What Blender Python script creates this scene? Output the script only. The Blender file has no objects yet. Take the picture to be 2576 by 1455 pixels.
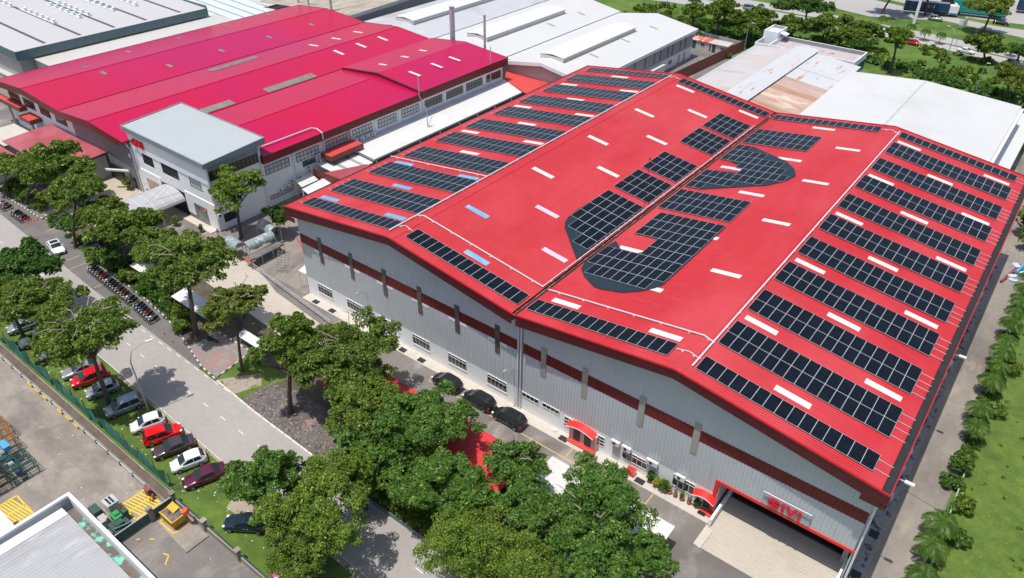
import bpy, math, random
import numpy as np
from mathutils import Vector, Matrix
SC = bpy.context.scene
COL = SC.collection
PI = math.pi
rad = math.radians

# ---------------------------------------------------------------- camera
cam_d = bpy.data.cameras.new("camera")
cam = bpy.data.objects.new("camera", cam_d)
COL.objects.link(cam)
SC.camera = cam
yaw, pit, rol = rad(-37.32878), rad(-34.88931), rad(0.745516)
_f = Vector((math.sin(yaw) * math.cos(pit), math.cos(yaw) * math.cos(pit), math.sin(pit)))
_r = Vector((math.cos(yaw), -math.sin(yaw), 0))
_u = _r.cross(_f)
_r2 = _r * math.cos(rol) + _u * math.sin(rol)
_u2 = -_r * math.sin(rol) + _u * math.cos(rol)
_m = Matrix((_r2, _u2, -_f)).transposed().to_4x4()
_m.translation = Vector((39.342, -51.910, 63.706))
cam.matrix_world = _m
cam_d.sensor_width = 36
cam_d.lens = 36 * 1879.56 / 2576
cam_d.clip_start = 0.5
cam_d.clip_end = 3000
# ---------------------------------------------------------------- sky and sun
SUNX, SUNY = -0.09, -0.23
sun_vec = Vector((SUNX, SUNY, 1)).normalized()
elev = math.asin(sun_vec.z)
world = bpy.data.worlds.new("World")
SC.world = world
world.use_nodes = True
wn = world.node_tree
for n in list(wn.nodes): wn.nodes.remove(n)
wo = wn.nodes.new("ShaderNodeOutputWorld")
wb = wn.nodes.new("ShaderNodeBackground")
ws = wn.nodes.new("ShaderNodeTexSky")
ws.sky_type = 'NISHITA'
ws.sun_disc = False
ws.sun_elevation = elev
ws.sun_rotation = math.atan2(sun_vec.x, sun_vec.y)
ws.air_density = 1.0
ws.dust_density = 2.0
wb.inputs[1].default_value = 0.135
wn.links.new(ws.outputs[0], wb.inputs[0])
wn.links.new(wb.outputs[0], wo.inputs[0])
sd = bpy.data.lights.new("sun", 'SUN')
sd.energy = 3.9
sd.angle = rad(0.5)
sd.color = (1.0, 0.95, 0.885)
sun = bpy.data.objects.new("sun", sd)
sun.rotation_euler = (-sun_vec).to_track_quat('-Z', 'Y').to_euler()
sun.location = (0, 0, 120)
COL.objects.link(sun)
SC.view_settings.view_transform = 'Standard'
SC.view_settings.look = 'None'
SC.view_settings.exposure = 0.0
SC.view_settings.gamma = 1
SC.render.resolution_x = 1024
SC.render.resolution_y = 578
SC.render.engine = 'CYCLES'
try:
    SC.cycles.max_bounces = 6
    SC.cycles.diffuse_bounces = 3
    SC.cycles.transparent_max_bounces = 6
except Exception:
    pass

# ---------------------------------------------------------------- materials
def NT(name):
    m = bpy.data.materials.new(name); m.use_nodes = True
    nt = m.node_tree
    return m, nt, nt.nodes["Principled BSDF"]

def c4(c): return (c[0], c[1], c[2], 1.0)

def pos_node(nt, obj=False):
    if obj:
        t = nt.nodes.new("ShaderNodeTexCoord"); return t.outputs["Object"]
    g = nt.nodes.new("ShaderNodeNewGeometry"); return g.outputs["Position"]

def noise(nt, p, scale, detail=4, rough=.6, stretch=None):
    if stretch:
        mp = nt.nodes.new("ShaderNodeMapping"); mp.inputs["Scale"].default_value = stretch
        nt.links.new(p, mp.inputs[0]); p = mp.outputs[0]
    n = nt.nodes.new("ShaderNodeTexNoise")
    n.inputs["Scale"].default_value = scale; n.inputs["Detail"].default_value = detail
    n.inputs["Roughness"].default_value = rough
    nt.links.new(p, n.inputs["Vector"])
    return n.outputs["Fac"]

def ramp(nt, fac, a, b, ca, cb):
    r = nt.nodes.new("ShaderNodeValToRGB")
    r.color_ramp.elements[0].position = a; r.color_ramp.elements[1].position = b
    r.color_ramp.elements[0].color = c4(ca) if len(ca) == 3 else ca
    r.color_ramp.elements[1].color = c4(cb) if len(cb) == 3 else cb
    nt.links.new(fac, r.inputs[0])
    return r.outputs[0]

def mix(nt, fac, a, b, mode='MIX'):
    x = nt.nodes.new("ShaderNodeMix"); x.data_type = 'RGBA'; x.blend_type = mode
    if isinstance(fac, float): x.inputs[0].default_value = fac
    else: nt.links.new(fac, x.inputs[0])
    for s, i in ((a, 6), (b, 7)):
        if isinstance(s, tuple): x.inputs[i].default_value = c4(s)
        else: nt.links.new(s, x.inputs[i])
    return x.outputs[2]

def M(name, col, rough=.6, var=.12, scale=.7, stains=None, wave=None, spec=.5, metal=0, obj=False, fine=0.0, stretch=None):
    """col with two scales of tone variation; stains = list of (colour, noise scale, lo, hi, stretch);
    wave = (axis, pitch in m, strength) for pressed ribs"""
    m, nt, b = NT(name)
    p = pos_node(nt, obj)
    lo = tuple(max(0, v * (1 - var)) for v in col); hi = tuple(min(1, v * (1 + var)) for v in col)
    c = ramp(nt, noise(nt, p, scale, 5, .65, stretch), .32, .68, lo, hi)
    if fine:
        f = ramp(nt, noise(nt, p, scale * 12, 3, .7), .3, .7, (1 - fine,) * 3, (1 + fine,) * 3)
        c = mix(nt, 1.0, c, f, 'MULTIPLY')
    for s in stains or []:
        k = ramp(nt, noise(nt, p, s[1], 5, .62, s[4] if len(s) > 4 else None), s[2], s[3], (0, 0, 0), (1, 1, 1))
        c = mix(nt, k, c, s[0])
    nt.links.new(c, b.inputs["Base Color"])
    b.inputs["Roughness"].default_value = rough
    b.inputs["Metallic"].default_value = metal
    b.inputs["Specular IOR Level"].default_value = spec
    if wave:
        w = nt.nodes.new("ShaderNodeTexWave"); w.wave_type = 'BANDS'
        w.bands_direction = wave[0]; w.inputs["Scale"].default_value = PI / 10.0 / wave[1] 
        w.inputs["Distortion"].default_value = 0; 
        nt.links.new(p, w.inputs["Vector"])
        bp = nt.nodes.new("ShaderNodeBump"); bp.inputs["Strength"].default_value = wave[2]
        bp.inputs["Distance"].default_value = .04
        nt.links.new(w.outputs["Fac"], bp.inputs["Height"])
        nt.links.new(bp.outputs[0], b.inputs["Normal"])
    return m

def flat(name, col, rough=.5, metal=0, spec=.5, alpha=1):
    m, nt, b = NT(name)
    p = pos_node(nt, True)
    c = ramp(nt, noise(nt, p, 3, 3), .3, .7, tuple(v * .93 for v in col), tuple(min(1, v * 1.05) for v in col))
    nt.links.new(c, b.inputs["Base Color"])
    b.inputs["Roughness"].default_value = rough; b.inputs["Metallic"].default_value = metal
    b.inputs["Specular IOR Level"].default_value = spec
    return m

mt = {}
mt['roof_red'] = M('roof_red', (.50, .024, .032), .45, .035, .06, wave=('Y', .33, 1.0), fine=.07,
                   stains=[((.56, .056, .066), .045, .42, .70, (2.5, 1, 1)), ((.44, .020, .026), .9, .60, .80, (.06, 2.2, 1)), ((.60, .07, .08), 1.3, .62, .80, (.05, 2.0, 1))], spec=.35)
mt['roof_trim'] = M('roof_trim', (.45, .016, .022), .4, .06, .3)
mt['roof_crimson'] = M('roof_crimson', (.45, .0015, .080), .24, .04, .05, wave=('Y', .36, .35),
                       stains=[((.50, .002, .044), .022, .42, .62), ((.39, .005, .05), .9, .62, .8, (.07, 2, 1))], spec=.26)
mt['fascia'] = M('fascia', (.095, .014, .020), .45, .12, .6)
mt['maroon'] = M('maroon', (.16, .012, .014), .45, .14, .5, stains=[((.12, .012, .014), .6, .6, .75, (1, 1, .2))])
mt['clad'] = M('clad', (.53, .56, .575), .42, .04, .3, stains=[((.42, .42, .43), .9, .62, .78, (1.4, 1, .12))])
mt['white_wall'] = M('white_wall', (.86, .87, .875), .6, .03, .4, stains=[((.64, .63, .60), .8, .66, .82, (1.5, 1.5, .2))])
mt['white_paint'] = M('white_paint', (.84, .84, .84), .5, .03, .5)
mt['white_roof'] = M('white_roof', (.60, .60, .585), .45, .03, .05, wave=('X', .35, .25),
                     stains=[((.66, .62, .56), .05, .6, .8, (1, .35, 1))])
mt['old_roof'] = M('old_roof', (.54, .53, .50), .55, .05, .05, wave=('Y', .3, .3),
                   stains=[((.55, .49, .42), .07, .5, .72, (1, .25, 1)), ((.40, .36, .33), .5, .67, .8, (.25, 1, 1))])
mt['rust_roof'] = M('rust_roof', (.50, .475, .47), .6, .06, .08, wave=('Y', .3, .35),
                    stains=[((.54, .44, .38), .13, .5, .72, (.3, 1, 1)), ((.40, .24, .15), .35, .58, .74, (.14, 1.2, 1)), ((.50, .30, .20), 1.6, .62, .76, (.4, 2, 1))])
mt['rust_clean'] = M('rust_clean', (.55, .56, .57), .5, .04, .1, stains=[((.50, .25, .10), .5, .6, .68, (1.6, .3, 1))])
mt['rust_heavy'] = M('rust_heavy', (.46, .34, .28), .7, .12, .1, wave=('Y', .3, .35),
                     stains=[((.40, .17, .08), .3, .48, .66, (.16, 1.2, 1)), ((.66, .55, .42), .25, .55, .7, (.4, 1, 1))])
mt['brown_roof'] = M('brown_roof', (.42, .36, .29), .7, .2, .2, wave=('X', .5, .5),
                     stains=[((.24, .20, .16), .5, .5, .65, (2, .15, 1)), ((.55, .50, .42), .3, .55, .7, (1.5, .2, 1))])
mt['grey_roof'] = M('grey_roof', (.52, .505, .505), .5, .03, .05, wave=('Y', .4, .3), stains=[((.56, .53, .53), .1, .58, .75, (.3, 1, 1))])
mt['pale_roof'] = M('pale_roof', (.60, .66, .68), .5, .03, .08, wave=('X', .4, .3), stains=[((.50, .53, .55), .3, .6, .75, (1, .3, 1))])
mt['tower_roof'] = M('tower_roof', (.42, .455, .46), .45, .03, .2, wave=('X', .45, .6), stains=[((.34, .37, .375), .3, .62, .75, (1, .25, 1))])
mt['teal_trim'] = M('teal_trim', (.10, .17, .18), .5, .1, .4)
mt['grey_trim'] = M('grey_trim', (.24, .27, .29), .5, .08, .5)
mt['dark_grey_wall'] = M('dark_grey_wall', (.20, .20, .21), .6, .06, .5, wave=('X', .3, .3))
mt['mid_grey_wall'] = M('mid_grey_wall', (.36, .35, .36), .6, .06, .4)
mt['cream_wall'] = M('cream_wall', (.58, .57, .52), .65, .07, .3, stains=[((.40, .38, .33), .5, .62, .78, (1.5, 1.5, .2))])
mt['pale_grey_wall'] = M('pale_grey_wall', (.42, .42, .40), .65, .07, .3)
mt['gutter'] = M('gutter', (.022, .020, .020), .6, .2, .5)
mt['rusty_gutter'] = M('rusty_gutter', (.18, .09, .05), .7, .4, .5, stains=[((.45, .28, .14), 1.2, .5, .62)])
mt['brown_metal'] = M('brown_metal', (.22, .06, .045), .55, .1, .4, wave=('Y', .3, .4))
mt['annex_roof'] = M('annex_roof', (.36, .07, .085), .5, .06, .1, wave=('X', .3, .4), stains=[((.46, .13, .15), .1, .5, .7)])
mt['low_red_roof'] = M('low_red_roof', (.62, .07, .06), .5, .06, .2, wave=('X', .35, .7), stains=[((.50, .045, .045), .3, .6, .75)])
mt['carport_red'] = M('carport_red', (.66, .04, .05), .45, .06, .4, wave=('X', .4, .9))
mt['awning_red'] = M('awning_red', (.80, .025, .02), .45, .05, .6)
mt['canopy_white'] = M('canopy_white', (.66, .66, .645), .5, .02, .2, wave=('X', .4, .35), stains=[((.56, .54, .50), .15, .60, .8)])
mt['poly_sheet'] = M('poly_sheet', (.46, .46, .48), .35, .04, .6)
mt['skylight'] = M('skylight', (.66, .66, .60), .4, .04, .8, wave=('Y', .2, .3))
mt['sky_blue'] = M('sky_blue', (.14, .40, .62), .35, .08, 1.5, wave=('Y', .2, .8), stains=[((.50, .72, .82), 1.5, .55, .68, (.3, 3, 1))])
mt['sky_lilac'] = M('sky_lilac', (.66, .50, .62), .4, .1, 1.5, wave=('Y', .2, .8))
mt['sky_aged'] = M('sky_aged', (.20, .225, .19), .5, .18, .8, wave=('Y', .3, .6), stains=[((.10, .12, .10), 1.2, .5, .6, (.2, 4, 1))])
mt['strip_dark'] = M('strip_dark', (.085, .08, .072), .4, .25, .5, stains=[((.15, .14, .115), .9, .5, .7, (1, 1, .4))])
mt['strip_light'] = M('strip_light', (.36, .35, .29), .4, .1, .5, stains=[((.26, .255, .215), .8, .5, .7, (1, 1, .4))])
mt['glass'] = flat('glass', (.030, .038, .040), .08, spec=.8)
mt['frosted'] = flat('frosted', (.52, .55, .56), .25)
mt['glass_green'] = flat('glass_green', (.03, .13, .11), .1)
mt['car_glass'] = flat('car_glass', (.02, .035, .04), .08, spec=.35)
mt['frame_dark'] = flat('frame_dark', (.05, .05, .055), .5)
mt['frame_white'] = flat('frame_white', (.75, .75, .74), .5)
mt['black'] = flat('black', (.015, .015, .016), .5)
mt['rubber'] = flat('rubber', (.02, .02, .02), .8)
mt['steel'] = flat('steel', (.42, .43, .44), .35, metal=.7)
mt['galv'] = M('galv', (.46, .49, .50), .5, .15, 1.2)
mt['pole_grey'] = M('pole_grey', (.34, .36, .37), .5, .08, 1)
mt['white_pipe'] = flat('white_pipe', (.60, .60, .60), .4)
mt['red_sign'] = flat('red_sign', (.72, .012, .03), .35)
mt['sign_board'] = M('sign_board', (.42, .44, .46), .4, .05, 1)
mt['asphalt'] = M('asphalt', (.20, .182, .168), .85, .13, .22, fine=.10, stains=[((.145, .13, .12), .11, .48, .62), ((.33, .30, .275), .16, .54, .68, (1, .5, 1)), ((.10, .095, .09), .9, .70, .76)])
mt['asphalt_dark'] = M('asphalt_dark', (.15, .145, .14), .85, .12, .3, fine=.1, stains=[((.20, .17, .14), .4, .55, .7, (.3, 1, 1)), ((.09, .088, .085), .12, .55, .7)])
mt['road'] = M('road', (.355, .33, .305), .85, .05, .12, fine=.06, stains=[((.285, .26, .235), .07, .52, .75, (.25, 1.5, 1)), ((.40, .355, .31), .5, .66, .8)])
mt['highway'] = M('highway', (.38, .365, .355), .85, .04, .1, stains=[((.38, .36, .35), .05, .5, .7, (.1, 2, 1))])
mt['concrete'] = M('concrete', (.30, .265, .225), .85, .16, .25, fine=.12, stains=[((.19, .168, .15), .15, .44, .62, (1, 1.6, 1)), ((.20, .195, .185), .8, .62, .72, (1, .35, 1)), ((.40, .35, .29), .4, .6, .75)])
mt['cream_conc'] = M('cream_conc', (.47, .405, .32), .8, .06, .3, fine=.08, stains=[((.44, .38, .31), .5, .58, .75)])
mt['apron'] = M('apron', (.54, .50, .44), .8, .05, .5, fine=.08, stains=[((.44, .41, .36), .55, .56, .72), ((.28, .25, .21), 2.5, .66, .74)])
mt['apron_dirty'] = M('apron_dirty', (.26, .26, .25), .85, .1, .4, fine=.12, stains=[((.06, .06, .06), 1.3, .54, .62, (1, .7, 1)), ((.36, .35, .32), .5, .6, .75)])
mt['ramp'] = M('ramp', (.49, .44, .37), .85, .05, .3, fine=.06, wave=('Y', .38, .45), stains=[((.44, .39, .32), .25, .56, .72, (1, .5, 1)), ((.36, .33, .28), 3.0, .6, .7, (.12, 2, 1))])
mt['drive'] = M('drive', (.27, .235, .20), .85, .10, .12, fine=.08, stains=[((.17, .15, .13), .1, .48, .62, (1, .35, 1)), ((.38, .325, .26), .16, .56, .70, (1, .4, 1)), ((.12, .11, .10), .9, .68, .74)])
mt['brick'] = M('brick', (.34, .20, .165), .85, .14, .7, fine=.15, stains=[((.24, .22, .21), .35, .40, .56), ((.30, .29, .28), 2.2, .54, .62, (.25, 1.5, 1)), ((.40, .36, .31), .3, .62, .75)])
mt['kerb_white'] = M('kerb_white', (.66, .63, .57), .8, .1, 2, stains=[((.40, .37, .32), 2.5, .6, .7)])
mt['kerb_dark'] = M('kerb_dark', (.10, .095, .085), .8, .2, 2)
mt['line_white'] = M('line_white', (.72, .70, .67), .7, .06, 2)
mt['line_yellow'] = M('line_yellow', (.66, .46, .16), .7, .08, 2, stains=[((.40, .32, .2), 2.5, .58, .66)])
mt['hatch_yellow'] = M('hatch_yellow', (.80, .52, .02), .6, .06, 2)
mt['dirt'] = M('dirt', (.34, .25, .17), .95, .15, .4, fine=.15, stains=[((.20, .15, .10), .5, .5, .7)])
mt['soil_dark'] = M('soil_dark', (.10, .085, .06), .95, .3, .8, fine=.2)
mt['grass'] = M('grass', (.095, .155, .022), .95, .25, .5, fine=.22, stains=[((.20, .19, .045), .55, .60, .78), ((.05, .10, .014), .22, .5, .7)])
mt['grass_far'] = M('grass_far', (.075, .150, .018), .95, .25, .12, fine=.25, stains=[((.13, .18, .03), .06, .5, .68), ((.035, .085, .010), .2, .56, .7)])
mt['grass_dry'] = M('grass_dry', (.21, .20, .03), .95, .2, .5, fine=.2, stains=[((.12, .15, .02), .7, .5, .65)])
mt['bark'] = M('bark', (.10, .075, .055), .9, .3, 3, fine=.2)
mt['bark_pale'] = M('bark_pale', (.36, .31, .24), .9, .2, 3)
mt['net_green'] = M('net_green', (.03, .20, .15), .7, .25, .8, stains=[((.20, .26, .20), 1.3, .55, .7)])
mt['orange'] = flat('orange', (.80, .12, .03), .5)
mt['rust_box'] = M('rust_box', (.25, .07, .05), .7, .15, 2)
mt['skip_yellow'] = M('skip_yellow', (.62, .38, .03), .6, .12, 2, stains=[((.30, .17, .05), 2.5, .6, .72)])
mt['gen_green'] = flat('gen_green', (.04, .28, .08), .5)
mt['gen_dark'] = flat('gen_dark', (.035, .09, .08), .5)
mt['terracotta'] = M('terracotta', (.34, .13, .07), .8, .15, 4)
mt['barrel'] = M('barrel', (.26, .33, .34), .35, .1, .8, stains=[((.60, .62, .62), 2.2, .52, .62)])
mt['blue_wrap'] = flat('blue_wrap', (.08, .35, .55), .5)
mt['truck_blue'] = flat('truck_blue', (.012, .055, .11), .45)
mt['truck_teal'] = flat('truck_teal', (.01, .33, .28), .45)

def paint(name, col, metal=0.0, rough=.22):
    m, nt, b = NT(name)
    p = pos_node(nt, True)
    c = ramp(nt, noise(nt, p, 1.2, 3), .3, .7, tuple(v * .94 for v in col), tuple(min(1, v * 1.04) for v in col))
    nt.links.new(c, b.inputs["Base Color"])
    b.inputs["Roughness"].default_value = rough; b.inputs["Metallic"].default_value = metal
    b.inputs["Coat Weight"].default_value = .6; b.inputs["Coat Roughness"].default_value = .08
    return m
CP = {k: paint('paint_' + k, *v) for k, v in {
    'white': ((.80, .80, .80),), 'silver': ((.44, .46, .47), .5, .3), 'red': ((.60, .012, .02),), 'bright_red': ((.78, .008, .012),),
    'grey': ((.30, .34, .36), .4, .3), 'plum': ((.10, .07, .08), .4, .3), 'maroon': ((.13, .018, .045), .3, .25), 'black': ((.012, .012, .014),),
    'navy': ((.012, .03, .05), .3, .25), 'pink': ((.55, .12, .24), .2, .3), 'green': ((.05, .10, .08), .2, .3), 'wine': ((.22, .01, .05), .1, .3), 'beige': ((.55, .50, .40), .2, .3)}.items()}

def leaf_mat(name, dark, light, yellow=None):
    m, nt, b = NT(name)
    a = nt.nodes.new("ShaderNodeAttribute"); a.attribute_name = "tint"
    c = ramp(nt, a.outputs["Fac"], 0, 1, dark, light)
    r = c.node
    if yellow:
        e = r.color_ramp.elements.new(.93); e.color = c4(light)
        r.color_ramp.elements[-1].color = c4(yellow)
    nt.links.new(c, b.inputs["Base Color"])
    b.inputs["Roughness"].default_value = .45
    b.inputs["Specular IOR Level"].default_value = .35
    tr = nt.nodes.new("ShaderNodeBsdfTranslucent")
    nt.links.new(c, tr.inputs[0])
    mx = nt.nodes.new("ShaderNodeMixShader"); mx.inputs[0].default_value = .38
    out = nt.nodes["Material Output"]
    nt.links.new(b.outputs[0], mx.inputs[1]); nt.links.new(tr.outputs[0], mx.inputs[2])
    nt.links.new(mx.outputs[0], out.inputs[0])
    return m
LF = {'broad': leaf_mat('leaf_broad', (0.062, 0.122, 0.017), (0.225, 0.320, 0.042), (0.422, 0.528, 0.0792)),
      'mango': leaf_mat('leaf_mango', (0.050, 0.130, 0.020), (0.170, 0.315, 0.048), (0.343, 0.528, 0.119)),
      'light': leaf_mat('leaf_light', (0.088, 0.165, 0.020), (0.255, 0.365, 0.045), (0.43, 0.56, 0.10)),
      'dark': leaf_mat('leaf_dark', (0.0396, 0.106, 0.0185), (0.119, 0.238, 0.0317), (0.198, 0.343, 0.0528)),
      'olive': leaf_mat('leaf_olive', (0.106, 0.152, 0.0238), (0.251, 0.317, 0.0502), (0.436, 0.356, 0.0792)),
      'palm': leaf_mat('leaf_palm', (0.04, 0.110, 0.014), (0.150, 0.27, 0.034), (0.32, 0.38, 0.06)),
      'yellow': leaf_mat('leaf_yellow', (.20, .24, .03), (.50, .50, .06), (.62, .55, .10)),
      'pale': leaf_mat('leaf_pale', (.20, .19, .15), (.40, .38, .31), (.5, .48, .4))}

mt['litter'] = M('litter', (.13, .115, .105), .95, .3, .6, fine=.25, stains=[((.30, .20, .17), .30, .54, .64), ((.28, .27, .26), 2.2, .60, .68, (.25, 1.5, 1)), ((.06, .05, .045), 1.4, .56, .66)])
mt['drain_floor'] = M('drain_floor', (.13, .10, .08), .9, .25, .5, fine=.2)
mt['worn_earth'] = M('worn_earth', (.36, .30, .24), .95, .15, .8, fine=.2, stains=[((.12, .15, .04), .8, .52, .62)])
mt['white_bits'] = M('white_bits', (.62, .60, .56), .8, .1, 2)
# ---------------------------------------------------------------- object helpers
def tag(o, label=None, cat=None, group=None, kind=None):
    if label: o['label'] = label
    if cat: o['category'] = cat
    if group: o['group'] = group
    if kind: o['kind'] = kind
    return o

def thing(name, label, cat, loc=(0, 0, 0), rz=0, group=None):
    o = bpy.data.objects.new(name, None); COL.objects.link(o)
    o.location = loc; o.rotation_euler = (0, 0, rz); o.empty_display_size = .3
    return tag(o, label, cat, group)

def copy_tree(o, parent=None):
    c = o.copy(); COL.objects.link(c)
    if parent is not None: c.parent = parent
    for ch in list(o.children): copy_tree(ch, c)
    return c

class MB:
    def __init__(s): s.v = []; s.f = []; s.m = []
    def face(s, pts, m=0):
        i = len(s.v); s.v += [tuple(p) for p in pts]; s.f.append(tuple(range(i, i + len(pts)))); s.m.append(m)
    def hexa(s, p, m=0):            # p: 4 bottom + 4 top
        i = len(s.v); s.v += [tuple(q) for q in p]
        for q in ((3, 2, 1, 0), (4, 5, 6, 7), (0, 1, 5, 4), (1, 2, 6, 5), (2, 3, 7, 6), (3, 0, 4, 7)):
            s.f.append(tuple(i + k for k in q)); s.m.append(m)
    def box(s, x0, y0, z0, x1, y1, z1, m=0):
        s.hexa([(x0, y0, z0), (x1, y0, z0), (x1, y1, z0), (x0, y1, z0), (x0, y0, z1), (x1, y0, z1), (x1, y1, z1), (x0, y1, z1)], m)
    def obox(s, cx, cy, z0, lx, ly, h, a, m=0):
        c, n = math.cos(a), math.sin(a)
        q = [(cx + x * c - y * n, cy + x * n + y * c) for x, y in ((-lx / 2, -ly / 2), (lx / 2, -ly / 2), (lx / 2, ly / 2), (-lx / 2, ly / 2))]
        s.hexa([(x, y, z0) for x, y in q] + [(x, y, z0 + h) for x, y in q], m)
    def prism(s, poly, z0, z1, m=0, mt_=None):
        n = len(poly); i = len(s.v)
        s.v += [(x, y, z0) for x, y in poly] + [(x, y, z1) for x, y in poly]
        s.f.append(tuple(i + k for k in reversed(range(n)))); s.m.append(m)
        s.f.append(tuple(i + n + k for k in range(n))); s.m.append(m if mt_ is None else mt_)
        for k in range(n):
            l = (k + 1) % n
            s.f.append((i + k, i + l, i + n + l, i + n + k)); s.m.append(m)
    def slab(s, q, t, m=0):         # sloped quad/poly with thickness t downwards
        n = len(q); i = len(s.v)
        s.v += [tuple(p) for p in q] + [(p[0], p[1], p[2] - t) for p in q]
        s.f.append(tuple(i + k for k in range(n))); s.m.append(m)
        s.f.append(tuple(i + n + k for k in reversed(range(n)))); s.m.append(m)
        for k in range(n):
            l = (k + 1) % n
            s.f.append((i + l, i + k, i + n + k, i + n + l)); s.m.append(m)
    def bar(s, a, b, w, h=None, m=0):
        a = Vector(a); b = Vector(b); h = h or w
        d = (b - a).normalized()
        up = Vector((0, 0, 1)) if abs(d.z) < .95 else Vector((0, 1, 0))
        r = d.cross(up).normalized() * w / 2; u = r.cross(d).normalized() * h / 2
        s.hexa([a - r - u, a + r - u, b + r - u, b - r - u, a - r + u, a + r + u, b + r + u, b - r + u], m)
    def tube(s, pts, r, n=7, m=0, cap=True):
        pts = [Vector(p) for p in pts]; R_ = r if isinstance(r, (list, tuple)) else [r] * len(pts)
        base = len(s.v)
        for k, p in enumerate(pts):
            d = (pts[min(k + 1, len(pts) - 1)] - pts[max(k - 1, 0)]).normalized()
            up = Vector((0, 0, 1)) if abs(d.z) < .9 else Vector((1, 0, 0))
            a = d.cross(up).normalized(); b = a.cross(d).normalized()
            for j in range(n):
                t = 2 * PI * j / n
                s.v.append(tuple(p + (a * math.cos(t) + b * math.sin(t)) * R_[k]))
        for k in range(len(pts) - 1):
            for j in range(n):
                l = (j + 1) % n
                s.f.append((base + k * n + j, base + k * n + l, base + (k + 1) * n + l, base + (k + 1) * n + j)); s.m.append(m)
        if cap:
            s.f.append(tuple(base + j for j in reversed(range(n)))); s.m.append(m)
            s.f.append(tuple(base + (len(pts) - 1) * n + j for j in range(n))); s.m.append(m)
    def build(s, name, mats, parent=None, origin=None, smooth=False, local=False):
        if not isinstance(mats, (list, tuple)): mats = [mats]
        o = Vector((0, 0, 0))
        if parent is not None and not local:
            p = parent
            while p is not None: o = o + Vector(p.location); p = p.parent
        elif origin is not None: o = Vector(origin)
        me = bpy.data.meshes.new(name)
        me.from_pydata([(x - o.x, y - o.y, z - o.z) for x, y, z in s.v], [], s.f)
        for m_ in mats: me.materials.append(m_)
        me.polygons.foreach_set("material_index", s.m)
        if smooth: me.polygons.foreach_set("use_smooth", [True] * len(s.f))
        me.update()
        ob = bpy.data.objects.new(name, me); COL.objects.link(ob)
        if parent is not None: ob.parent = parent
        elif origin is not None: ob.location = origin
        return ob

def put(mesh_src, name, parent, loc=(0, 0, 0), rot=(0, 0, 0), label=None):
    o = mesh_src.copy(); COL.objects.link(o); o.name = name; o.parent = parent; o.location = loc; o.rotation_euler = rot
    if label: o['label'] = label
    return o

def sheet(name, poly, z, mat):
    b = MB(); b.face([(x, y, z) for x, y in poly]); o = b.build(name, mat)
    return tag(o, kind='structure')

def text_mesh(name, txt, size, extrude, mat, M4, parent, bold=0.0, spacing=1.0, shear=0.0, local=False):
    cu = bpy.data.curves.new(name, 'FONT'); cu.body = txt; cu.size = size; cu.extrude = extrude; cu.offset = bold
    cu.align_x = 'CENTER'; cu.align_y = 'CENTER'; cu.space_character = spacing; cu.shear = shear
    t = bpy.data.objects.new(name, cu); COL.objects.link(t)
    dg = bpy.context.evaluated_depsgraph_get()
    me = bpy.data.meshes.new_from_object(t.evaluated_get(dg))
    bpy.data.objects.remove(t); bpy.data.curves.remove(cu)
    me.materials.clear(); me.materials.append(mat); me.transform(M4)
    o = bpy.data.objects.new(name, me); COL.objects.link(o); o.parent = parent
    if not local:
        p = parent; off = Vector((0, 0, 0))
        while p is not None: off = off + Vector(p.location); p = p.parent
        o.location = -off
    return o

def facing(x, y, z, ax=(1, 0, 0), up=(0, 0, 1)):
    ax = Vector(ax).normalized(); up = Vector(up).normalized(); n = ax.cross(up)
    m = Matrix((ax, up, n)).transposed().to_4x4(); m.translation = Vector((x, y, z)); return m

# ---------------------------------------------------------------- ground and roads (sheets 4 mm or more apart)
sheet('ground', [(-1500, -900), (1500, -900), (1500, 2000), (-1500, 2000)], -.06, mt['grass_far'])
sheet('yard_ground', [(-210, -12.9), (-91.5, -12.9), (-89, -11.9), (-84, -11.9), (-76, -12.6), (26, -9.8), (44.6, -9.8), (44.6, 100), (34.2, 128), (-5, 128), (-37, 153), (-70, 153), (-210, 130)], -.02, mt['asphalt'])
sheet('road', [(-260, -15.0), (-100, -16.2), (-84.9, -16.9), (-64.5, -17.9), (-51, -18.1), (-36.6, -18.5), (-24.3, -19.0), (3, -19.6), (60, -20.2), (60, -26.4), (-20, -26.0), (-43, -25.3), (-84, -24.2), (-128, -23), (-260, -21)], 0.0, mt['road'])
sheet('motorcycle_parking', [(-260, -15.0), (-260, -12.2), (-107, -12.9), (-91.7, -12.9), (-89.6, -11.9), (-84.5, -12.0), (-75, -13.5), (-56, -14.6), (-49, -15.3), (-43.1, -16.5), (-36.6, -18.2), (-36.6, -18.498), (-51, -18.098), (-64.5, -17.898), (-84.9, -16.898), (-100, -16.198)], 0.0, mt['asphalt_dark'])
sheet('verge_grass', [(-260, -31.75), (-260, -21.002), (-128, -23.002), (-84, -24.202), (-43, -25.302), (-20, -26.002), (60, -26.402), (60, -32.3), (-13, -32.3), (-20.6, -31.75)], .01, mt['grass'])
sheet('planting_strip', [(-91.5, -13.0), (-89, -11.95), (-84, -12.05), (-76, -13.4), (-56, -14.5), (-49, -15.2), (-43, -16.4), (-36.6, -18.1), (-26, -18.9), (3, -19.5), (30, -19.8), (30, -9.5), (7, -9.5), (-30, -8.0), (-60, -6), (-76, -8), (-91.5, -9)], .02, mt['soil_dark'])
sheet('brick_paving', [(-41.4, -16.7), (-41, -12.5), (-34.2, -12.3), (-33.2, -18.1), (-36.6, -18.05)], .035, mt['brick'])
sheet('brick_paving', [(-27.5, -18.85), (-27, -14.6), (-22, -13.2), (-15, -13.4), (-11.6, -15.5), (-10.8, -19.1)], .035, mt['litter'])
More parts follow.
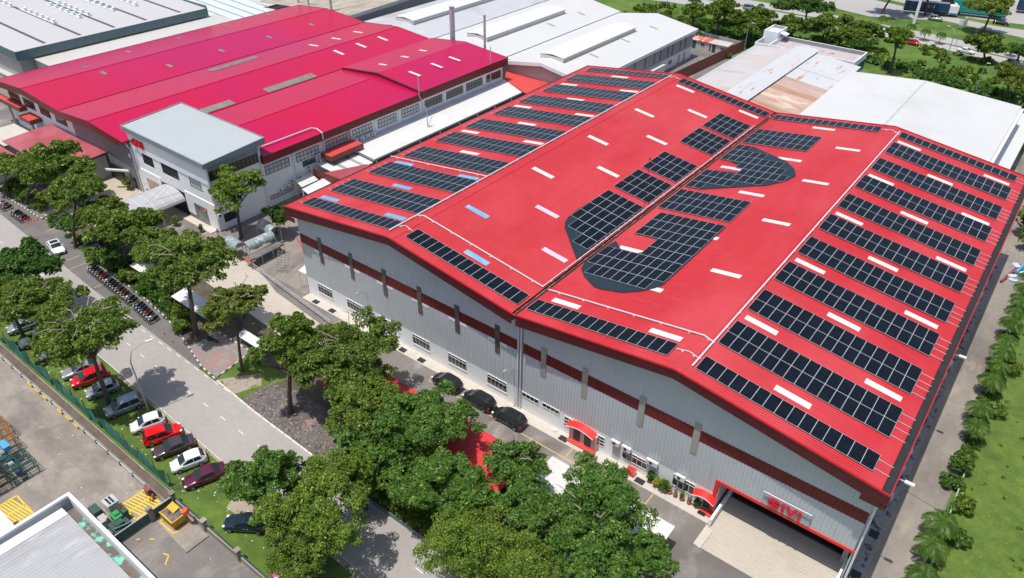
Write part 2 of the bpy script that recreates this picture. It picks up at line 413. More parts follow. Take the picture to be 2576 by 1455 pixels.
sheet('worn_earth', [(-44, -25.35), (-20, -26.05), (20, -26.3), (20, -26.75), (-8, -26.7), (-20, -26.3), (-44, -25.75)], .016, mt['worn_earth'])
sheet('worn_earth', [(-15.5, -28.2), (-13.2, -27.6), (-11.5, -28.0), (-12.6, -29.3), (-14.9, -29.5)], .018, mt['worn_earth'])
sheet('worn_earth', [(-33, -18.6), (-29, -18.7), (-27.6, -15.5), (-29.5, -14.2), (-31.5, -16.5)], .038, mt['worn_earth'])
sheet('dirt_patch', [(-33.1, -18.2), (-33.9, -12.5), (-26, -12.5), (-27.6, -18.8)], .032, mt['grass'])
sheet('garden_path', [(-66, -5.5), (-66, 3.2), (-59.5, 3.2), (-58, -5.5)], .012, mt['brick'])
sheet('forecourt', [(-100, -11.5), (-100, 3.6), (-73, 3.6), (-72.5, -8), (-84, -12.0), (-89.6, -11.9)], .006, mt['cream_conc'])
sheet('forecourt_drive', [(-89.6, -16.6), (-89.6, -11.9), (-84.5, -12.0), (-84.2, -16.9)], .008, mt['asphalt'])
sheet('textured_driveway', [(-58, -9), (-58, 0.6), (-50, .6), (-42.7, -1.6), (-32, -2.6), (-27, -4.6), (-30, -9.2)], .014, mt['ramp'])
sheet('yard_ground', [(-150, -90), (-19.2, -90), (-19.2, -33.1), (-260, -33.1), (-260, -90)], .0, mt['concrete'])
sheet('yard_ground', [(-19.2, -90), (60, -90), (60, -32.4), (-19.2, -32.4)], .0, mt['asphalt'])
b = MB(); b.box(-260, -33.1, .0, -20.4, -32.9, .28); b.box(-260, -32.1, .0, -20.4, -31.95, .28); b.box(-260, -32.9, -.02, -20.4, -32.1, .05, 1)
tag(b.build('drain', [mt['concrete'], mt['drain_floor']]), kind='structure')
# apron along the main hall, ramp, right-hand drive
sheet('apron', [(-38.6, -.1), (-38.6, 1.42), (25.6, 1.42), (25.6, -.1)], .05, mt['apron'])
b = MB(); b.box(-38.6, -.13, -.02, 25.6, -.1, .055); tag(b.build('apron_edge', mt['kerb_white']), kind='structure')
sheet('apron_dirty', [(38.75, -30), (40.3, -30), (40.3, 78), (38.75, 78)], .03, mt['apron_dirty'])
sheet('drive', [(40.3, -30), (44.4, -30), (44.4, 78), (40.3, 78)], .02, mt['drive'])
sheet('lawn', [(45.0, -30), (120, -30), (120, 100), (45.0, 100)], .03, mt['grass'])
sheet('drive_joint', [(40.35, 17.1), (44.3, 16.5), (44.3, 16.62), (40.35, 17.22)], .026, mt['kerb_dark'])
sheet('lawn', [(-48.6, 8.6), (-39.4, 8.6), (-39.3, 22), (-48.5, 24)], .01, mt['grass_dry'])
sheet('concrete_patch', [(-58, .7), (-39, .7), (-39, 8), (-48, 8), (-52, 12), (-60, 20), (-63.8, 20), (-63.8, 14), (-59, 4)], .008, mt['drive'])
b = MB(); b.face([(26.0, -3.25, .02), (38.45, -3.25, .02), (38.45, 4.6, .06), (26.0, 4.6, .06)]); tag(b.build('ramp', mt['ramp']), kind='structure')
b = MB()
b.prism([(25.55, -3.3), (26.35, -3.45), (26.45, -.9), (25.6, -.35)], 0, .16)
tag(b.build('ramp_kerb', mt['apron']), kind='structure')
# highway and service road far behind
def strip(name, pts, z, mat):
    b = MB()
    for (x0, a0, b0), (x1, a1, b1) in zip(pts, pts[1:]): b.face([(x0, a0, z), (x1, a1, z), (x1, b1, z), (x0, b0, z)])
    return tag(b.build(name, mat), kind='structure')
strip('highway', [(-300, 152, 161), (-140, 168, 177), (-78, 186.5, 196.5), (-44, 188, 198), (-20, 190, 198), (2, 191, 196.4), (27, 186, 191.5), (60, 176, 182), (140, 150, 156)], 0, mt['highway'])
strip('highway', [(-300, 163, 174), (-140, 179, 190), (-78, 198, 206), (-44, 199.5, 207), (-20, 199.5, 205.5), (0, 197.6, 204), (27, 193, 200), (60, 183.5, 190), (140, 157, 164)], 0, mt['highway'])
strip('service_road', [(-300, 196, 330), (-80, 214, 330), (-40, 217, 330), (-20, 211.8, 330), (0, 222, 330), (22, 217.5, 330), (40, 212, 330), (200, 200, 330)], .0, mt['highway'])
sheet('grass_island', [(-30, 236), (-4, 229.5), (14, 226), (30, 228), (46, 224), (46, 228), (24, 234.5), (8, 231), (-2, 233), (-28, 240)], .03, mt['grass_far'])
for yy in (-2, 1.3):
    strip('lane_line', [(-140, 172 + yy, 172.18 + yy), (-78, 191.5 + yy, 191.7 + yy), (-20, 194 + yy, 194.2 + yy), (2, 193.8 + yy * .7, 194 + yy * .7), (27, 188.8 + yy * .7, 189 + yy * .7)], .015, mt['line_white'])
# lot behind the middle sheds and mown grass round it
sheet('mown_grass', [(-60, 152), (-36.5, 149), (-30, 152), (-30, 166), (-60, 168)], -.005, mt['grass'])
sheet('mown_grass', [(-6, 150), (60, 120), (60, 134), (-4, 162)], -.005, mt['grass'])
sheet('concrete_patch', [(36, 96), (36, 128), (60, 118), (60, 90), (44.7, 78), (40, 78)], -.01, mt['drive'])

# kerbs, black and white blocks
def kerb(pts, alt=True, w=.16, h=.16, L=.55):
    a = MB()
    k = 0
    for (x0, y0), (x1, y1) in zip(pts, pts[1:]):
        d = math.hypot(x1 - x0, y1 - y0); n = max(1, int(d / L))
        for i in range(n):
            t0, t1 = i / n, (i + .96) / n
            a.bar((x0 + (x1 - x0) * t0, y0 + (y1 - y0) * t0, h / 2), (x0 + (x1 - x0) * t1, y0 + (y1 - y0) * t1, h / 2), w, h, (k % 2) if alt else 0)
            k += 1
    return tag(a.build('kerb', [mt['kerb_white'], mt['kerb_dark']]), kind='structure')
kerb([(-140, -12.4), (-106.5, -12.9), (-91.7, -12.8), (-89.6, -11.8)])
kerb([(-84.5, -12.0), (-75, -13.4), (-56, -14.5), (-49, -15.2), (-43.1, -16.4), (-36.6, -18.1), (-32.6, -18.45)])
kerb([(-41, -12.5), (-34, -12.3), (-33.2, -18.0)])
kerb([(-32.6, -18.5), (-24.3, -19.0), (3, -19.6), (40, -19.9)], alt=False, L=1.4, w=.22)
kerb([(-78, -24.3), (-43, -25.3), (-20, -26.0), (40, -26.25)], alt=False, L=1.2, w=.08, h=.06)

# markings
b = MB()
for x0, x1, y0, y1 in [(-100, -45, -20.0, -21.55), (-45, 20, -21.6, -22.7)]:
    n = int((x1 - x0) / 3.6)
    for i in range(n):
        t = i / n; x = x0 + (x1 - x0) * t; y = y0 + (y1 - y0) * t
        b.bar((x, y, .006), (x + 1.0, y - .02, .006), .10, .004)
for i in range(16):
    x = -54 + i * 2.1; b.bar((x, -18.62 - .012 * i, .006), (x + 1.0, -18.64 - .012 * i, .006), .09, .004)
tag(b.build('road_dashes', mt['line_white']), kind='structure')
b = MB()
for x in (-11.9, 8.9, 19.3): b.bar((x, -1.85, -.008), (x, -.2, -.008), .10, .01)
b.bar((-11.9, -1.85, -.008), (19.3, -1.9, -.008), .10, .01)
for x in (-64.5, -72.2, -75): b.bar((x, -17.6, .006), (x + .1, -14.4, .006), .1, .004)
tag(b.build('parking_lines', mt['line_yellow']), kind='structure')
def hatch(x0, x1, y0, y1, z=.006):
    b = MB()
    for p, q in (((x0, y0), (x1, y0)), ((x1, y0), (x1, y1)), ((x1, y1), (x0, y1)), ((x0, y1), (x0, y0)), (((x0 + x1) / 2, y0), ((x0 + x1) / 2, y1))):
        b.bar((*p, z), (*q, z), .16, .004)
    n = 8
    for i in range(1, n):
        y = y0 + (y1 - y0) * i / n
        b.bar((x0 + .1, y - .30, z + .006), (x1 - .1, y + .30, z + .006), .17, .003)
    return tag(b.build('yellow_hatching', mt['hatch_yellow']), kind='structure')
hatch(-23.8, -20.9, -36.1, -33.35); hatch(-33.6, -29.8, -44.6, -42.2)
b = MB()
for p, q in (((-18.6, -34.75), (-16.15, -34.75)), ((-16.15, -34.75), (-16.15, -32.9)), ((-18.6, -34.75), (-18.6, -32.9))): b.bar((*p, .168), (*q, .168), .14, .004)
b.bar((-17.6, -36.5, .006), (-17.2, -36.2, .006), .12, .004); b.bar((-18.6, -37.4, .006), (-18.4, -37.1, .006), .12, .004)
b.bar((-15.0, -36.6, .006), (-14.4, -36.4, .006), .12, .004); b.bar((-14.4, -36.4, .006), (-13.7, -37.2, .006), .12, .004)
tag(b.build('yellow_lines', mt['hatch_yellow']), kind='structure')
b = MB(); b.prism([(-18.9, -35.0), (-13.2, -35.2), (-13.2, -32.7), (-18.9, -32.7)], 0, .16); tag(b.build('concrete_plinth', mt['concrete']), kind='structure')
# ---------------------------------------------------------------- main hall with the solar roof
XS = [-39.18, -19.05, 0.0, 19.12, 39.55]; ZS = [14.905, 17.574, 14.882, 17.384, 14.503]; LY = 74.93
def zr(x):
    for i in range(4):
        if x <= XS[i + 1] or i == 3:
            return ZS[i] + (ZS[i + 1] - ZS[i]) * (x - XS[i]) / (XS[i + 1] - XS[i])
H = thing('factory_hall', 'huge grey clad factory hall with twin gabled red roofs full of solar panels', 'factory', (0, 37, 0))
def slopes(name, mats, segs, y0, y1, t=.12):
    b = MB()
    for xa, xb in segs: b.slab([(xa, y0, zr(xa)), (xb, y0, zr(xb)), (xb, y1, zr(xb)), (xa, y1, zr(xa))], t)
    return b.build(name, mats, H)
slopes('roof', mt['roof_red'], [(-38.95, -19.05), (-19.05, -.32)], 0.02, LY - .02)
slopes('roof', mt['roof_red'], [(.32, 19.12), (19.12, 38.72)], 0.02, LY - .02)
b = MB()
for xr in (-19.05, 19.12):
    for s in (-1, 1):
        xa, xb = (xr - .75, xr) if s < 0 else (xr, xr + .75)
        b.slab([(xa, 0, zr(xa) + .05), (xb, 0, zr(xb) + .05), (xb, LY, zr(xb) + .05), (xa, LY, zr(xa) + .05)], .03)
b.build('ridge_cap', mt['roof_red'], H)
for xl in (-29.0, -9.6, 9.6, 29.4):
    b = MB(); b.slab([(xl - .11, .1, zr(xl - .11) + .014), (xl + .11, .1, zr(xl + .11) + .014), (xl + .11, LY - .1, zr(xl + .11) + .014), (xl - .11, LY - .1, zr(xl - .11) + .014)], .01); b.build('sheet_lap', mt['roof_red'], H)
b = MB(); b.box(-.32, .1, 14.6, .32, LY - .1, 14.64); b.build('valley_gutter', mt['rusty_gutter'], H)
b = MB(); b.box(-.12, .2, 14.65, .10, LY - .2, 14.72); b.build('valley_gutter', mt['gutter'], H)
b = MB(); b.box(38.74, .06, 14.3, 39.42, LY - .06, 14.42); b.build('eave_gutter', mt['gutter'], H)
b = MB(); b.box(39.43, 0, 13.3, 39.53, LY, 14.62); b.box(38.7, 0, 13.28, 39.42, LY, 13.33); b.build('fascia', mt['roof_trim'], H)
b = MB(); b.box(-39.16, .04, 14.7, -38.98, LY - .04, 14.92); b.build('eave_gutter', mt['gutter'], H)
b = MB(); b.box(-39.24, 0, 13.5, -39.17, LY, 14.95); b.build('fascia', mt['fascia'], H)
# gable fascias, ribbed
def ribbed(b, x0, x1, y, zb, zt, pitch=.4, d=.045, m=0):
    n = int((x1 - x0) / pitch); pts = []
    for i in range(n + 1):
        x = x0 + (x1 - x0) * i / n; w = (x1 - x0) / n
        if i < n: pts += [(x, y), (x + w * .58, y), (x + w * .68, y - d), (x + w * .9, y - d)]
        else: pts.append((x, y))
    i0 = len(b.v)
    for x, yy in pts: b.v += [(x, yy, zb(x)), (x, yy, zt(x))]
    for k in range(len(pts) - 1):
        b.f.append((i0 + 2 * k, i0 + 2 * k + 2, i0 + 2 * k + 3, i0 + 2 * k + 1)); b.m.append(m)
def fdrop(x):       # fascia depth is larger at the valley and the outer corners
    t = min(abs(x + 39.2), abs(x), abs(x - 39.55)) / 19.5
    return 1.45 - .3 * min(1, t)
for (xa, xb) in ((-39.2, -.25), (.25, 39.5)):
    b = MB(); ribbed(b, xa, xb, 0, lambda x: zr(x) - fdrop(x), lambda x: zr(x) - .1, .3, .03)
    b.box(xa, .012, 0.3 + 12.9, xa + .03, .05, 13.3); b.build('fascia', mt['fascia'], H)
for i in range(4):
    xa, xb = XS[i], XS[i + 1]; b = MB()
    b.hexa([(xa, -.07, zr(xa) - .14), (xb, -.07, zr(xb) - .14), (xb, .06, zr(xb) - .14), (xa, .06, zr(xa) - .14), (xa, -.07, zr(xa) + .07), (xb, -.07, zr(xb) + .07), (xb, .06, zr(xb) + .07), (xa, .06, zr(xa) + .07)])
    b.build('verge_trim', mt['roof_trim'], H); b = MB()
    b.hexa([(xa, LY - .06, zr(xa) - .9), (xb, LY - .06, zr(xb) - .9), (xb, LY + .07, zr(xb) - .9), (xa, LY + .07, zr(xa) - .9), (xa, LY - .06, zr(xa) + .12), (xb, LY - .06, zr(xb) + .12), (xb, LY + .07, zr(xb) + .12), (xa, LY + .07, zr(xa) + .12)]); b.build('verge_trim', mt['roof_trim'], H)
b = MB(); b.box(37.4, -.03, 12.72, 39.52, .05, 13.35); b.box(-39.2, -.03, 12.9, -37.3, .05, 13.55); b.box(39.45, .05, 12.9, 39.54, 2.2, 13.4); b.box(-39.2, .05, 13.0, -39.12, 2.2, 13.6); b.build('fascia', mt['fascia'], H)
# soffit behind the fascia
b = MB()
for xa, xb in ((-39.1, -19.05), (-19.05, -.2), (.2, 19.12), (19.12, 39.4)):
    b.slab([(xa, .06, zr(xa) - .95), (xb, .06, zr(xb) - .95), (xb, 1.5, zr(xb) - .95), (xa, 1.5, zr(xa) - .95)], .04)
b.build('soffit', mt['mid_grey_wall'], H)
YW = 1.43
top = lambda x: zr(x) - .55
for xa, xb in ((-38.75, -.42), (.42, 38.6)):
    b = MB()
    if xa > 0:
        ribbed(b, xa, 24.98, YW, lambda x: 3.04, lambda x: 8.75); ribbed(b, 24.98, xb, YW, lambda x: 4.97, lambda x: 8.75)
    else: ribbed(b, xa, xb, YW, lambda x: 3.04, lambda x: 8.75)
    ribbed(b, xa, xb, YW, lambda x: 10.25, top)
    b.build('cladding', mt['clad'], H)
    b = MB(); ribbed(b, xa, xb, YW - .012, lambda x: 8.75, lambda x: 10.25); b.build('cladding_band', mt['maroon'], H)
b = MB(); b.box(-38.7, 1.5, 3.0, 24.9, 1.7, 14); b.box(24.9, 1.5, 4.99, 38.5, 1.7, 14.0); b.box(-.42, 1.44, 3.0, .42, 1.5, 14.2); b.build('inner_wall', mt['mid_grey_wall'], H)
b = MB(); b.box(-38.8, 1.44, 0, -38.6, LY - .5, 13.9); b.build('side_wall', mt['clad'], H)
b = MB(); b.box(38.5, 1.5, 0, 38.62, LY - .5, 13.6); b.build('side_wall', mt['clad'], H)
b = MB(); b.box(-38.6, LY - 1, 0, 38.5, LY - .8, 14.2); b.build('rear_wall', mt['clad'], H)
b = MB(); b.box(-38.8, YW, 0, 25.4, 1.49, 3.05); b.build('plinth_wall', mt['white_wall'], H)
# loading bay
b = MB()
b.box(24.98, YW - .10, .1, 25.36, YW + .10, 4.62); b.box(24.98, YW - .10, 4.62, 38.74, YW + .10, 4.96)
b.build('bay_frame', mt['awning_red'], H)
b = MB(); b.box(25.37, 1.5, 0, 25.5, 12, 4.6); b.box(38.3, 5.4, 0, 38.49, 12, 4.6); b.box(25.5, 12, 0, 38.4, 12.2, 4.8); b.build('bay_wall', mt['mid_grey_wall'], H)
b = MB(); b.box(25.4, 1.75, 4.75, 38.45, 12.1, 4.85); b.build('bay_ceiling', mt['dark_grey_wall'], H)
b = MB(); b.box(25.5, 5.3, .0, 38.3, 12, .3); b.build('bay_floor', mt['asphalt'], H)
b = MB(); b.box(26.2, 4.6, .02, 38.1, 5.29, .32); b.build('dock_edge', mt['gutter'], H)
b = MB(); b.box(25.72, -.35, 0, 25.98, 5.3, 1.05); b.build('ramp_wall', mt['white_wall'], H)
b = MB(); b.box(38.2, -3.4, 0, 38.42, 3.7, 1.1); b.build('ramp_wall', mt['white_wall'], H)
b = MB(); b.box(37.8, 3.7, 0, 38.3, 4.2, 4.7); b.build('pillar', mt['mid_grey_wall'], H)
b = MB(); b.tube([(-.20, 1.25, .1), (-.20, 1.25, 14.0)], .09, 8); b.tube([(.20, 1.25, .1), (.20, 1.25, 14.0)], .09, 8); b.build('downpipe', mt['frame_white'], H)
for yy in (1.3, 12.5):
    b = MB(); b.tube([(38.85, yy, .1), (38.85, yy, 13.2)], .11, 8); b.build('downpipe', mt['frame_white'], H)
# translucent strips across the band
def strip_win(x, m):
    b = MB()
    b.box(x, YW - .09, 6.85, x + .72, YW - .05, 11.0); o = b.build('strip_window', m, H)
    return o
for i in range(6): strip_win(-34.85 + i * 6.23, mt['strip_dark'])
for x in (2.95, 8.45, 15.48, 21.7): strip_win(x, mt['strip_light'])
for i in range(6):
    x = -34.85 + i * 6.23
    b = MB(); b.box(x - 1.1, YW - .052, 8.28, x + 1.85, YW - .047, 8.74); b.build('patch_sheet', mt['white_paint'], H)
# windows: steel frame with panes
def window(parent, x0, x1, z0, z1, nx, nz, y=YW, fm='frame_white', gm='glass', axis='x', sgn=-1, t=.06, topbar=None):
    def P(a, d, z): return (a, y + sgn * d, z) if axis == 'x' else (y + sgn * d, a, z)
    b = MB()
    def bx(a0, a1, zz0, zz1, d):
        p = P(a0, .0, zz0); q = P(a1, d, zz1)
        b.box(min(p[0], q[0]), min(p[1], q[1]), zz0, max(p[0], q[0]), max(p[1], q[1]), zz1)
    w = t
    bx(x0, x1, z0, z0 + w, .07); bx(x0, x1, z1 - w, z1, .07); bx(x0, x0 + w, z0 + w, z1 - w, .07); bx(x1 - w, x1, z0 + w, z1 - w, .07)
    zs = [z0 + (z1 - z0) * k / nz for k in range(1, nz)] if topbar is None else [z1 - topbar]
    for k in range(1, nx): xx = x0 + (x1 - x0) * k / nx; bx(xx - w / 2, xx + w / 2, z0 + w, z1 - w, .055)
    for zz in zs: bx(x0 + w, x1 - w, zz - w / 2, zz + w / 2, .062)
    f = b.build('window', mt[fm], parent)
    b = MB(); p = P(x0 + w, .012, z0 + w); q = P(x1 - w, .022, z1 - w)
    b.box(min(p[0], q[0]), min(p[1], q[1]), z0 + w, max(p[0], q[0]), max(p[1], q[1]), z1 - w); b.build('pane', mt[gm], f)
    return f
for x0 in (-36.45, -30.3, -24.0, -17.65, -11.4, -4.95): window(H, x0, x0 + 3.05, 1.2, 2.78, 5, 3, topbar=.42, t=.045)
window(H, .4, 2.85, 2.12, 2.85, 4, 1); window(H, 3.4, 5.8, 2.2, 2.88, 4, 1)
window(H, 6.55, 7.75, 1.0, 2.6, 2, 3); window(H, 10.8, 12.0, .95, 2.45, 2, 3)
window(H, 14.3, 17.45, 1.0, 2.35, 5, 2, topbar=.42); window(H, 20.5, 23.05, 1.0, 2.65, 4, 2, topbar=.42)
for x0 in (-36.45, -30.3, -24.0, -17.65, -11.4, -4.95): b = MB(); b.box(x0 - .05, YW - .10, 1.10, x0 + 3.1, YW - .001, 1.18); b.build('window_sill', mt['white_paint'], H)
def door(x0, x1, z0, z1, m, y=YW):
    b = MB(); b.box(x0, y - .05, z0, x1, y - .002, z1); return b.build('door', m, H)
door(13.1, 13.95, .3, 2.35, mt['clad']); door(17.7, 18.6, .3, 2.3, mt['clad'])
b = MB(); b.box(7.6, .95, .06, 11.2, 1.428, 2.3); b.build('porch', mt['carport_red'] if False else M('porch_pink', (.72, .42, .44), .6, .05, .5), H)
for x0 in (8.2, 9.65):
    b = MB(); b.box(x0, .90, .35, x0 + .87, .948, 1.95); b.build('door', mt['frame_dark'], H)
b = MB(); b.box(7.6, .35, .06, 11.3, .949, .2); b.build('door_step', mt['low_red_roof'], H)
b = MB(); b.box(24.2, .6, .06, 25.5, 1.3, .2); b.build('door_step', mt['low_red_roof'], H)
door(24.2, 25.0, .25, 1.95, mt['frame_dark'])
def awning(x0, x1, z, y0, y1, rise=.42):
    b = MB(); n = 12; tp = []
    for i in range(n + 1):
        t = i / n; x = x0 + (x1 - x0) * t; zz = z + rise * math.sin(PI * t) ; tp.append((x, zz))
    for (xa, za), (xb, zb) in zip(tp, tp[1:]):
        b.slab([(xa, y0, za - .12), (xb, y0, zb - .12), (xb, y1, zb + .1), (xa, y1, za + .1)], .05)
    o = b.build('door_canopy', mt['awning_red'], H)
    b = MB()
    for (xa, za), (xb, zb) in zip(tp, tp[1:]): b.bar((xa, y0 - .03, za - .13), (xb, y0 - .03, zb - .13), .05, .05)
    b.build('trim', mt['white_paint'], o)
awning(7.3, 11.0, 2.35, .5, 1.42); awning(23.1, 25.55, 2.15, .55, 1.42)
# illuminated-letter sign over the bay
sb = MB(); sb.box(29.65, YW - .12, 5.05, 34.4, YW - .06, 6.72)
S_ = sb.build('sign_panel', mt['sign_board'], H)
text_mesh('lettering', 'GIVI', 1.42, .11, mt['red_sign'], facing(31.9, YW - .24, 5.85) @ Matrix.Diagonal((1.12, 1, 1, 1)), S_, bold=.045, spacing=1.16)
b = MB(); b.tube([(29.7, YW - .35, 6.95), (34.4, YW - .35, 6.95)], .05, 6)
for x in (30.2, 33.9): b.bar((x, YW - .35, 6.95), (x, YW - .06, 6.8), .04)
b.build('sign_lamp', mt['frame_white'], H)
# skylights
sk = [(1, x, y) for y in (4.6, 18.8, 33.9, 48, 62.3) for x in (-35.0, -22.4)] + [(1, -28.7, y) for y in (12.1, 26.4, 40.7, 54.8, 69.8)]
sk += [(2, -9.2, y) for y in (4.8, 19.1, 34.2, 48.6, 62.7)] + [(2, -15.3, y) for y in (12.2, 26.6, 41, 55.3, 70.0)] + [(2, -3.1, y) for y in (12.2, 70.1)]
sk += [(3, 9.7, y) for y in (26.4, 40.8, 54.9, 69.9)] + [(3, x, y) for y in (4.7, 19, 62.3) for x in (3.7, 15.75)] + [(3, 15.75, 33.9), (3, 15.75, 48.2), (3, 3.7, 48.3), (3, 9.7, 12.1)]
sk += [(4, 29.0, y) for y in (4.9, 19.6, 34, 48.2, 62.3)] + [(4, x, y) for y in (12.35, 26.6, 40.8, 54.9, 69.7) for x in (22.7, 35.3)]
for k, x, y in sk:
    m = 'skylight'
    if k == 1 and y < 20 : m = 'sky_blue'
    if k == 2 and ((x == -9.2 and y < 6) or (x == -15.3 and y < 13)): m = 'sky_blue'
    if k == 2 and ((x == -9.2 and 15 < y < 20) or (x == -3.1 and y < 13)): m = 'sky_lilac'
    xa, xb = x - 1.75, x + 1.75
    b = MB(); b.slab([(xa, y - .41, zr(xa) + .04), (xb, y - .41, zr(xb) + .04), (xb, y + .41, zr(xb) + .04), (xa, y + .41, zr(xa) + .04)], .03)
    o = b.build('skylight', mt[m], H)
    if m == 'sky_blue': o['label'] = 'pale blue roof light'
    if m == 'sky_lilac': o['label'] = 'faded lilac roof light'
# lamps on brackets on the front wall
for x in (-25.9, -.9): 
    b = MB(); b.tube([(x, YW, 5.75), (x - .2, YW - 1.2, 6.2)], .04, 6); b.obox(x - .23, YW - 1.45, 6.16, .22, .55, .09, 0); b.build('wall_lamp', mt['pole_grey'], H)
b = MB(); b.bar((38.62, 4.0, 13.0), (40.1, 3.9, 13.2), .06); b.obox(40.4, 3.88, 13.14, .8, .35, .14, 0); b.build('wall_lamp', mt['frame_white'], H)
b = MB(); b.bar((38.62, 26.0, 12.6), (40.0, 26.0, 12.9), .06); b.obox(40.3, 26, 12.8, .7, .35, .14, 0); b.build('wall_lamp', mt['frame_white'], H)

# ---------------------------------------------------------------- solar arrays
def panel_mat():
    m, nt, b = NT('solar_cells')
    tc = nt.nodes.new("ShaderNodeTexCoord")
    sp = nt.nodes.new("ShaderNodeSeparateXYZ"); nt.links.new(tc.outputs["Object"], sp.inputs[0])
    def line(sock, pitch, w, off=0.0):
        a = nt.nodes.new("ShaderNodeMath"); a.operation = 'ADD'; a.inputs[1].default_value = off + 50 * pitch; nt.links.new(sock, a.inputs[0])
        q = nt.nodes.new("ShaderNodeMath"); q.operation = 'MODULO'; q.inputs[1].default_value = pitch; nt.links.new(a.outputs[0], q.inputs[0])
        l = nt.nodes.new("ShaderNodeMath"); l.operation = 'LESS_THAN'; l.inputs[1].default_value = w; nt.links.new(q.outputs[0], l.inputs[0])
        return l.outputs[0]
    lx = line(sp.outputs[0], .18, .017, .09); ly = line(sp.outputs[1], 2.28, .03, 1.155)
    base = ramp(nt, noise(nt, pos_node(nt), .8, 3), .3, .7, (.003, .005, .009), (.006, .009, .015))
    c = mix(nt, lx, base, (.035, .045, .06)); c = mix(nt, ly, c, (.15, .18, .22))
    nt.links.new(c, b.inputs["Base Color"]); b.inputs["Roughness"].default_value = .14
    b.inputs["Specular IOR Level"].default_value = .16
    return m
mt['cells'] = panel_mat()
mt['pframe'] = flat('pframe', (.54, .57, .60), .35)
mt['backing'] = M('backing', (.010, .026, .034), .5, .2, .4)
PW, PL = 1.143, 2.28
_b = MB(); w, l = PW / 2, PL / 2
_b.box(-w + .005, -l + .004, 0, w - .005, l - .004, .035, 0)
_b.face([(-w + .026, -l + .026, .037), (w - .026, -l + .026, .037), (w - .026, l - .026, .037), (-w + .026, l - .026, .037)], 1)
PANEL = _b.build('solar_panel', [mt['pframe'], mt['cells']], local=True)
def array(label, group, k, cells, x0, y0, backing=None, rails=(0, 0), py=PL):
    """cells: list of (col,row) with rows counted from y0 upwards in y; x0 left edge"""
    i = k - 1
    sl = math.atan2(ZS[i + 1] - ZS[i], XS[i + 1] - XS[i]); cs = math.cos(sl)
    cx = [x0 + (c + .5) * PW * cs for c, r in cells]; cy = [y0 + (r + .5) * py for c, r in cells]
    mx, my = sum(cx) / len(cx), min(cy)
    T = thing('solar_array', label, 'solar panels', (mx, my, zr(mx)), 0, group)
    for x, y in zip(cx, cy):
        put(PANEL, 'solar_panel', T, (x - mx, y - my, zr(x) + .14 - zr(mx)), (0, -sl, 0))
    rows = sorted(set(r for c, r in cells))
    b = MB()
    for r in rows:
        cc = [c for c, q in cells if q == r]; xa = x0 + min(cc) * PW * cs - rails[0]; xb = x0 + (max(cc) + 1) * PW * cs + rails[1]
        for f in (.22, .78):
            y = y0 + (r + f) * py
            b.bar((xa, y, zr(xa) + .07), (xb, y, zr(xb) + .07), .05, .06)
    b.build('mounting_rails', mt['galv'], T)
    if backing:
        b = MB(); b.slab([(x, y, zr(x) + .10) for x, y in backing], .04); b.build('backing_sheet', mt['backing'], T)
    return T
G4 = {1: 'left outer slope', 2: 'left inner slope', 3: 'right inner slope', 4: 'right outer slope'}
ords = ['front', 'second', 'third', 'fourth', 'fifth', 'sixth', 'seventh', 'eighth', 'ninth', 'tenth', 'rearmost']
for k, x0, rl in ((1, -37.25, (.9, 0)), (4, 20.56, (.0, 1.3))):
    side = 'west' if k == 1 else 'east'
    desc = 'left outer roof slope' if k == 1 else 'right outer roof slope'
    for r in range(11):
        if r in (0, 10):
            y = 1.46 if r == 0 else 71.25
            array('single strip of solar panels, %s of eleven on the %s' % ('nearest' if r == 0 else 'farthest', desc), 'solar strips on the ' + desc, k, [(c, 0) for c in range(15)], x0, y, rails=rl)
        else:
            array('double row of solar panels, %s strip from the front on the %s' % (ords[r], desc), 'solar strips on the ' + desc, k, [(c, q) for c in range(15) for q in (0, 1)], x0, 6.42 + (r - 1) * 7.2, rails=rl)
for k, x0, nm in ((2, -17.6, 'left'), (3, .6, 'right')):
    for y, w_ in ((1.46, 'front'), (71.3, 'rear')):
        array('single strip of solar panels along the %s gable edge just %s of the roof valley' % (w_, nm), 'single strips beside the valley', k, [(c, 0) for c in range(15)], x0, y, rails=(0, 0))
blk = [(c, r) for c in range(5) for r in range(3)]
GB = 'square blocks of panels left of the roof valley'
array('square block of fifteen solar panels left of the valley, farthest from the front', GB, 2, blk, -6.5, 59.07, rails=(0, .5))
array('square block of fifteen solar panels left of the valley, second from the back', GB, 2, blk, -6.5, 51.05, rails=(0, .5))
array('square block of fifteen solar panels left of the valley, third from the back', GB, 2, blk, -6.5, 39.3, rails=(0, .5))
array('square block of fifteen solar panels left of the valley, next to the curved array', GB, 2, blk, -6.5, 31.3, rails=(0, .5))
array('solar array with a curved dark lower corner just left of the roof valley', 'emblem arrays by the valley', 2,
      [(c, r) for c in range(5) for r in range(2, 6)] + [(c, 1) for c in range(1, 5)] + [(3, 0), (4, 0)], -6.5, 16.0, py=2.31, rails=(0, .5),
      backing=[(-6.5, 29.8), (-6.7, 22), (-6.55, 20.2), (-6.2, 18.9), (-5.6, 17.9), (-.72, 13.4), (-.72, 29.8)])
wide = [(c, r) for c in range(9) for r in range(3)]
array('wide block of solar panels right of the valley at the far end of the emblem', 'emblem arrays by the valley', 3, wide, .62, 58.8)
array('wide block of solar panels right of the valley between the hook and the curved arrays', 'emblem arrays by the valley', 3, wide, .62, 31.15, rails=(0, 0))
rowsC = {8: range(1, 9), 7: range(1, 9), 6: range(1, 9), 5: range(4, 9), 4: range(4, 9), 3: range(0, 9), 2: range(0, 9), 1: range(1, 8)}
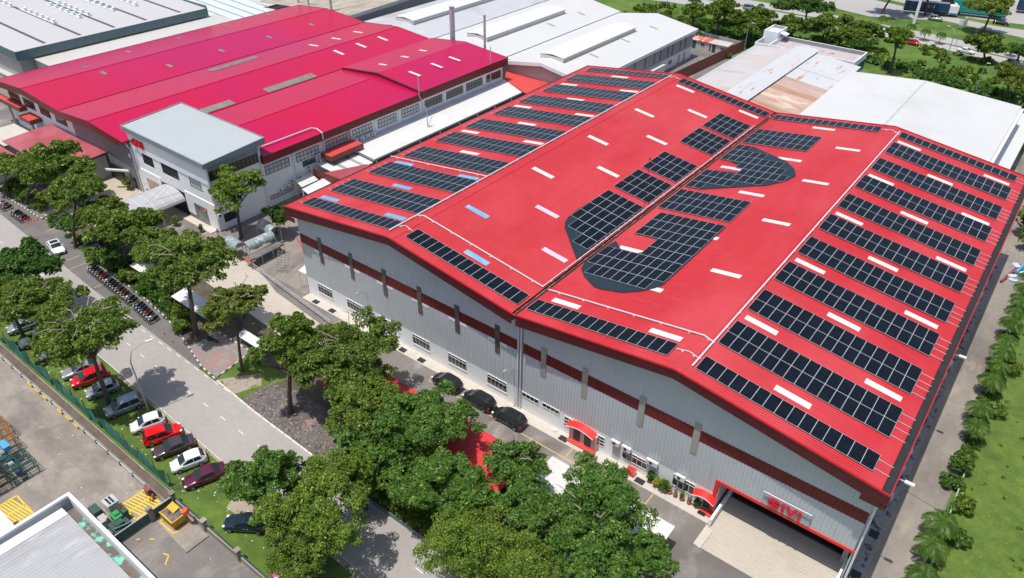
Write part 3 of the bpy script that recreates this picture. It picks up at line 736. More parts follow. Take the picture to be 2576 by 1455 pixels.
array('large hook shaped solar array with a rounded dark bottom right of the valley', 'emblem arrays by the valley', 3, [(c, r - 1) for r in rowsC for c in rowsC[r]], .62, 11.35, py=2.32, rails=(.0, 0),
      backing=[(10.93, 29.9), (10.93, 13.4), (10.5, 12.2), (9.5, 10.9), (7.8, 9.6), (5.4, 9.1), (4.4, 9.2), (2.2, 10.6), (.8, 12.1), (.42, 13.5), (.45, 18.1), (.75, 20.1), (2.8, 18.1), (4.56, 18.3), (5.25, 19.2), (5.25, 22.9), (1.78, 22.9), (1.78, 29.9)])
rowsD = {7: range(0, 2), 6: range(0, 5), 5: range(0, 8), 4: range(3, 9), 3: range(4, 10), 2: range(0, 8), 1: range(0, 5), 0: range(0, 2)}
array('chevron shaped solar array with a rounded dark right edge, right of the valley', 'emblem arrays by the valley', 3, [(c, r) for r in rowsD for c in rowsD[r]], .62, 39.2, py=2.31,
      backing=[(.6, 57.6), (2.9, 57.8), (6.2, 55.9), (9.7, 53.8), (11.6, 51.6), (12.7, 49.2), (12.1, 46.8), (10.5, 44.3), (6.5, 41.6), (2.9, 39.15), (.6, 39.15), (.6, 46.2), (5.1, 47.0), (5.1, 48.8), (2.1, 50.85), (.6, 50.85)])
bpy.data.objects.remove(PANEL)
# white cable trays on the roof: each run is a thing
def tray(label, pts, w=.13):
    b = MB(); P = [Vector((x, y, zr(x) + .16)) for x, y in pts]
    for a, c in zip(P, P[1:]):
        b.bar(a, c, w, .09)
        n = max(1, int((c - a).length / 3))
        for i in range(n):
            q = a + (c - a) * (i + .5) / n; b.box(q.x - .12, q.y - .12, q.z - .16, q.x + .12, q.y + .12, q.z - .05)
    o = b.build('cable_tray', mt['white_pipe'], origin=(pts[0][0], pts[0][1], zr(pts[0][0])))
    return tag(o, label, 'cable tray', 'white cable trays on the red roof')
tray('long white cable tray along the left ridge beside the panel strips', [(-20.0, 1.2), (-20.0, 73.6)], .16)
tray('white cable tray crossing the left outer slope between two panel strips', [(-39.0, 19.95), (-20.1, 19.95)], .16)
tray('white cable tray running down the left inner slope from ridge to valley', [(-19.9, 6.0), (-19.05, 6.3), (-.4, 6.1)], .16)
tray('white cable tray running up the right inner slope from valley to ridge', [(.35, 6.05), (19.12, 6.3), (20.2, 6.1)], .16)
tray('long white cable tray along the right ridge beside the panel strips', [(20.22, 1.5), (20.22, 73.4)], .16)
tray('long white cable tray along the left side of the roof valley', [(-.45, 6.2), (-.45, 66.5)], .1)
tray('short white conduit crossing the left ridge near the front gable', [(-20.0, 2.6), (-19.05, 3.1), (-17.7, 2.9)], .08)
tray('short white conduit crossing the right ridge near the front gable', [(17.8, 2.9), (19.12, 3.1), (20.2, 2.9)], .08)
tray('short white conduit crossing the right ridge near the rear gable', [(17.7, 72.6), (19.12, 72.8), (20.5, 72.2)], .08)
tray('short white conduit crossing the left ridge near the rear gable', [(-20.0, 72.2), (-19.05, 72.8), (-17.6, 72.6)], .08)
b = MB(); b.tube([(-.6, 29.5, zr(-.6)), (-.6, 29.5, zr(-.6) + 7.4)], .035, 5); b.tube([(-.6, 29.5, zr(-.6) + 7.4), (-.6, 29.5, zr(-.6) + 7.6)], .1, 6)
tag(b.build('lightning_rod', mt['maroon'], origin=(-.6, 29.5, zr(-.6))), 'thin lightning rod standing up from the red roof valley', 'lightning rod')
# ---------------------------------------------------------------- crimson factory on the left
F = thing('crimson_factory', 'sprawling factory with three gabled crimson roofs behind the roadside trees', 'factory', (-100, 40, 0))
def gable(parent, x0, xr, x1, y0, y1, ze, zrg, mat, name='roof', t=.1):
    b = MB()
    b.slab([(x0, y0, ze), (xr, y0, zrg), (xr, y1, zrg), (x0, y1, ze)], t); b.slab([(xr, y0, zrg), (x1, y0, ze), (x1, y1, ze), (xr, y1, zrg)], t)
    o = b.build(name, mat, parent)
    return o
FY0, FY1 = 2.3, 80.2
gable(F, -136.5, -124.3, -110.05, FY0, FY1, 10, 11, mt['roof_crimson'])
gable(F, -109.7, -98.2, -87.0, FY0, FY1, 10, 11, mt['roof_crimson'])
gable(F, -86.7, -75.9, -63.55, 14, 52.0, 10, 10.9, mt['roof_crimson'])
gable(F, -86.7, -75.9, -63.45, 52.02, FY1, 10.35, 11.5, mt['roof_crimson'])
b = MB(); b.slab([(-86.7, 51.9, 10.40), (-75.9, 51.9, 11.56), (-75.9, 52.2, 11.56), (-86.7, 52.2, 10.4)], .7); b.slab([(-75.9, 51.9, 11.56), (-63.4, 51.9, 10.40), (-63.4, 52.2, 10.4), (-75.9, 52.2, 11.56)], .7)
b.build('step_trim', mt['fascia'], F)
b = MB()
for xr, y0, z in ((-124.3, FY0, 11), (-98.2, FY0, 11), (-75.9, 14, 10.9)):
    b.slab([(xr - .3, y0, z + .02), (xr, y0, z + .06), (xr, FY1 if y0 < 5 else 51.9, z + .06), (xr - .3, FY1 if y0 < 5 else 51.9, z + .02)], .03)
    b.slab([(xr, y0, z + .06), (xr + .3, y0, z + .02), (xr + .3, FY1 if y0 < 5 else 51.9, z + .02), (xr, FY1 if y0 < 5 else 51.9, z + .06)], .03)
b.build('ridge_cap', mt['roof_crimson'], F)
for x in (-109.87, -86.85):
    b = MB(); b.box(x - .2, FY0 + .1, 9.75, x + .2, FY1, 9.86); b.build('valley_gutter', mt['gutter'], F)
def vband(parent, pts, y, h, th, mat, name='fascia', up=.03):
    b = MB()
    for (xa, za), (xb, zb) in zip(pts, pts[1:]):
        b.hexa([(xa, y, za - h), (xb, y, zb - h), (xb, y + th, zb - h), (xa, y + th, za - h), (xa, y, za + up), (xb, y, zb + up), (xb, y + th, zb + up), (xa, y + th, za + up)])
    return b.build(name, mat, parent)
vband(F, [(-136.5, 10), (-124.3, 11), (-109.87, 10), (-98.2, 11), (-88.6, 10.15)], FY0 - .08, 1.35, .07, mt['maroon'])
vband(F, [(-136.5, 10), (-124.3, 11), (-109.87, 10), (-98.2, 11), (-86.85, 10)], FY1 + .0, .4, .07, mt['maroon'])
vband(F, [(-86.7, 10.35), (-75.9, 11.5), (-63.45, 10.35)], FY1 + .0, .4, .07, mt['maroon'])
b = MB()
b.box(-63.54, 13.9, 8.6, -63.46, 51.9, 10.02); b.box(-63.44, 51.95, 8.75, -63.36, FY1, 10.38); b.box(-64.9, 13.8, 8.6, -63.56, 13.9, 9.9)
b.build('fascia', mt['maroon'], F)
b = MB(); b.box(-136.6, FY0, 8.7, -136.5, FY1, 10.03); b.build('fascia', mt['fascia'], F)
b = MB(); b.box(-136, 3.7, 0, -96.3, 4.1, 9.4); b.build('front_wall', mt['white_wall'], F)
b = MB(); b.box(-108, 3.35, 3, -96.3, 3.69, 9.2); b.box(-96.3, 3.3, 0, -87.4, 4.0, 9.3); b.build('front_wall', mt['dark_grey_wall'], F)
b = MB(); b.box(-136, 4.1, 0, -135.6, 79.6, 9.2); b.box(-135.6, 79.2, 0, -64.9, 79.6, 9.4); b.build('rear_wall', mt['cream_wall'], F)
b = MB(); b.box(-65.0, 13.6, 0, -64.65, 79.6, 9.3); b.build('side_wall', mt['white_wall'], F)
for y in (13.75, 20.3, 27.2, 33.7, 40.2, 46.6, 53.2, 60.1, 66.5, 73.3, 79.4): b = MB(); b.box(-64.649, y - .18, 0, -64.5, y + .18, 9.2); b.build('side_pier', mt['white_wall'], F)
wl = [(14.5, 19.6, 'frosted'), (21.1, 26.2, 'frosted'), (27.9, 33.0, 'frosted'), (34.4, 39.4, 'frosted'), (40.9, 45.9, 'frosted'), (47.4, 52.4, 'frosted'), (54.1, 59.4, 'glass'), (60.7, 66.0, 'glass'), (67.1, 72.6, 'glass'), (74.0, 79.1, 'glass')]
for y0, y1, g in wl: window(F, y0, y1, 5.95, 7.6, 6, 2, y=-64.65, fm='frame_dark', gm=g, axis='y', sgn=1, t=.08)
window(F, 22.25, 25.1, 4.65, 5.7, 3, 1, y=-64.65, fm='frame_dark', gm='glass_green', axis='y', sgn=1)
window(F, 14.5, 19.4, 1.2, 1.95, 6, 1, y=-64.65, fm='frame_dark', gm='frosted', axis='y', sgn=1)
for x0, x1 in ((-135.6, -130.6), (-129.0, -124.2), (-122.2, -117.9), (-115.8, -111.3)): window(F, x0, x1, 5.9, 7.8, 7, 4, y=3.7, fm='frame_dark', gm='glass', t=.05)
b = MB(); b.box(-85.4, 3.2, 1, -85.3, 3.3, 2)
b = MB(); b.box(-88.25, 3.22, 6.5, -87.65, 3.28, 7.3); b.build('notice_board', mt['white_paint'], F)
b = MB(); b.box(-89.3, 3.24, .05, -88.4, 3.28, 2.3); b.build('door', mt['black'], F)
for y in (20.4, 27.3, 33.8, 53.3):
    b = MB(); b.tube([(-64.4, y, .2), (-64.4, y, 8.7)], .08, 6); b.build('downpipe', mt['frame_white'], F)
b = MB(); b.tube([(-64.3, 33.5, 8.2), (-64.1, 33.5, 7.2), (-64.0, 33.9, 6.3), (-64.0, 33.9, 5.0)], .16, 7); b.build('downpipe', mt['frame_white'], F)
def fz(x):
    for xa, xb, xc in ((-136.5, -124.3, -110.05), (-109.7, -98.2, -87.0), (-86.7, -75.9, -63.5)):
        if xa <= x <= xc: return 10 + (x - xa) / (xb - xa) if x < xb else 10 + (xc - x) / (xc - xb)
    return 10
def fsky(x, y, L_=2.6, w=.7, m='skylight', dz=0):
    b = MB(); xa, xb = x - L_ / 2, x + L_ / 2
    b.slab([(xa, y - w / 2, fz(xa) + .04 + dz), (xb, y - w / 2, fz(xb) + .04 + dz), (xb, y + w / 2, fz(xb) + .04 + dz), (xa, y + w / 2, fz(xa) + .04 + dz)], .03)
    b.build('skylight', mt[m], F)
for x, y in ((-127.8, 17), (-131.7, 28.8), (-132.3, 41.8), (-132.8, 55), (-133.1, 68.1), (-121.1, 17.5), (-115.9, 29.2), (-116.2, 42.4), (-116.5, 55.7), (-116.9, 68.9)): fsky(x, y, 1.9, .8, 'sky_aged')
for y in (71.6, 64.7, 57.9): fsky(-103, y, 3.2, .7); fsky(-94.4, y, 3.2, .7)
for y in (70.1, 64.3, 57.5): fsky(-79.4, y, 3.2, .7, dz=.42); fsky(-70.4, y, 3.2, .7, dz=.55)
for xa, xb, y0, y1 in ((-107.9, -105.9, 33, 45), (-89.3, -87.2, 33.3, 45.6), (-89.3, -87.2, 18.3, 25.5)):
    b = MB(); n = 22
    b.slab([(xa, y0, fz(xa) + .03), (xb, y0, fz(xb) + .03), (xb, y1, fz(xb) + .03), (xa, y1, fz(xa) + .03)], .02)
    for i in range(n):
        y = y0 + (y1 - y0) * (i + .5) / n; b.bar((xa, y, fz(xa) + .08), (xb, y, fz(xb) + .08), .12, .1, 1)
    b.build('aged_sheet', [mt['sky_aged'], mt['strip_light']], F)
b = MB(); b.tube([(-66.1, 14.6, 10.5), (-65.9, 26.2, 10.45), (-65.0, 26.7, 10.4), (-63.2, 26.4, 10.15), (-63.2, 26.4, 9.0)], .12, 7)
tag(b.build('roof_pipe', mt['white_pipe'], origin=(-65.9, 20, 10.2)), 'bent white pipe lying on the edge of the crimson roof beside the office block', 'pipe')
# office block in front of it
T = thing('office_block', 'white three storey office block with a flat grey roof and red lettering', 'office building', (-76, 8.5, 0))
b = MB(); b.box(-87.3, 3.6, 0, -87.0, 14, 11.9); b.box(-87.0, 3.6, 8.45, -64.1, 3.95, 11.9)
b.box(-87.0, 3.6, 0, -86.2, 3.95, 8.45); b.box(-86.2, 3.75, 4.9, -64.5, 3.95, 6.3); b.box(-86.2, 3.75, 8.35, -64.5, 3.95, 8.45)
for xa, xb in ((-86.2, -84.3), (-80.9, -78.4), (-73.3, -70.1), (-66.6, -64.1)): b.box(xa, 3.75, 6.3, xb, 3.95, 8.35)
b.box(-86.2, 3.62, 3.6, -79.9, 3.95, 4.9); b.box(-72.6, 3.62, 3.6, -64.1, 3.95, 4.9); b.box(-79.9, 3.75, 4.3, -72.6, 3.95, 4.9)
b.box(-66.7, 3.62, 0, -64.1, 3.95, 3.6); b.box(-72.7, 3.62, .9, -70.3, 3.95, 3.6); b.box(-81.0, 3.62, .5, -79.9, 3.95, 3.6); b.box(-86.2, 3.62, .9, -84.7, 3.95, 3.6)
b.box(-70.3, 3.62, 3.4, -66.7, 3.95, 3.6); b.box(-84.7, 3.62, 3.5, -81, 3.95, 3.6)
b.build('front_wall', mt['white_wall'], T)
b = MB(); b.box(-86.2, 3.7, 0, -79.9, 3.9, .9); b.box(-72.7, 3.7, 0, -66.7, 3.9, .9); b.build('plinth', mt['dark_grey_wall'], T)
b = MB(); b.box(-64.4, 3.95, 0, -64.1, 13.6, 8.65); b.box(-64.35, 3.95, 8.65, -64.1, 13.6, 9.0); b.build('side_wall', mt['white_wall'], T)
b = MB(); b.box(-87, 3.8, 11.0, -64.4, 13.5, 11.4); b.box(-64.38, 13.3, 8.6, -64.12, 13.6, 11.9); b.box(-64.38, 3.96, 10.7, -64.12, 13.3, 11.9); b.build('parapet', mt['grey_trim'], T)
b = MB(); b.box(-87.2, 13.6, 0, -64.3, 14.0, 11.9); b.build('rear_wall', mt['white_wall'], T)
b = MB(); b.box(-64.3, 3.97, 9.0, -64.22, 13.3, 10.7); g_ = b.build('window', mt['glass'], T)
b = MB()
for i in range(13): y = 3.97 + 9.3 * i / 12; b.box(-64.22, y - .04, 9.0, -64.14, y + .04, 10.7)
b.build('frame', mt['frame_dark'], g_)
for xa, xb in ((-84.3, -80.9), (-78.4, -73.3), (-70.1, -66.6)): window(T, xa, xb, 6.35, 8.32, 5, 2, y=3.85, fm='frame_dark', gm='glass' if xa < -75 else 'frosted')
b = MB()
b.slab([(-87.6, 3.2, 12.55), (-63.7, 3.2, 12.35), (-63.9, 14.9, 12.9), (-87.8, 14.9, 13.1)], .1); b.build('roof', mt['tower_roof'], T)
b = MB()
b.hexa([(-87.7, 3.05, 11.85), (-63.6, 3.05, 11.65), (-63.6, 3.25, 11.65), (-87.7, 3.25, 11.85), (-87.7, 3.05, 12.68), (-63.6, 3.05, 12.5), (-63.6, 3.25, 12.5), (-87.7, 3.25, 12.68)])
b.hexa([(-63.68, 3.26, 11.65), (-63.5, 3.26, 11.65), (-63.7, 15, 12.0), (-63.88, 15, 12.0), (-63.68, 3.26, 12.5), (-63.5, 3.26, 12.5), (-63.7, 15, 13.05), (-63.88, 15, 13.05)])
b.hexa([(-88.0, 14.92, 12.2), (-63.9, 14.92, 12.0), (-63.9, 15.08, 12.0), (-88.0, 15.08, 12.2), (-88.0, 14.92, 13.2), (-63.9, 14.92, 13.0), (-63.9, 15.08, 13.0), (-88.0, 15.08, 13.2)])
b.hexa([(-87.9, 3.26, 11.9), (-87.72, 3.26, 11.9), (-87.9, 14.9, 12.3), (-88.08, 14.9, 12.3), (-87.9, 3.26, 12.68), (-87.72, 3.26, 12.68), (-87.9, 14.9, 13.2), (-88.08, 14.9, 13.2)])
b.build('roof_edge', mt['grey_trim'], T)
text_mesh('lettering', 'GIVI', 1.75, .14, mt['red_sign'], facing(-84.05, 3.4, 10.1), T, bold=.03, spacing=1.15)
for q in ([(-64.0, 3.75, .1), (-64.0, 3.75, 11.6)], [(-87.2, 3.4, .2), (-87.2, 3.4, 8.4), (-87.4, 3.2, 8.7), (-87.5, 3.0, 9.6)], [(-64.0, 13.4, .2), (-64.0, 13.4, 11)]): b = MB(); b.tube(q, .1, 8); b.build('downpipe', mt['frame_white'], T)
b = MB(); b.box(-64.1, 9.3, 6.9, -63.6, 12.6, 6.98); b.build('ledge', mt['grey_trim'], T)
window(T, 4.9, 7.6, 1.2, 2.7, 2, 1, y=-64.1, fm='frame_dark', gm='glass', axis='y', sgn=1)
# posters either side of the entrance: one orange toned, one sea and sky
def poster(x0, x1, z0, z1, ca, cb, cc, lbl):
    m, nt, bs = NT('poster_print'); p = pos_node(nt)
    n1 = noise(nt, p, .7, 4, .6, (1, 1, 2)); c = ramp(nt, n1, .35, .62, ca, cb)
    k = ramp(nt, noise(nt, p, .9, 3, .5, (1, 1, 1.2)), .54, .6, (0, 0, 0), (1, 1, 1)); c = mix(nt, k, c, cc)
    nt.links.new(c, bs.inputs["Base Color"]); bs.inputs["Roughness"].default_value = .35
    b = MB(); b.box(x0, 3.56, z0, x1, 3.61, z1); o = b.build('poster', m, T); o['label'] = lbl; return o
poster(-84.7, -81.0, .9, 3.5, (.30, .12, .07), (.48, .42, .36), (.62, .55, .50), 'poster in dusty orange tones')
po = poster(-70.3, -66.7, .2, 3.4, (.03, .10, .16), (.30, .25, .18), (.04, .28, .30), 'poster with blue sky over a teal landscape')
b = MB(); b.box(-67.5, 3.52, 2.75, -66.75, 3.558, 3.38); rp = b.build('red_badge', mt['red_sign'], po)
text_mesh('lettering', 'GIVI', .26, .01, mt['white_paint'], facing(-67.12, 3.5, 2.98), rp, bold=.01)
b = MB(); b.box(-79.9, 3.9, 0, -72.6, 4.4, 4.3); b.build('entrance', mt['black'], T)
b = MB(); b.box(-72.6, 2.2, 0, -64.6, 3.6, .18); b.build('step', mt['apron'], T)
# barrel canopy over the entrance
cv = thing('entrance_canopy', 'pale barrel vaulted canopy in front of the white office block entrance', 'canopy', (-76.4, 0, 0))
b = MB(); n = 12; xs_ = []
for i in range(n + 1):
    t = PI * i / n; xs_.append((-76.4 - 3.6 * math.cos(t), 2.95 + 1.55 * math.sin(t)))
for (xa, za), (xb, zb) in zip(xs_, xs_[1:]): b.slab([(xa, -5.2, za), (xb, -5.2, zb), (xb, 3.55, zb), (xa, 3.55, za)], .05)
b.build('vault', mt['poly_sheet'], cv, smooth=False)
b = MB()
for y in (-5.2, -3.4, -1.7, 0, 1.8, 3.5):
    for (xa, za), (xb, zb) in zip(xs_, xs_[1:]): b.bar((xa, y, za + .03), (xb, y, zb + .03), .06, .05)
b.build('rib', mt['frame_white'], cv)
for x in (-79.9, -72.9):
    for y in (-5.0, -1.0):
        b = MB(); b.box(x - .08, y - .08, 0, x + .08, y + .08, 2.95); b.build('post', mt['frame_white'], cv)
b = MB()
for x in (-78.6, -74.4): b.tube([(x, -2.5, 4.2), (x + .2, 3.6, 7.0)], .025, 4); b.tube([(x, -.2, 4.3), (x + .2, 3.6, 6.4)], .025, 4)
b.build('tie_rod', mt['grey_trim'], cv)
# annex with a flat maroon roof, side canopies
def simple_bldg(name, label, cat, x0, x1, y0, y1, h, wall, roof, over=.4, rh=.18, slope=0):
    t = thing(name, label, cat, ((x0 + x1) / 2, (y0 + y1) / 2, 0))
    b = MB(); b.box(x0, y0, 0, x1, y1, h); b.build('wall', wall, t)
    b = MB(); b.slab([(x0 - over, y0 - over, h + rh), (x1 + over, y0 - over, h + rh), (x1 + over, y1 + over * .2, h + rh + slope), (x0 - over, y1 + over * .2, h + rh + slope)], rh - .003); b.build('roof', roof, t)
    return t
A = simple_bldg('annex', 'low annex with a broad dull maroon roof against the crimson factory front', 'annex', -117.6, -97.4, -5.5, 3.15, 4.3, mt['pale_grey_wall'], mt['annex_roof'], .5, .2, .5)
b = MB(); b.box(-97, 3.0, 0, -92.4, 3.2, 3.2); b.build('entrance', mt['black'], A)
b = MB(); b.slab([(-93.2, .6, 3.9), (-92.4, .6, 3.9), (-89.6, 3.1, 3.5), (-90.4, 3.2, 3.5)], .3); b.build('awning', mt['frame_white'], A)
simple_bldg('low_building', 'low building with a faded red sheet roof at the left edge of the photo', 'building', -127, -110.2, -12.0, -6.9, 3.4, mt['pale_grey_wall'], mt['annex_roof'], .4, .15, .4)
simple_bldg('flat_canopy_block', 'small flat concrete roofed block between the maroon roofs', 'building', -129, -119.4, -5.5, .5, 2.8, mt['pale_grey_wall'], mt['apron'], .2, .2)
def box_canopy(label, x0, x1, y0, y1, z, h, posts):
    t = thing('box_canopy', label, 'canopy', ((x0 + x1) / 2, y0, 0), group='boxy maroon canopies')
    b = MB(); b.box(x0, y0, z, x1, y0 + .08, z + h); b.box(x0, y1 - .08, z, x1, y1, z + h); b.box(x0, y0 + .08, z, x0 + .08, y1 - .08, z + h); b.box(x1 - .08, y0 + .08, z, x1, y1 - .08, z + h); b.build('fascia', mt['brown_metal'], t)
    b = MB(); b.box(x0 + .08, y0 + .08, z + h * .55, x1 - .08, y1 - .08, z + h * .7); b.build('roof', mt['low_red_roof'], t)
    for px_, py_ in posts: b = MB(); b.box(px_ - .2, py_ - .2, 0, px_ + .2, py_ + .2, z); b.build('post', mt['pale_grey_wall'], t)
box_canopy('long boxy maroon canopy on one tall post at the far left factory wall', -140.5, -128.7, 2.2, 3.6, 5.0, .9, [(-135.5, 2.8)])
box_canopy('short boxy maroon canopy beside the annex with the dull maroon roof', -127.6, -122.9, 1.3, 3.6, 4.0, .9, [(-123.6, 1.9)])
# lean-to roofs along the right side of the crimson factory
W = thing('lean_to_canopy', 'long low bright white roof between the crimson factory and the solar hall', 'canopy', (-61, 55, 0))
b = MB(); b.slab([(-64.4, 32.6, 5.1), (-57.2, 32.6, 4.6), (-57.2, 80, 4.6), (-64.4, 80, 5.1)], .12); b.build('roof', mt['canopy_white'], W)
b = MB(); b.box(-57.3, 32.6, 4.2, -57.15, 80, 4.5); b.box(-64.4, 32.5, 4.2, -57.2, 32.6, 4.5); b.build('fascia', mt['grey_trim'], W)
for i in range(9):
    b = MB(); b.box(-57.4, 33 + i * 5.8, 0, -57.2, 33.2 + i * 5.8, 4.2); b.build('post', mt['frame_white'], W)
L2 = thing('lean_to_canopy', 'short lower white lean-to roof with two brown strips under the boxy red canopy', 'canopy', (-61, 28, 0))
b = MB(); b.slab([(-64.4, 24.8, 4.5), (-57.4, 24.8, 4.0), (-57.4, 32.4, 4.0), (-64.4, 32.4, 4.5)], .1); b.build('roof', mt['canopy_white'], L2)
for y in (27.0, 30.0):
    b = MB(); b.slab([(-64.2, y, 4.515), (-57.5, y, 4.04), (-57.5, y + .7, 4.04), (-64.2, y + .7, 4.515)], .02); b.build('strip', mt['strip_light'], L2)
for y in (25, 32): b = MB(); b.box(-57.6, y, 0, -57.4, y + .2, 4); b.build('post', mt['frame_white'], L2)
RB = thing('box_canopy', 'boxy bright red canopy high on the right wall of the crimson factory', 'canopy', (-63, 30, 0), group='boxy maroon canopies')
b = MB(); b.box(-64.3, 26.2, 5.2, -61.4, 34, 6.1); b.build('box', mt['brown_metal'], RB)
b = MB(); b.box(-64.2, 26.3, 6.1, -61.5, 33.9, 6.14); b.build('roof', mt['low_red_roof'], RB)
MW = thing('maroon_enclosure', 'maroon sheet walled enclosure with a sloping roof between the two factories', 'enclosure', (-58, 25, 0))
b = MB(); b.box(-63.2, 23.2, 0, -55.5, 23.35, 4.4); b.build('wall', mt['maroon'], MW)
b = MB(); b.slab([(-60.5, 23.4, 4.35), (-55.5, 23.4, 4.5), (-55.5, 30.6, 4.5), (-57.3, 30.6, 4.35)], .08); b.build('roof', mt['annex_roof'], MW)
b = MB(); b.box(-61.2, 23.14, 2.3, -59.8, 23.19, 3.1); b.build('notice_board', mt['white_paint'], MW)
def shelter(label, q, h, mat='canopy_white'):
    cx = sum(p[0] for p in q) / 4; cy = sum(p[1] for p in q) / 4
    t = thing('shelter', label, 'shelter', (cx, cy, 0), group='small white roofed shelters')
    b = MB(); b.slab([(x, y, h + dz) for (x, y), dz in zip(q, (0, 0, .35, .35))], .07); b.build('roof', mt[mat], t)
    for x, y in q: 
        xx = x + (cx - x) * .06; yy = y + (cy - y) * .06; b = MB(); b.box(xx - .05, yy - .05, 0, xx + .05, yy + .05, h - .08); b.build('post', mt['frame_white'], t)
    return t
shelter('small white shelter roof tight against the crimson factory wall', [(-61.4, 19.0), (-61.4, 22.7), (-63.9, 23.2), (-63.9, 19.5)], 3)
shelter('narrow bright white shelter roof next to the maroon sheet wall', [(-58.5, 18.0), (-58.6, 24.8), (-60.6, 24.8), (-60.2, 18.1)], 3)
shelter('little white side awning low at the left corner of the solar hall', [(-40.8, 1.5), (-39.3, 1.6), (-39.3, 2.9), (-40.8, 2.9)], 3)
# poles standing in the white lean-to roof
b = MB(); b.tube([(-59.6, 49.4, 0), (-59.6, 49.4, 8.5), (-60.5, 48.5, 11.2), (-60.5, 48.5, 15.2)], .09, 7); b.tube([(-59.5, 49.4, 4.9), (-59.0, 50.2, 7.0)], .05, 5)
tag(b.build('flue_pipe', mt['galv'], origin=(-59.6, 49.4, 0)), 'kinked thin metal flue rising through the white lean-to roof', 'flue')
b = MB(); b.tube([(-63.8, 74.5, 0), (-63.8, 74.5, 14)], .1, 7)
tag(b.build('flue_pipe', mt['galv'], origin=(-63.8, 74.5, 0)), 'straight thin metal flue by the far right corner of the crimson factory', 'flue')
b = MB(); b.slab([(-68.5, 86.5, 5.2), (-64.4, 80.2, 5.2), (-55.2, 76.5, 4.9), (-52, 86, 4.9)], .1)
low = thing('low_red_roof', 'low sloping dull red roof between the white lean-to and the pale gabled shed', 'roofed passage', (-60, 82, 0))
b.build('roof', mt['low_red_roof'], low)
for x, y in ((-67, 86), (-53, 85), (-56, 78)): b = MB(); b.box(x, y, 0, x + .2, y + .2, 4.8); b.build('post', mt['galv'], low)
# tall stacks
def stack(x, y, h, r, label, base=0, m='galv'):
    b = MB(); b.tube([(x, y, base), (x, y, h)], r, 14); b.tube([(x, y, h), (x, y, h + .12)], r + .06, 14); b.tube([(x, y, h * .62), (x, y, h * .62 + .15)], r + .05, 14)
    tag(b.build('stack', mt[m], origin=(x, y, base), smooth=False), label, 'chimney', 'metal stacks behind the crimson roofs')
stack(-82.2, 82.8, 17.8, .62, 'thick grey metal stack behind the crimson roofs, widest of the stacks')
stack(-72.1, 82.6, 17.6, .28, 'slim grey metal stack just right of the thick stack')
stack(-137.6, 81.5, 17, .28, 'slim stack at the top edge behind the crimson roof, leftmost of the stacks')
stack(-134.4, 82.3, 17, .28, 'slim stack at the top edge, close right of the leftmost stack')
stack(-126.6, 83.6, 17, .34, 'slim stack at the top edge standing alone near the brown roof')
# ---------------------------------------------------------------- grey long roof and other sheds at the back left
U = thing('long_shed', 'long shed with a pale grey roof, black strips and small vents, upper left', 'shed', (-175, 36, 0))
b = MB(); b.slab([(-146.6, 11.3, 11.5), (-146.6, 58.9, 11.5), (-215, 58.9, 13.5), (-215, 11.3, 13.5)], .12); b.build('roof', mt['grey_roof'], U)
b = MB(); b.box(-146.5, 11.1, 9.6, -146.35, 59.1, 11.56); b.box(-215, 11.1, 9.8, -146.5, 11.28, 11.62); b.box(-215, 58.95, 9.8, -146.5, 59.1, 12.2); b.build('fascia', mt['teal_trim'], U)
b = MB(); b.box(-214, 12, 0, -148, 58, 10.4); b.build('wall', mt['pale_grey_wall'], U)
uz = lambda x: 11.5 + (-146.6 - x) * 2 / 68.4
for y0, y1 in ((18.4, 20.6), (26.5, 29.8), (34.8, 38), (43, 45.7), (52.3, 53.6)):
    b = MB(); b.slab([(-148, y0 - .35, uz(-148) + .06), (-148, y0 + .35, uz(-148) + .06), (-205, y0 + .35 , uz(-205) + .06), (-205, y0 - .35, uz(-205) + .06)], .04); b.build('roof_strip', mt['strip_dark'], U)
_b = MB(); _b.tube([(0, 0, 0), (0, 0, .35)], .22, 8); _b.tube([(0, 0, .35), (0, 0, .5), (0, 0, .75), (0, 0, .9)], [.25, .42, .42, .15], 10, 1); VENT = _b.build('turbine_vent', [mt['frame_white'], mt['frame_white']], local=True)
for xa, y in ((-161, 27.0), (-160.8, 33.2), (-161.2, 35.6), (-160.8, 41.8), (-161, 48.0), (-181.5, 26.2), (-187, 32.6)):
    b = MB(); b.slab([(xa + .6, y - .55, uz(xa) + .1), (xa + .6, y + .55, uz(xa) + .1), (xa - 17, y + .55, uz(xa - 17) + .1), (xa - 17, y - .55, uz(xa - 17) + .1)], .05); o = b.build('vent_ridge', mt['pale_roof'], U)
    for i in range(6): put(VENT, 'turbine_vent', U, (xa - i * 2.9 + 175, y - 36, uz(xa - i * 2.9) + .1))
bpy.data.objects.remove(VENT)
b = MB(); b.slab([(-137.0, 14.5, 9.1), (-137.0, 62, 9.1), (-147.5, 62, 9.3), (-147.5, 14.5, 9.3)], .1)
lw = thing('link_roof', 'narrow stained white roof between the grey long shed and the crimson factory', 'roofed passage', (-143, 38, 0)); b.build('roof', mt['old_roof'], lw)
b = MB(); b.box(-147.4, 15, 0, -137.5, 61, 8.9); b.build('wall', mt['cream_wall'], lw)
simple_bldg('small_house', 'small pale building with a brown roof corner at the left edge', 'building', -190, -166.5, 14.2, 19.5, 8.6, mt['mid_grey_wall'], mt['brown_metal'], .1, .1)
simple_bldg('small_house', 'low cream building with dark posts below the brown roofed one', 'building', -172, -151, 10.8, 14.0, 4.6, mt['cream_wall'], mt['old_roof'], .2, .2)
N1 = thing('shed', 'pale blue grey roofed shed behind the long shed at the top edge', 'shed', (-158, 78, 0))
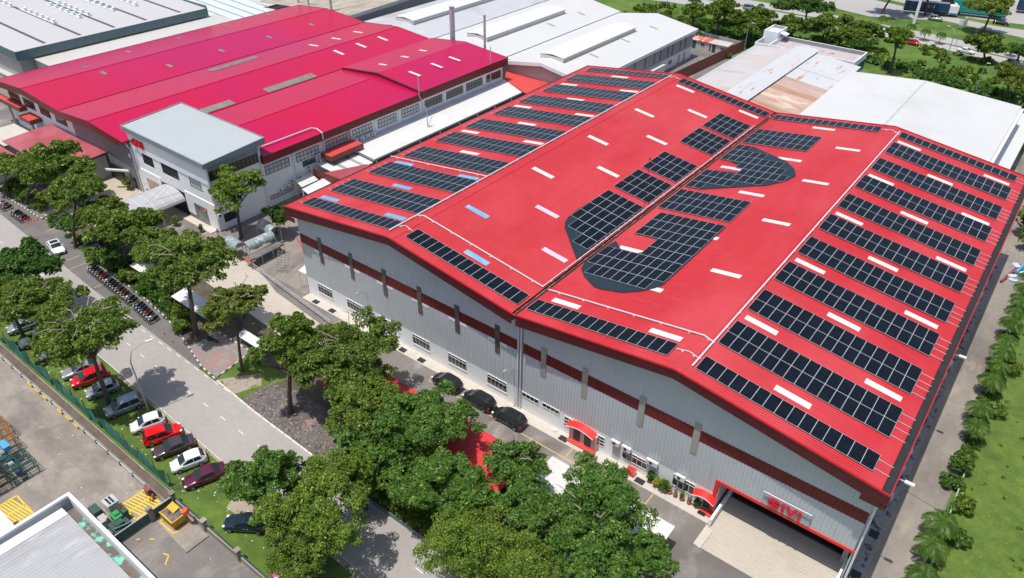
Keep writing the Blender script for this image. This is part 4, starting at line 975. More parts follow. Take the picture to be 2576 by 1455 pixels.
b = MB(); b.slab([(-138.5, 59.5, 8.6), (-138.5, 76, 8.6), (-176, 76, 10.4), (-176, 59.5, 10.4)], .1); b.build('roof', mt['pale_roof'], N1)
for y in (62.5, 65.8, 69.2, 72.6): b = MB(); b.slab([(-141, y, 8.78), (-141, y + .22, 8.78), (-165, y + .22, 9.93), (-165, y, 9.93)], .02); b.build('roof_strip', mt['strip_dark'], N1)
b = MB(); b.box(-175, 60, 0, -139.5, 75.5, 8.2); b.build('wall', mt['pale_grey_wall'], N1)
N2 = thing('shed', 'big shed with a dirty brown striped roof at the top centre', 'shed', (-135, 110, 0))
b = MB(); b.slab([(-120.3, 84.2, 9), (-145, 74.5, 10.6), (-150, 118, 10.6), (-122.6, 112, 9)], .15); b.slab([(-144.9, 77.2, 10.8), (-144.2, 77.2, 10.8), (-149, 130, 10.8), (-149.8, 130, 10.8)], .2); b.slab([(-122.6, 112.01, 9), (-150, 118.01, 10.6), (-150, 190, 10.6), (-126, 190, 9)], .15)
b.build('roof', mt['brown_roof'], N2)
b = MB(); b.hexa([(-120.0, 84.0, 8.2), (-119.8, 84.0, 8.2), (-122.0, 112, 8.2), (-122.2, 112, 8.2), (-120.0, 84.0, 9.2), (-119.8, 84.0, 9.2), (-122.0, 112, 9.2), (-122.2, 112, 9.2)]); b.hexa([(-122.2, 112, 8.2), (-122.0, 112, 8.2), (-125.6, 190, 8.2), (-125.8, 190, 8.2), (-122.2, 112, 9.2), (-122.0, 112, 9.2), (-125.6, 190, 9.2), (-125.8, 190, 9.2)]); b.build('gutter', mt['cream_wall'], N2)
b = MB(); b.prism([(-121, 85), (-123.2, 112), (-127, 189), (-149, 189), (-149, 118), (-144.5, 76)], 0, 8.3); b.build('wall', mt['pale_grey_wall'], N2)
N3 = thing('shed', 'white roofed shed with small brown roof lights at the top left edge', 'shed', (-160, 95, 0))
b = MB(); b.slab([(-147, 78, 8.2), (-151, 130, 8.2), (-200, 130, 9.6), (-200, 78, 9.6)], .1); b.build('roof', mt['old_roof'], N3)
b = MB(); b.box(-199, 79, 0, -151, 129, 7.9); b.build('wall', mt['cream_wall'], N3)
for x in (-153, -157, -161): b = MB(); b.slab([(x, 82, 8.5), (x, 83, 8.5), (x - 3, 83, 8.6), (x - 3, 82, 8.6)], .02); b.build('roof_light', mt['strip_dark'], N3)
# ---------------------------------------------------------------- triple gabled pale sheds, centre back
def shed_bay(parent, x0, xr, x1, y0, y1, ze, zg, mat, mon=None):
    gable(parent, x0, xr, x1, y0, y1, ze, zg, mat)
    if mon:
        a0, a1 = mon; w = 3.3; zz = zg + .95
        b = MB(); b.slab([(xr - w, a0, zz - .35), (xr, a0, zz), (xr, a1, zz), (xr - w, a1, zz - .35)], .08); b.slab([(xr, a0, zz), (xr + w, a0, zz - .35), (xr + w, a1, zz - .35), (xr, a1, zz)], .08); b.build('roof_monitor', mt['canopy_white'], parent)
        b = MB(); b.box(xr + w - .35, a0 + .3, zg - .55, xr + w - .28, a1 - .3, zz - .45); b.box(xr - w + .28, a0 + .3, zg - .55, xr - w + .35, a1 - .3, zz - .45)
        b.hexa([(xr - w + .1, a0 + .02, zg - .5), (xr + w - .1, a0 + .02, zg - .5), (xr + w - .1, a0 + .1, zg - .5), (xr - w + .1, a0 + .1, zg - .5), (xr - w + .1, a0 + .02, zz - .42), (xr + w - .1, a0 + .02, zz - .42), (xr + w - .1, a0 + .1, zz - .42), (xr - w + .1, a0 + .1, zz - .42)]); b.build('monitor_side', mt['cream_wall'], parent)
P3 = thing('gabled_sheds', 'row of pale gabled sheds with raised roof monitors behind the crimson factory', 'sheds', (-80, 112, 0))
shed_bay(P3, -69.2, -57.2, -45.0, 84.5, 138.5, 7.5, 9.4, mt['white_roof'], (88.5, 121.5))
shed_bay(P3, -92.4, -80.7, -69.6, 84.5, 140, 7.5, 9.4, mt['white_roof'], (90, 124))
shed_bay(P3, -117.5, -104.5, -92.8, 84.3, 140, 7.5, 9.4, M('grey_sheet', (.50, .51, .53), .5, .04, .1, wave=('Y', .35, .3), stains=[((.40, .37, .37), .08, .5, .7), ((.60, .60, .60), .2, .66, .7, (.5, 2, 1))]), (89, 125))
for x in (-69.4, -92.6): b = MB(); b.box(x - .18, 84.6, 7.3, x + .18, 139, 7.42); b.build('valley_gutter', mt['gutter'], P3)
vband(P3, [(-69.2, 7.5), (-57.2, 9.4), (-45.0, 7.5)], 84.3, .8, .15, mt['white_paint']); vband(P3, [(-92.4, 7.5), (-80.7, 9.4), (-69.6, 7.5)], 84.3, .8, .15, mt['white_paint']); vband(P3, [(-117.5, 7.5), (-104.5, 9.4), (-92.8, 7.5)], 84.1, .8, .15, mt['grey_trim'])
b = MB(); b.box(-44.98, 84.3, 6.75, -44.8, 138.6, 7.5); b.build('gutter', mt['white_paint'], P3)
b = MB(); b.box(-117, 85.2, 0, -46, 85.5, 7.0); b.box(-68, 85.22, 7, -48, 85.4, 8.0); b.box(-117, 137.5, 0, -46, 137.8, 7.2); b.build('gable_wall', mt['pale_grey_wall'], P3)
b = MB(); b.box(-46.0, 85.4, 3.0, -45.6, 137.6, 6.9); b.build('side_wall', mt['mid_grey_wall'], P3)
b = MB(); b.box(-46.0, 85.4, 0, -45.55, 137.6, 3.0); b.build('side_wall', mt['white_wall'], P3)
for y in (133.4, 130.6, 126.2, 123.7, 119.8, 116.6, 112, 107):
    b = MB(); b.box(-45.6, y - .25, 3.5, -45.5, y + .25, 6.1); b.build('strip_window', M('tan_strip', (.20, .16, .10), .5, .1, .5) if 'tan_strip' not in bpy.data.materials else bpy.data.materials['tan_strip'], P3)
window(P3, 124.5, 126.5, 1.1, 2.2, 3, 1, y=-45.55, fm='frame_white', gm='glass', axis='y', sgn=1)
for y in (121.8, 130.5, 133.5): b = MB(); b.box(-45.55, y - .5, 0, -45.45, y + .5, 2.4); b.build('door', mt['galv'], P3)
for x, y in ((-75, 127.4), (-52.5, 127.5), (-52.4, 113.1), (-75, 113.1), (-52.1, 98.1)):
    dz = .02; zf = lambda q: 7.5 + 1.9 * (1 - abs(q + 57.2) / 12.1) if q > -69 else 7.5 + 1.9 * (1 - abs(q + 80.7) / 11.3)
    b = MB(); b.slab([(x - 1.2, y, zf(x - 1.2) + dz), (x + 1.2, y, zf(x + 1.2) + dz), (x + 1.2, y + .8, zf(x + 1.2) + dz), (x - 1.2, y + .8, zf(x - 1.2) + dz)], .015); b.build('roof_light', mt['strip_light'], P3)
for x, y in ((-63, 85.17), (-50.5, 85.17)): b = MB(); b.box(x, y, 3, x + .9, y + .03, 4.4); b.build('vent', mt['frame_dark'], P3)
lb = simple_bldg('store_block', 'small white flat roofed store against the side of the pale gabled sheds', 'building', -45.5, -43.9, 100, 119.5, 2.8, mt['white_wall'], mt['canopy_white'], .2, .15)
# two cabins, brown fence
def cabin(x0, x1, y0, y1, label, roof):
    t = simple_bldg('cabin', label, 'cabin', x0, x1, y0, y1, 2.3, mt['cream_wall'], roof, .25, .12, .25); t['group'] = 'old cabins in the rear yard'
    b = MB(); b.box(x0 + .4, y0 - .06, .05, x0 + 1.4, y0 - .003, 2.1); b.build('door', mt['gen_dark'], t)
    window(t, x0 + 2.8, x0 + 4.1, 1.0, 1.9, 2, 1, y=y0, fm='frame_white', gm='glass')
cabin(-49.4, -43.9, 145.5, 148.5, 'cream cabin with a patchy red roof in the rear yard', M('patchy_red', (.60, .50, .46), .6, .1, .5, stains=[((.62, .10, .07), .6, .45, .52, (2, .3, 1))]))
cabin(-43.4, -38.6, 145.3, 148.5, 'cream cabin with a pale rusty roof in the rear yard', mt['rust_roof'])
b = MB(); b.bar((-39.8, 110, 1.4), (-37.0, 153, 1.4), .12, 2.8)
tag(b.build('boundary_fence', mt['brown_metal'], origin=(-38, 130, 0)), 'long dark brown sheet metal fence beside the rear yard', 'fence')
b = MB(); b.bar((-37.0, 153.2, 1.0), (-56, 156, 1.0), .15, 2.0)
tag(b.build('boundary_wall', mt['pale_grey_wall'], origin=(-45, 154, 0)), 'pale grey wall behind the two old cabins', 'wall')
# rust stained shed
Q = thing('rusty_shed', 'shed with a pale roof streaked with rust behind the solar hall', 'shed', (-12, 104, 0))
b = MB(); b.slab([(-25.5, 77, 8.4), (-15.4, 77, 9.6), (-15.4, 131.5, 9.6), (-25.5, 131.5, 8.4)], .1); b.build('roof', mt['rust_roof'], Q)
b = MB(); b.slab([(-11.3, 77, 9.6), (-.6, 77, 8.5), (-.6, 131, 8.5), (-11.3, 131, 9.6)], .1); b.build('roof', mt['rust_heavy'], Q)
for (y0, y1, m) in ((110.5, 117.5, 'rust_clean'), (117.8, 130.9, 'rust_clean')): b = MB(); b.slab([(-11.2, y0, 9.63), (-.65, y0, 8.53), (-.65, y1, 8.53), (-11.2, y1, 9.63)], .02); b.build('roof_sheet', mt[m], Q)
b = MB(); b.slab([(-16.4, 76.9, 9.9), (-13.6, 76.9, 10.5), (-13.6, 132, 10.5), (-16.4, 132, 9.9)], .1); b.slab([(-13.6, 76.9, 10.5), (-10.9, 76.9, 10.0), (-10.9, 132, 10.0), (-13.6, 132, 10.5)], .1); b.build('ridge_vent', mt['rust_clean'], Q)
b = MB(); b.box(-11.25, 77, 9.3, -11.1, 131.8, 9.95); b.build('ridge_side', mt['teal_trim'], Q)
b = MB(); b.slab([(-26.3, 77, 8.35), (-25.6, 77, 8.35), (-25.6, 131.6, 8.35), (-26.3, 131.6, 8.35)], .25); b.build('gutter', mt['galv'], Q)
b = MB(); b.box(-25.3, 78, 0, -.9, 130.8, 8.0); b.build('wall', mt['pale_grey_wall'], Q)
# parapet building with stair tower
V = thing('parapet_building', 'white building with a stained flat parapet roof and a stair tower', 'building', (-12, 137, 0))
b = MB()
b.box(-23, 131.9, 0, -2.4, 132.15, 9.0); b.box(-2.65, 132.15, 0, -2.4, 141.3, 9.0); b.box(-23, 141.3, 0, -2.4, 141.55, 9.0); b.box(-23.2, 131.9, 0, -23, 141.55, 9)
b.build('wall', mt['white_wall'], V)
b = MB(); b.box(-23, 132.15, 7.9, -2.65, 141.3, 8.1); b.build('roof', M('stained_deck', (.46, .40, .40), .8, .08, .3, stains=[((.12, .12, .09), .35, .60, .64, (1, 1.6, 1)), ((.58, .52, .52), .6, .6, .7)]), V)
b = MB(); b.box(-23, 141.22, 8.1, -2.7, 141.29, 8.96); b.build('parapet_lining', mt['grey_trim'], V)
b = MB(); b.box(-2.38, 133.5, 5.2, -2.3, 141, 7.6); b.build('window', mt['glass_green'], V)
b = MB(); b.box(-26.6, 132.0, 0, -26.4, 143.6, 8.98); b.box(-26.4, 132.0, 0, -23.2, 132.2, 8.98); b.box(-26.8, 137.4, 0, -26.61, 143.7, 10.7); b.box(-23.4, 137.4, 8.0, -23.2, 143.7, 10.7); b.box(-26.6, 137.4, 0, -23.4, 137.6, 10.7); b.box(-26.6, 143.5, 0, -23.4, 143.7, 10.7); b.box(-26.6, 137.6, 9.9, -23.4, 143.5, 10.0); b.build('stair_tower', mt['white_wall'], V)
b = MB(); b.box(-26.59, 143.4, 10.0, -23.41, 143.49, 10.66); b.build('parapet_lining', mt['grey_trim'], V)
b = MB(); b.box(-23.19, 139.6, 8.0, -23.1, 140.8, 9.9); b.build('door', mt['teal_trim'], V)
b = MB(); b.slab([(-23.19, 139, 10.2), (-21.5, 139, 9.9), (-21.5, 141.2, 9.9), (-23.19, 141.2, 10.2)], .08); b.build('door_canopy', mt['white_paint'], V)
# white gabled shed on the right
X = thing('white_shed', 'shed with a plain bright white gabled roof behind the right gable of the solar hall', 'shed', (16, 98, 0))
gable(X, -.2, 14.6, 32.7, 76.5, 121.6, 10, 11.2, M('shed_white', (.60, .60, .59), .5, .03, .06, wave=('Y', .4, .6), stains=[((.53, .53, .51), .08, .5, .75), ((.50, .50, .48), .8, .64, .8, (.06, 2, 1))]))
b = MB(); b.box(14.4, 76.5, 11.17, 14.8, 121.6, 11.24); b.build('ridge_cap', mt['galv'], X)
b = MB(); b.box(.4, 77, 0, 32.0, 121, 9.6); b.build('wall', mt['white_wall'], X)
b = MB(); b.box(32.72, 76.5, 9.4, 33.2, 121.6, 9.7); b.box(33.2, 76.5, 9.4, 33.3, 121.6, 10.05); b.build('gutter', mt['frame_white'], X)
b = MB(); b.slab([(32.3, 80, 6.4), (35.6, 80, 5.6), (35.6, 130, 5.6), (32.3, 130, 6.4)], .12); b.build('side_roof', mt['canopy_white'], X)
b = MB(); b.box(35.2, 80.3, 0, 35.4, 129.7, 5.5); b.build('side_wall', mt['pale_grey_wall'], X)
vband(X, [(-.2, 10), (14.6, 11.2), (32.7, 10)], 121.62, .5, .1, mt['white_paint'])
# ---------------------------------------------------------------- trees
def leaf_mesh(name, blobs, n, size, mat, seed, origin, aspect=1.7, droop=.25, parent=None, shell=.62, flatten=.0):
    """n leaf sprays spread through the outer volume of every blob (cx,cy,cz,rx,rz)"""
    rng = np.random.default_rng(seed)
    B0 = np.array(blobs, float); nb0 = len(B0)
    m_ = 7 if n > 3000 else 3
    dd = rng.normal(size=(nb0 * m_, 3)); dd /= np.linalg.norm(dd, axis=1)[:, None]; dd[:, 2] = np.where(dd[:, 2] < -.2, -dd[:, 2], dd[:, 2])
    P_ = np.repeat(B0, m_, 0); f_ = rng.uniform(.6, 1.12, nb0 * m_)[:, None]
    S_ = np.concatenate([P_[:, :3] + dd * P_[:, [3, 3, 4]] * f_, P_[:, 3:] * rng.uniform(.30, .55, nb0 * m_)[:, None]], 1)
    B = np.concatenate([B0, S_], 0)
    w = B[:, 3] ** 2; w[:nb0] *= .55; w = w / w.sum()
    k = rng.choice(len(B), n, p=w)
    d = rng.normal(size=(n, 3)); d /= np.linalg.norm(d, axis=1)[:, None]
    d[:, 2] = np.where(d[:, 2] < -.35, -d[:, 2], d[:, 2])
    rr = shell + (1 - shell) * rng.random(n) ** .6 + rng.normal(size=n) * .07
    c = B[k, :3] + d * rr[:, None] * B[k][:, [3, 3, 4]]
    nrm = d * .75 + rng.normal(size=(n, 3)) * .55 + np.array([0, 0, .35]); nrm /= np.linalg.norm(nrm, axis=1)[:, None]
    a = rng.normal(size=(n, 3)); a[:, 2] -= droop * 2; a -= (a * nrm).sum(1)[:, None] * nrm; a /= np.linalg.norm(a, axis=1)[:, None]
    b_ = np.cross(nrm, a)
    s = size * (.6 + .8 * rng.random(n))
    L = (a * (s * aspect / 2)[:, None]); Wd = b_ * (s / 2)[:, None]
    bend = nrm * (s * .16)[:, None]
    v = np.empty((n, 4, 3))
    v[:, 0] = c - L - bend; v[:, 1] = c + Wd * (.9 + 0 * s)[:, None] + L * .1; v[:, 2] = c + L - bend; v[:, 3] = c - Wd + L * .1
    v = v.reshape(-1, 3) - np.array(origin)
    me = bpy.data.meshes.new(name)
    me.vertices.add(4 * n); me.vertices.foreach_set("co", v.astype(np.float32).ravel())
    me.loops.add(4 * n); me.loops.foreach_set("vertex_index", np.arange(4 * n, dtype=np.int32))
    me.polygons.add(n); me.polygons.foreach_set("loop_start", np.arange(0, 4 * n, 4, dtype=np.int32))
    try: me.polygons.foreach_set("loop_total", np.full(n, 4, dtype=np.int32))
    except Exception: pass
    me.update(calc_edges=True)
    bt = rng.random(len(B))
    tint = np.clip(.30 + .42 * bt[k] + rng.normal(size=n) * .2, 0, 1)
    at = me.attributes.new("tint", 'FLOAT', 'FACE'); at.data.foreach_set("value", tint.astype(np.float32))
    me.materials.append(mat)
    o = bpy.data.objects.new(name, me); COL.objects.link(o)
    if parent is not None: o.parent = parent
    return o

def limbs(b, base, tips, r0, rng, zf=.45):
    bx, by, bz = base
    for (x, y, z) in tips:
        f = zf + rng.random() * .12
        s = Vector((bx, by, bz + (z - bz) * f * .6))
        e = Vector((x, y, z)); m1 = s.lerp(e, .45) + Vector((rng.random() - .5, rng.random() - .5, .4 * rng.random())) * .8
        b.tube([s, m1, e], [r0 * .5, r0 * .32, r0 * .1], 5)

random.seed(1)
def tree(label, base, ctr, R, Hh, kind='broad', n=9000, size=.34, seed=1, cat='tree', name='broadleaf_tree', nb=34, tr=.22, group=None, open_=0, bare=0, aspect=1.7, stem=True):
    rng = random.Random(seed)
    x, y = base; cx, cy, cz = ctr
    if group in ('trees in the garden strip', 'soft crowned trees at the bottom'): R *= 1.13; Hh *= 1.2; n = int(n * 1.3); size *= .88
    elif size < .45: n = int(n * 1.5); size *= .8
    t = thing(name, label, cat, (x, y, 0), 0, group)
    blobs = []; lobes = [(0, 0, .1, .62)]; a0 = rng.random() * 6.28
    for k in range(5):
        u = a0 + k * 2 * PI / 5 + rng.uniform(-.4, .4); q = rng.uniform(.34, .58)
        lobes.append((math.cos(u) * q, math.sin(u) * q, rng.uniform(-.35, .35), rng.uniform(.34, .52)))
    for i in range(int(nb * 1.5)):
        lx, ly, lz, lr = rng.choice(lobes)
        u = rng.random() * 2 * PI; v = rng.uniform(-.45, 1.0); q = math.sqrt(max(0, 1 - v * v))
        f = lr * rng.uniform(.7, 1.05) if not open_ else lr * rng.uniform(.5, 1.15)
        r = R * rng.uniform(.13, .27)
        blobs.append((cx + (lx + math.cos(u) * q * f) * R, cy + (ly + math.sin(u) * q * f) * R, cz + (lz + v * f * 1.15) * Hh, r, r * .75))
    blobs.append((cx, cy, cz, R * .38, Hh * .4))
    o = leaf_mesh('crown', blobs, n, size, LF[kind], seed * 7 + 1, (x, y, 0), parent=t, aspect=aspect)
    if stem:
        b = MB(); zt = cz - Hh * .1
        pts = [(x, y, -.05), (x + (cx - x) * .2 + .1, y + (cy - y) * .2, zt * .35), (x + (cx - x) * .6, y + (cy - y) * .6, zt * .7), (cx, cy, zt + Hh * .3)]
        b.tube(pts, [tr * 1.35, tr, tr * .8, tr * .35], 9)
        tips = [bl[:3] for bl in rng.sample(blobs[:-1], min(8, nb))]
        limbs(b, (cx, cy, zt * .55), tips, tr, rng)
        b.build('trunk', mt['bark'], t)
        if bare:
            b = MB()
            for i in range(bare):
                u = rng.random() * 2 * PI; r_ = R * rng.uniform(.35, .8)
                p0 = Vector((cx, cy, cz - .3)); p3 = Vector((cx + math.cos(u) * r_, cy + math.sin(u) * r_, cz + Hh * rng.uniform(.62, .95)))
                p1 = p0.lerp(p3, .4) + Vector((0, 0, .9)); p2 = p0.lerp(p3, .75) + Vector((rng.random() - .5, rng.random() - .5, .7))
                b.tube([p0, p1, p2, p3], [.09, .07, .05, .02], 5)
                b.tube([p2, p2 + Vector((rng.random() - .5, rng.random() - .5, .3)) * 1.6], [.04, .015], 4)
            b.build('bare_branches', mt['bark_pale'], t)
    return t

GN = 'trees along the north side of the road'
tree('big dark green tree by the left gate with its trunk near the leftmost motorcycles', (-98.6, -11.9), (-94.5, -8.0, 7.0), 6.6, 3.0, 'broad', 19500, 0.41, 11, group=GN, nb=46)
tree('round tree standing right of the forecourt gate, next to the big dark one', (-77.6, -13.8), (-77.2, -11.0, 8.5), 5.2, 2.7, 'broad', 13500, 0.377, 12, group=GN)
tree('tree in the gap between the parked white coupe and the entrance canopy', (-72.7, -11.2), (-71.4, -10.4, 7.0), 4.3, 2.4, 'broad', 12000, 0.344, 13, group=GN)
tree('broad tree directly behind the dark shaded hedge by the long motorcycle row', (-65.8, -12.0), (-64.0, -10.6, 7.0), 5.0, 2.8, 'broad', 14250, 0.344, 14, group=GN)
tree('small tree filling the space between the garden path and the wide crowned tree', (-58.2, -11.0), (-57.4, -10.6, 6.0), 3.8, 2.4, 'broad', 10500, 0.328, 46, group=GN)
tree('wide feathery tree on a tall straight trunk at the end of the motorcycle row', (-42.7, -14.8), (-43.4, -13.0, 10.8), 6.0, 3.0, 'broad', 16500, 0.312, 15, group=GN, tr=.3, open_=1, bare=5)
tree('round topped tree on the brick paving beside the lone parked motorcycle', (-31.7, -15.4), (-31.2, -14.4, 10.0), 3.9, 3.0, 'olive', 12000, 0.262, 16, group=GN, tr=.17, bare=4)
tree('slender light green tree in front of the white office block', (-59.6, 4.5), (-59.2, 5.0, 8.4), 4.5, 3.9, 'light', 7800, 0.295, 17, group=None, tr=.24, open_=1, nb=26)
tree('small dark tree beside the dry grass patch near the solar hall corner', (-56.2, 8.9), (-55.6, 9.4, 3.6), 2.9, 2.2, 'dark', 6300, 0.262, 18, tr=.14, nb=20)
tree('tall bright green tree with its trunk on shaded ground by the brick paving', (-20.9, -16.4), (-20.4, -15.0, 9.0), 4.9, 5.4, 'broad', 18000, 0.246, 19, tr=.26, group=GN)
tree('spreading tree with thin bare twigs close to the middle of the hall wall', (-17.0, -10.2), (-15.8, -9.9, 7.6), 4.9, 3.8, 'broad', 17250, 0.23, 20, tr=.22, group='trees in the garden strip', bare=5)
tree('dense tree in the garden strip left of the first parked black car', (-9.6, -13.6), (-8.2, -14.2, 6.4), 4.6, 3.6, 'broad', 16500, 0.213, 21, group='trees in the garden strip')
tree('mango tree partly hiding the second black car by the hall wall', (-2.0, -10.4), (-1.8, -11.4, 6.0), 4.5, 3.2, 'mango', 19500, 0.197, 22, aspect=2.4, group='trees in the garden strip')
tree('dark dense mango tree in the middle of the garden strip above the hedge', (-3.8, -15.6), (-3.0, -16.6, 6.0), 4.6, 3.6, 'mango', 19500, 0.197, 23, aspect=2.4, group='trees in the garden strip')
tree('round bright mango tree left of the bright red carport roof', (3.6, -17.2), (4.2, -17.6, 5.6), 4.0, 3.6, 'mango', 21000, 0.18, 24, aspect=2.5, group='trees in the garden strip')
tree('small tree between the red carport roof and the white carport roof', (8.3, -10.4), (8.4, -10.8, 6.2), 2.9, 2.5, 'mango', 9750, 0.18, 25, aspect=2.3, group='trees in the garden strip', bare=4)
tree('large mango tree with pale branches growing through the white carport roofs', (18.2, -10.8), (18.6, -11.6, 6.4), 4.6, 3.8, 'mango', 19500, 0.172, 26, aspect=2.5, group='trees in the garden strip', bare=8, open_=1)
tree('small leafy tree at the right corner of the white carport roof', (24.4, -10.2), (24.6, -11.2, 6.2), 2.0, 2.0, 'mango', 6300, 0.172, 27, aspect=2.5, group='trees in the garden strip')
tree('tree in front of the white carport between two larger mango trees', (12.8, -13.2), (12.6, -13.8, 5.6), 3.2, 2.8, 'mango', 12000, 0.172, 47, aspect=2.4, group='trees in the garden strip')
tree('dark leafy tree at the bottom edge below the large mango tree', (21.6, -15.6), (21.4, -16.0, 6.2), 3.2, 2.8, 'mango', 12000, 0.164, 48, aspect=2.4, group='trees in the garden strip')
tree('big soft yellow green tree at the bottom edge, centre of the photo', (11.0, -21.4), (11.4, -21.4, 6.4), 4.8, 3.4, 'light', 30000, 0.139, 28, nb=40, group='soft crowned trees at the bottom')
tree('soft yellow green tree at the bottom edge just left of the white carport', (16.2, -20.0), (16.6, -19.6, 6.2), 3.7, 3.0, 'light', 21000, 0.131, 29, group='soft crowned trees at the bottom')
tree('large olive green tree hiding the road beside the lower dark car', (-2.2, -26.0), (-1.4, -26.8, 7.0), 4.6, 3.9, 'light', 27000, 0.164, 30, nb=40, group='soft crowned trees at the bottom')
tree('narrow tree top rising over the road kerb above the olive green tree', (-3.4, -20.6), (-3.6, -21.2, 5.6), 2.3, 3.0, 'light', 9000, 0.164, 31, group='soft crowned trees at the bottom')
tree('leafy low tree over the pink red car at the bottom edge', (-1.4, -29.6), (-.4, -30.6, 5.2), 3.2, 2.4, 'broad', 12750, 0.164, 32, group='trees on the parking verge')
tree('tree with glossy leaves standing between the maroon sedan and the lower dark car', (-8.9, -28.7), (-8.5, -28.0, 7.6), 3.8, 4.6, 'mango', 17250, 0.213, 33, tr=.18, group='trees on the parking verge')
tree('spreading tree with pale bare branches above the parked silver and red cars', (-38.8, -29.1), (-38.9, -28.6, 10.6), 5.6, 2.9, 'broad', 18750, 0.271, 34, tr=.26, bare=16, group='trees on the parking verge')
tree('tree second from the bare branched one along the parking verge', (-55.0, -28.0), (-55.2, -27.4, 7.2), 4.9, 2.8, 'broad', 15750, 0.295, 35, group='trees on the parking verge', bare=4)
tree('dark rounded tree at the left edge of the photo beyond the road', (-64.6, -26.2), (-64.6, -25.6, 7.0), 4.9, 2.9, 'dark', 15750, 0.328, 36, group='trees on the parking verge')
tree('tree at the left edge of the photo below the dark rounded tree', (-59.6, -29.6), (-59.4, -29.6, 6.2), 3.2, 2.4, 'broad', 12000, 0.312, 45, group='trees on the parking verge')
tree('small yellowish tree leaning at the far left beside the red roofed low building', (-103.4, -12.6), (-104, -11.4, 5.6), 3.8, 2.2, 'light', 6300, 0.328, 37, tr=.12, open_=1, group=GN)

tree('leafy mango tree between the red carport roof and the long hedge', (7.2, -17.2), (7.6, -16.8, 5.4), 3.2, 2.8, 'mango', 9000, .21, 51, aspect=2.4, group='trees in the garden strip')
tree('dense tree over the left part of the red carport roof', (-13.4, -12.6), (-13.0, -12.8, 6.4), 3.8, 3.0, 'broad', 9000, .25, 52, group='trees in the garden strip')
tree('low mango tree above the dark green wall by the road, left of the hedge', (-7.6, -17.6), (-7.2, -17.4, 4.6), 2.9, 2.8, 'mango', 8000, .24, 53, aspect=2.2, group='trees in the garden strip')
def bush(label, x, y, r, h, kind='broad', n=900, size=.3, seed=5, group='bushes', name='bush', z=0, cat='bush'):
    rng = random.Random(seed); t = thing(name, label, cat, (x, y, z), 0, group)
    bl = [(x + rng.uniform(-.6, .6) * r, y + rng.uniform(-.6, .6) * r, z + h * rng.uniform(.35, .7), r * rng.uniform(.4, .6), h * rng.uniform(.3, .45)) for _ in range(9)]
    leaf_mesh('foliage', bl, n, size, LF[kind], seed, (x, y, z), parent=t)
    b = MB()
    for i in range(4): b.tube([(x, y, z), (x + rng.uniform(-.4, .4) * r, y + rng.uniform(-.4, .4) * r, z + h * .5)], [.04, .02], 4)
    b.build('stem', mt['bark'], t); return t
for i, (x, y, r, h, k, l) in enumerate([(-100.5, -11.2, 1.6, 1.6, 'light', 'low bush behind the leftmost motorcycles'), (-104.5, -11.0, 2.2, 2.2, 'broad', 'large bush at the far left edge by the kerb'), (-95.2, -10.6, 1.7, 1.3, 'olive', 'low bush behind the orange traffic cones'),
      (-71.4, -13.4, 1.8, 2.0, 'light', 'bush beside the white coupe under the trees'), (-69.2, -12.6, 1.7, 1.8, 'dark', 'dark bush just right of the white coupe bay'), (-66.6, -13.0, 1.9, 2.0, 'dark', 'dark hedge bush behind the start of the motorcycle row'),
      (-61.8, -13.4, 1.6, 1.8, 'broad', 'bush behind the middle of the motorcycle row'), (-57.6, -13.0, 1.5, 1.5, 'dark', 'dark bush behind the end of the motorcycle row'), (-47.3, -14.2, 1.4, 1.7, 'broad', 'round bush beside the tall straight trunk'), (-45.3, -15.4, 1.1, 1.5, 'broad', 'round bush nearest the two thin traffic cones'), (-49.3, -13.2, 1.2, 1.4, 'broad', 'bush by the end of the parked motorcycles'), (-53.5, -13.2, 1.5, 1.6, 'dark', 'bush in the shade between the two motorcycle groups')]):
    bush(l, x, y, r, h, k, 1500, .3, 60 + i, 'roadside bushes')
# yellow green hedge on the bank above the kerb
hedge = thing('hedge', 'long yellow green clipped hedge above the road kerb', 'hedge', (3, -19.0, 0))
rng = random.Random(3); bl = []
for i in range(60):
    x = -9.5 + i * .40; bl.append((x, -18.9 + rng.uniform(-.3, .3), .75 + rng.uniform(-.1, .2), .62, .5)); bl.append((x, -18.1, .6 + rng.uniform(-.1, .2), .6, .45))
leaf_mesh('foliage', bl, 9000, .22, LF['light'], 77, (3, -19.0, 0), parent=hedge, aspect=2.5)
b = MB(); b.box(-9.5, -19.45, 0, 14.6, -17.6, .5); b.build('stem', mt['soil_dark'], hedge)
b = MB(); b.box(-12.0, -19.72, -.02, 30, -19.6, .55); tag(b.build('retaining_wall', mt['teal_trim'], origin=(9, -19.7, 0)), 'thin dark green low wall between the road kerb and the hedge', 'wall')
# undergrowth that nobody could count
def scrub(name, poly, n, size, kind, seed, h=1.0, z=0):
    rng = np.random.default_rng(seed); xs = [p[0] for p in poly]; ys = [p[1] for p in poly]; bl = []
    def inside(x, y):
        c = False; j = len(poly) - 1
        for i in range(len(poly)):
            if (poly[i][1] > y) != (poly[j][1] > y) and x < (poly[j][0] - poly[i][0]) * (y - poly[i][1]) / (poly[j][1] - poly[i][1]) + poly[i][0]: c = not c
            j = i
        return c
    while len(bl) < max(40, n // 60):
        x = rng.uniform(min(xs), max(xs)); y = rng.uniform(min(ys), max(ys))
        if inside(x, y): r = rng.uniform(.6, 1.5) * h; bl.append((x, y, z + r * .2, r * 1.3, r * .8))
    return tag(leaf_mesh(name, bl, n, size, LF[kind], seed, (0, 0, 0)), kind='stuff')
scrub('undergrowth', [(-90, -12.6), (-76, -13), (-56, -14.2), (-49, -14.8), (-45, -14), (-58, -10), (-76, -9.5), (-90, -10)], 9000, .3, 'dark', 101, .5)
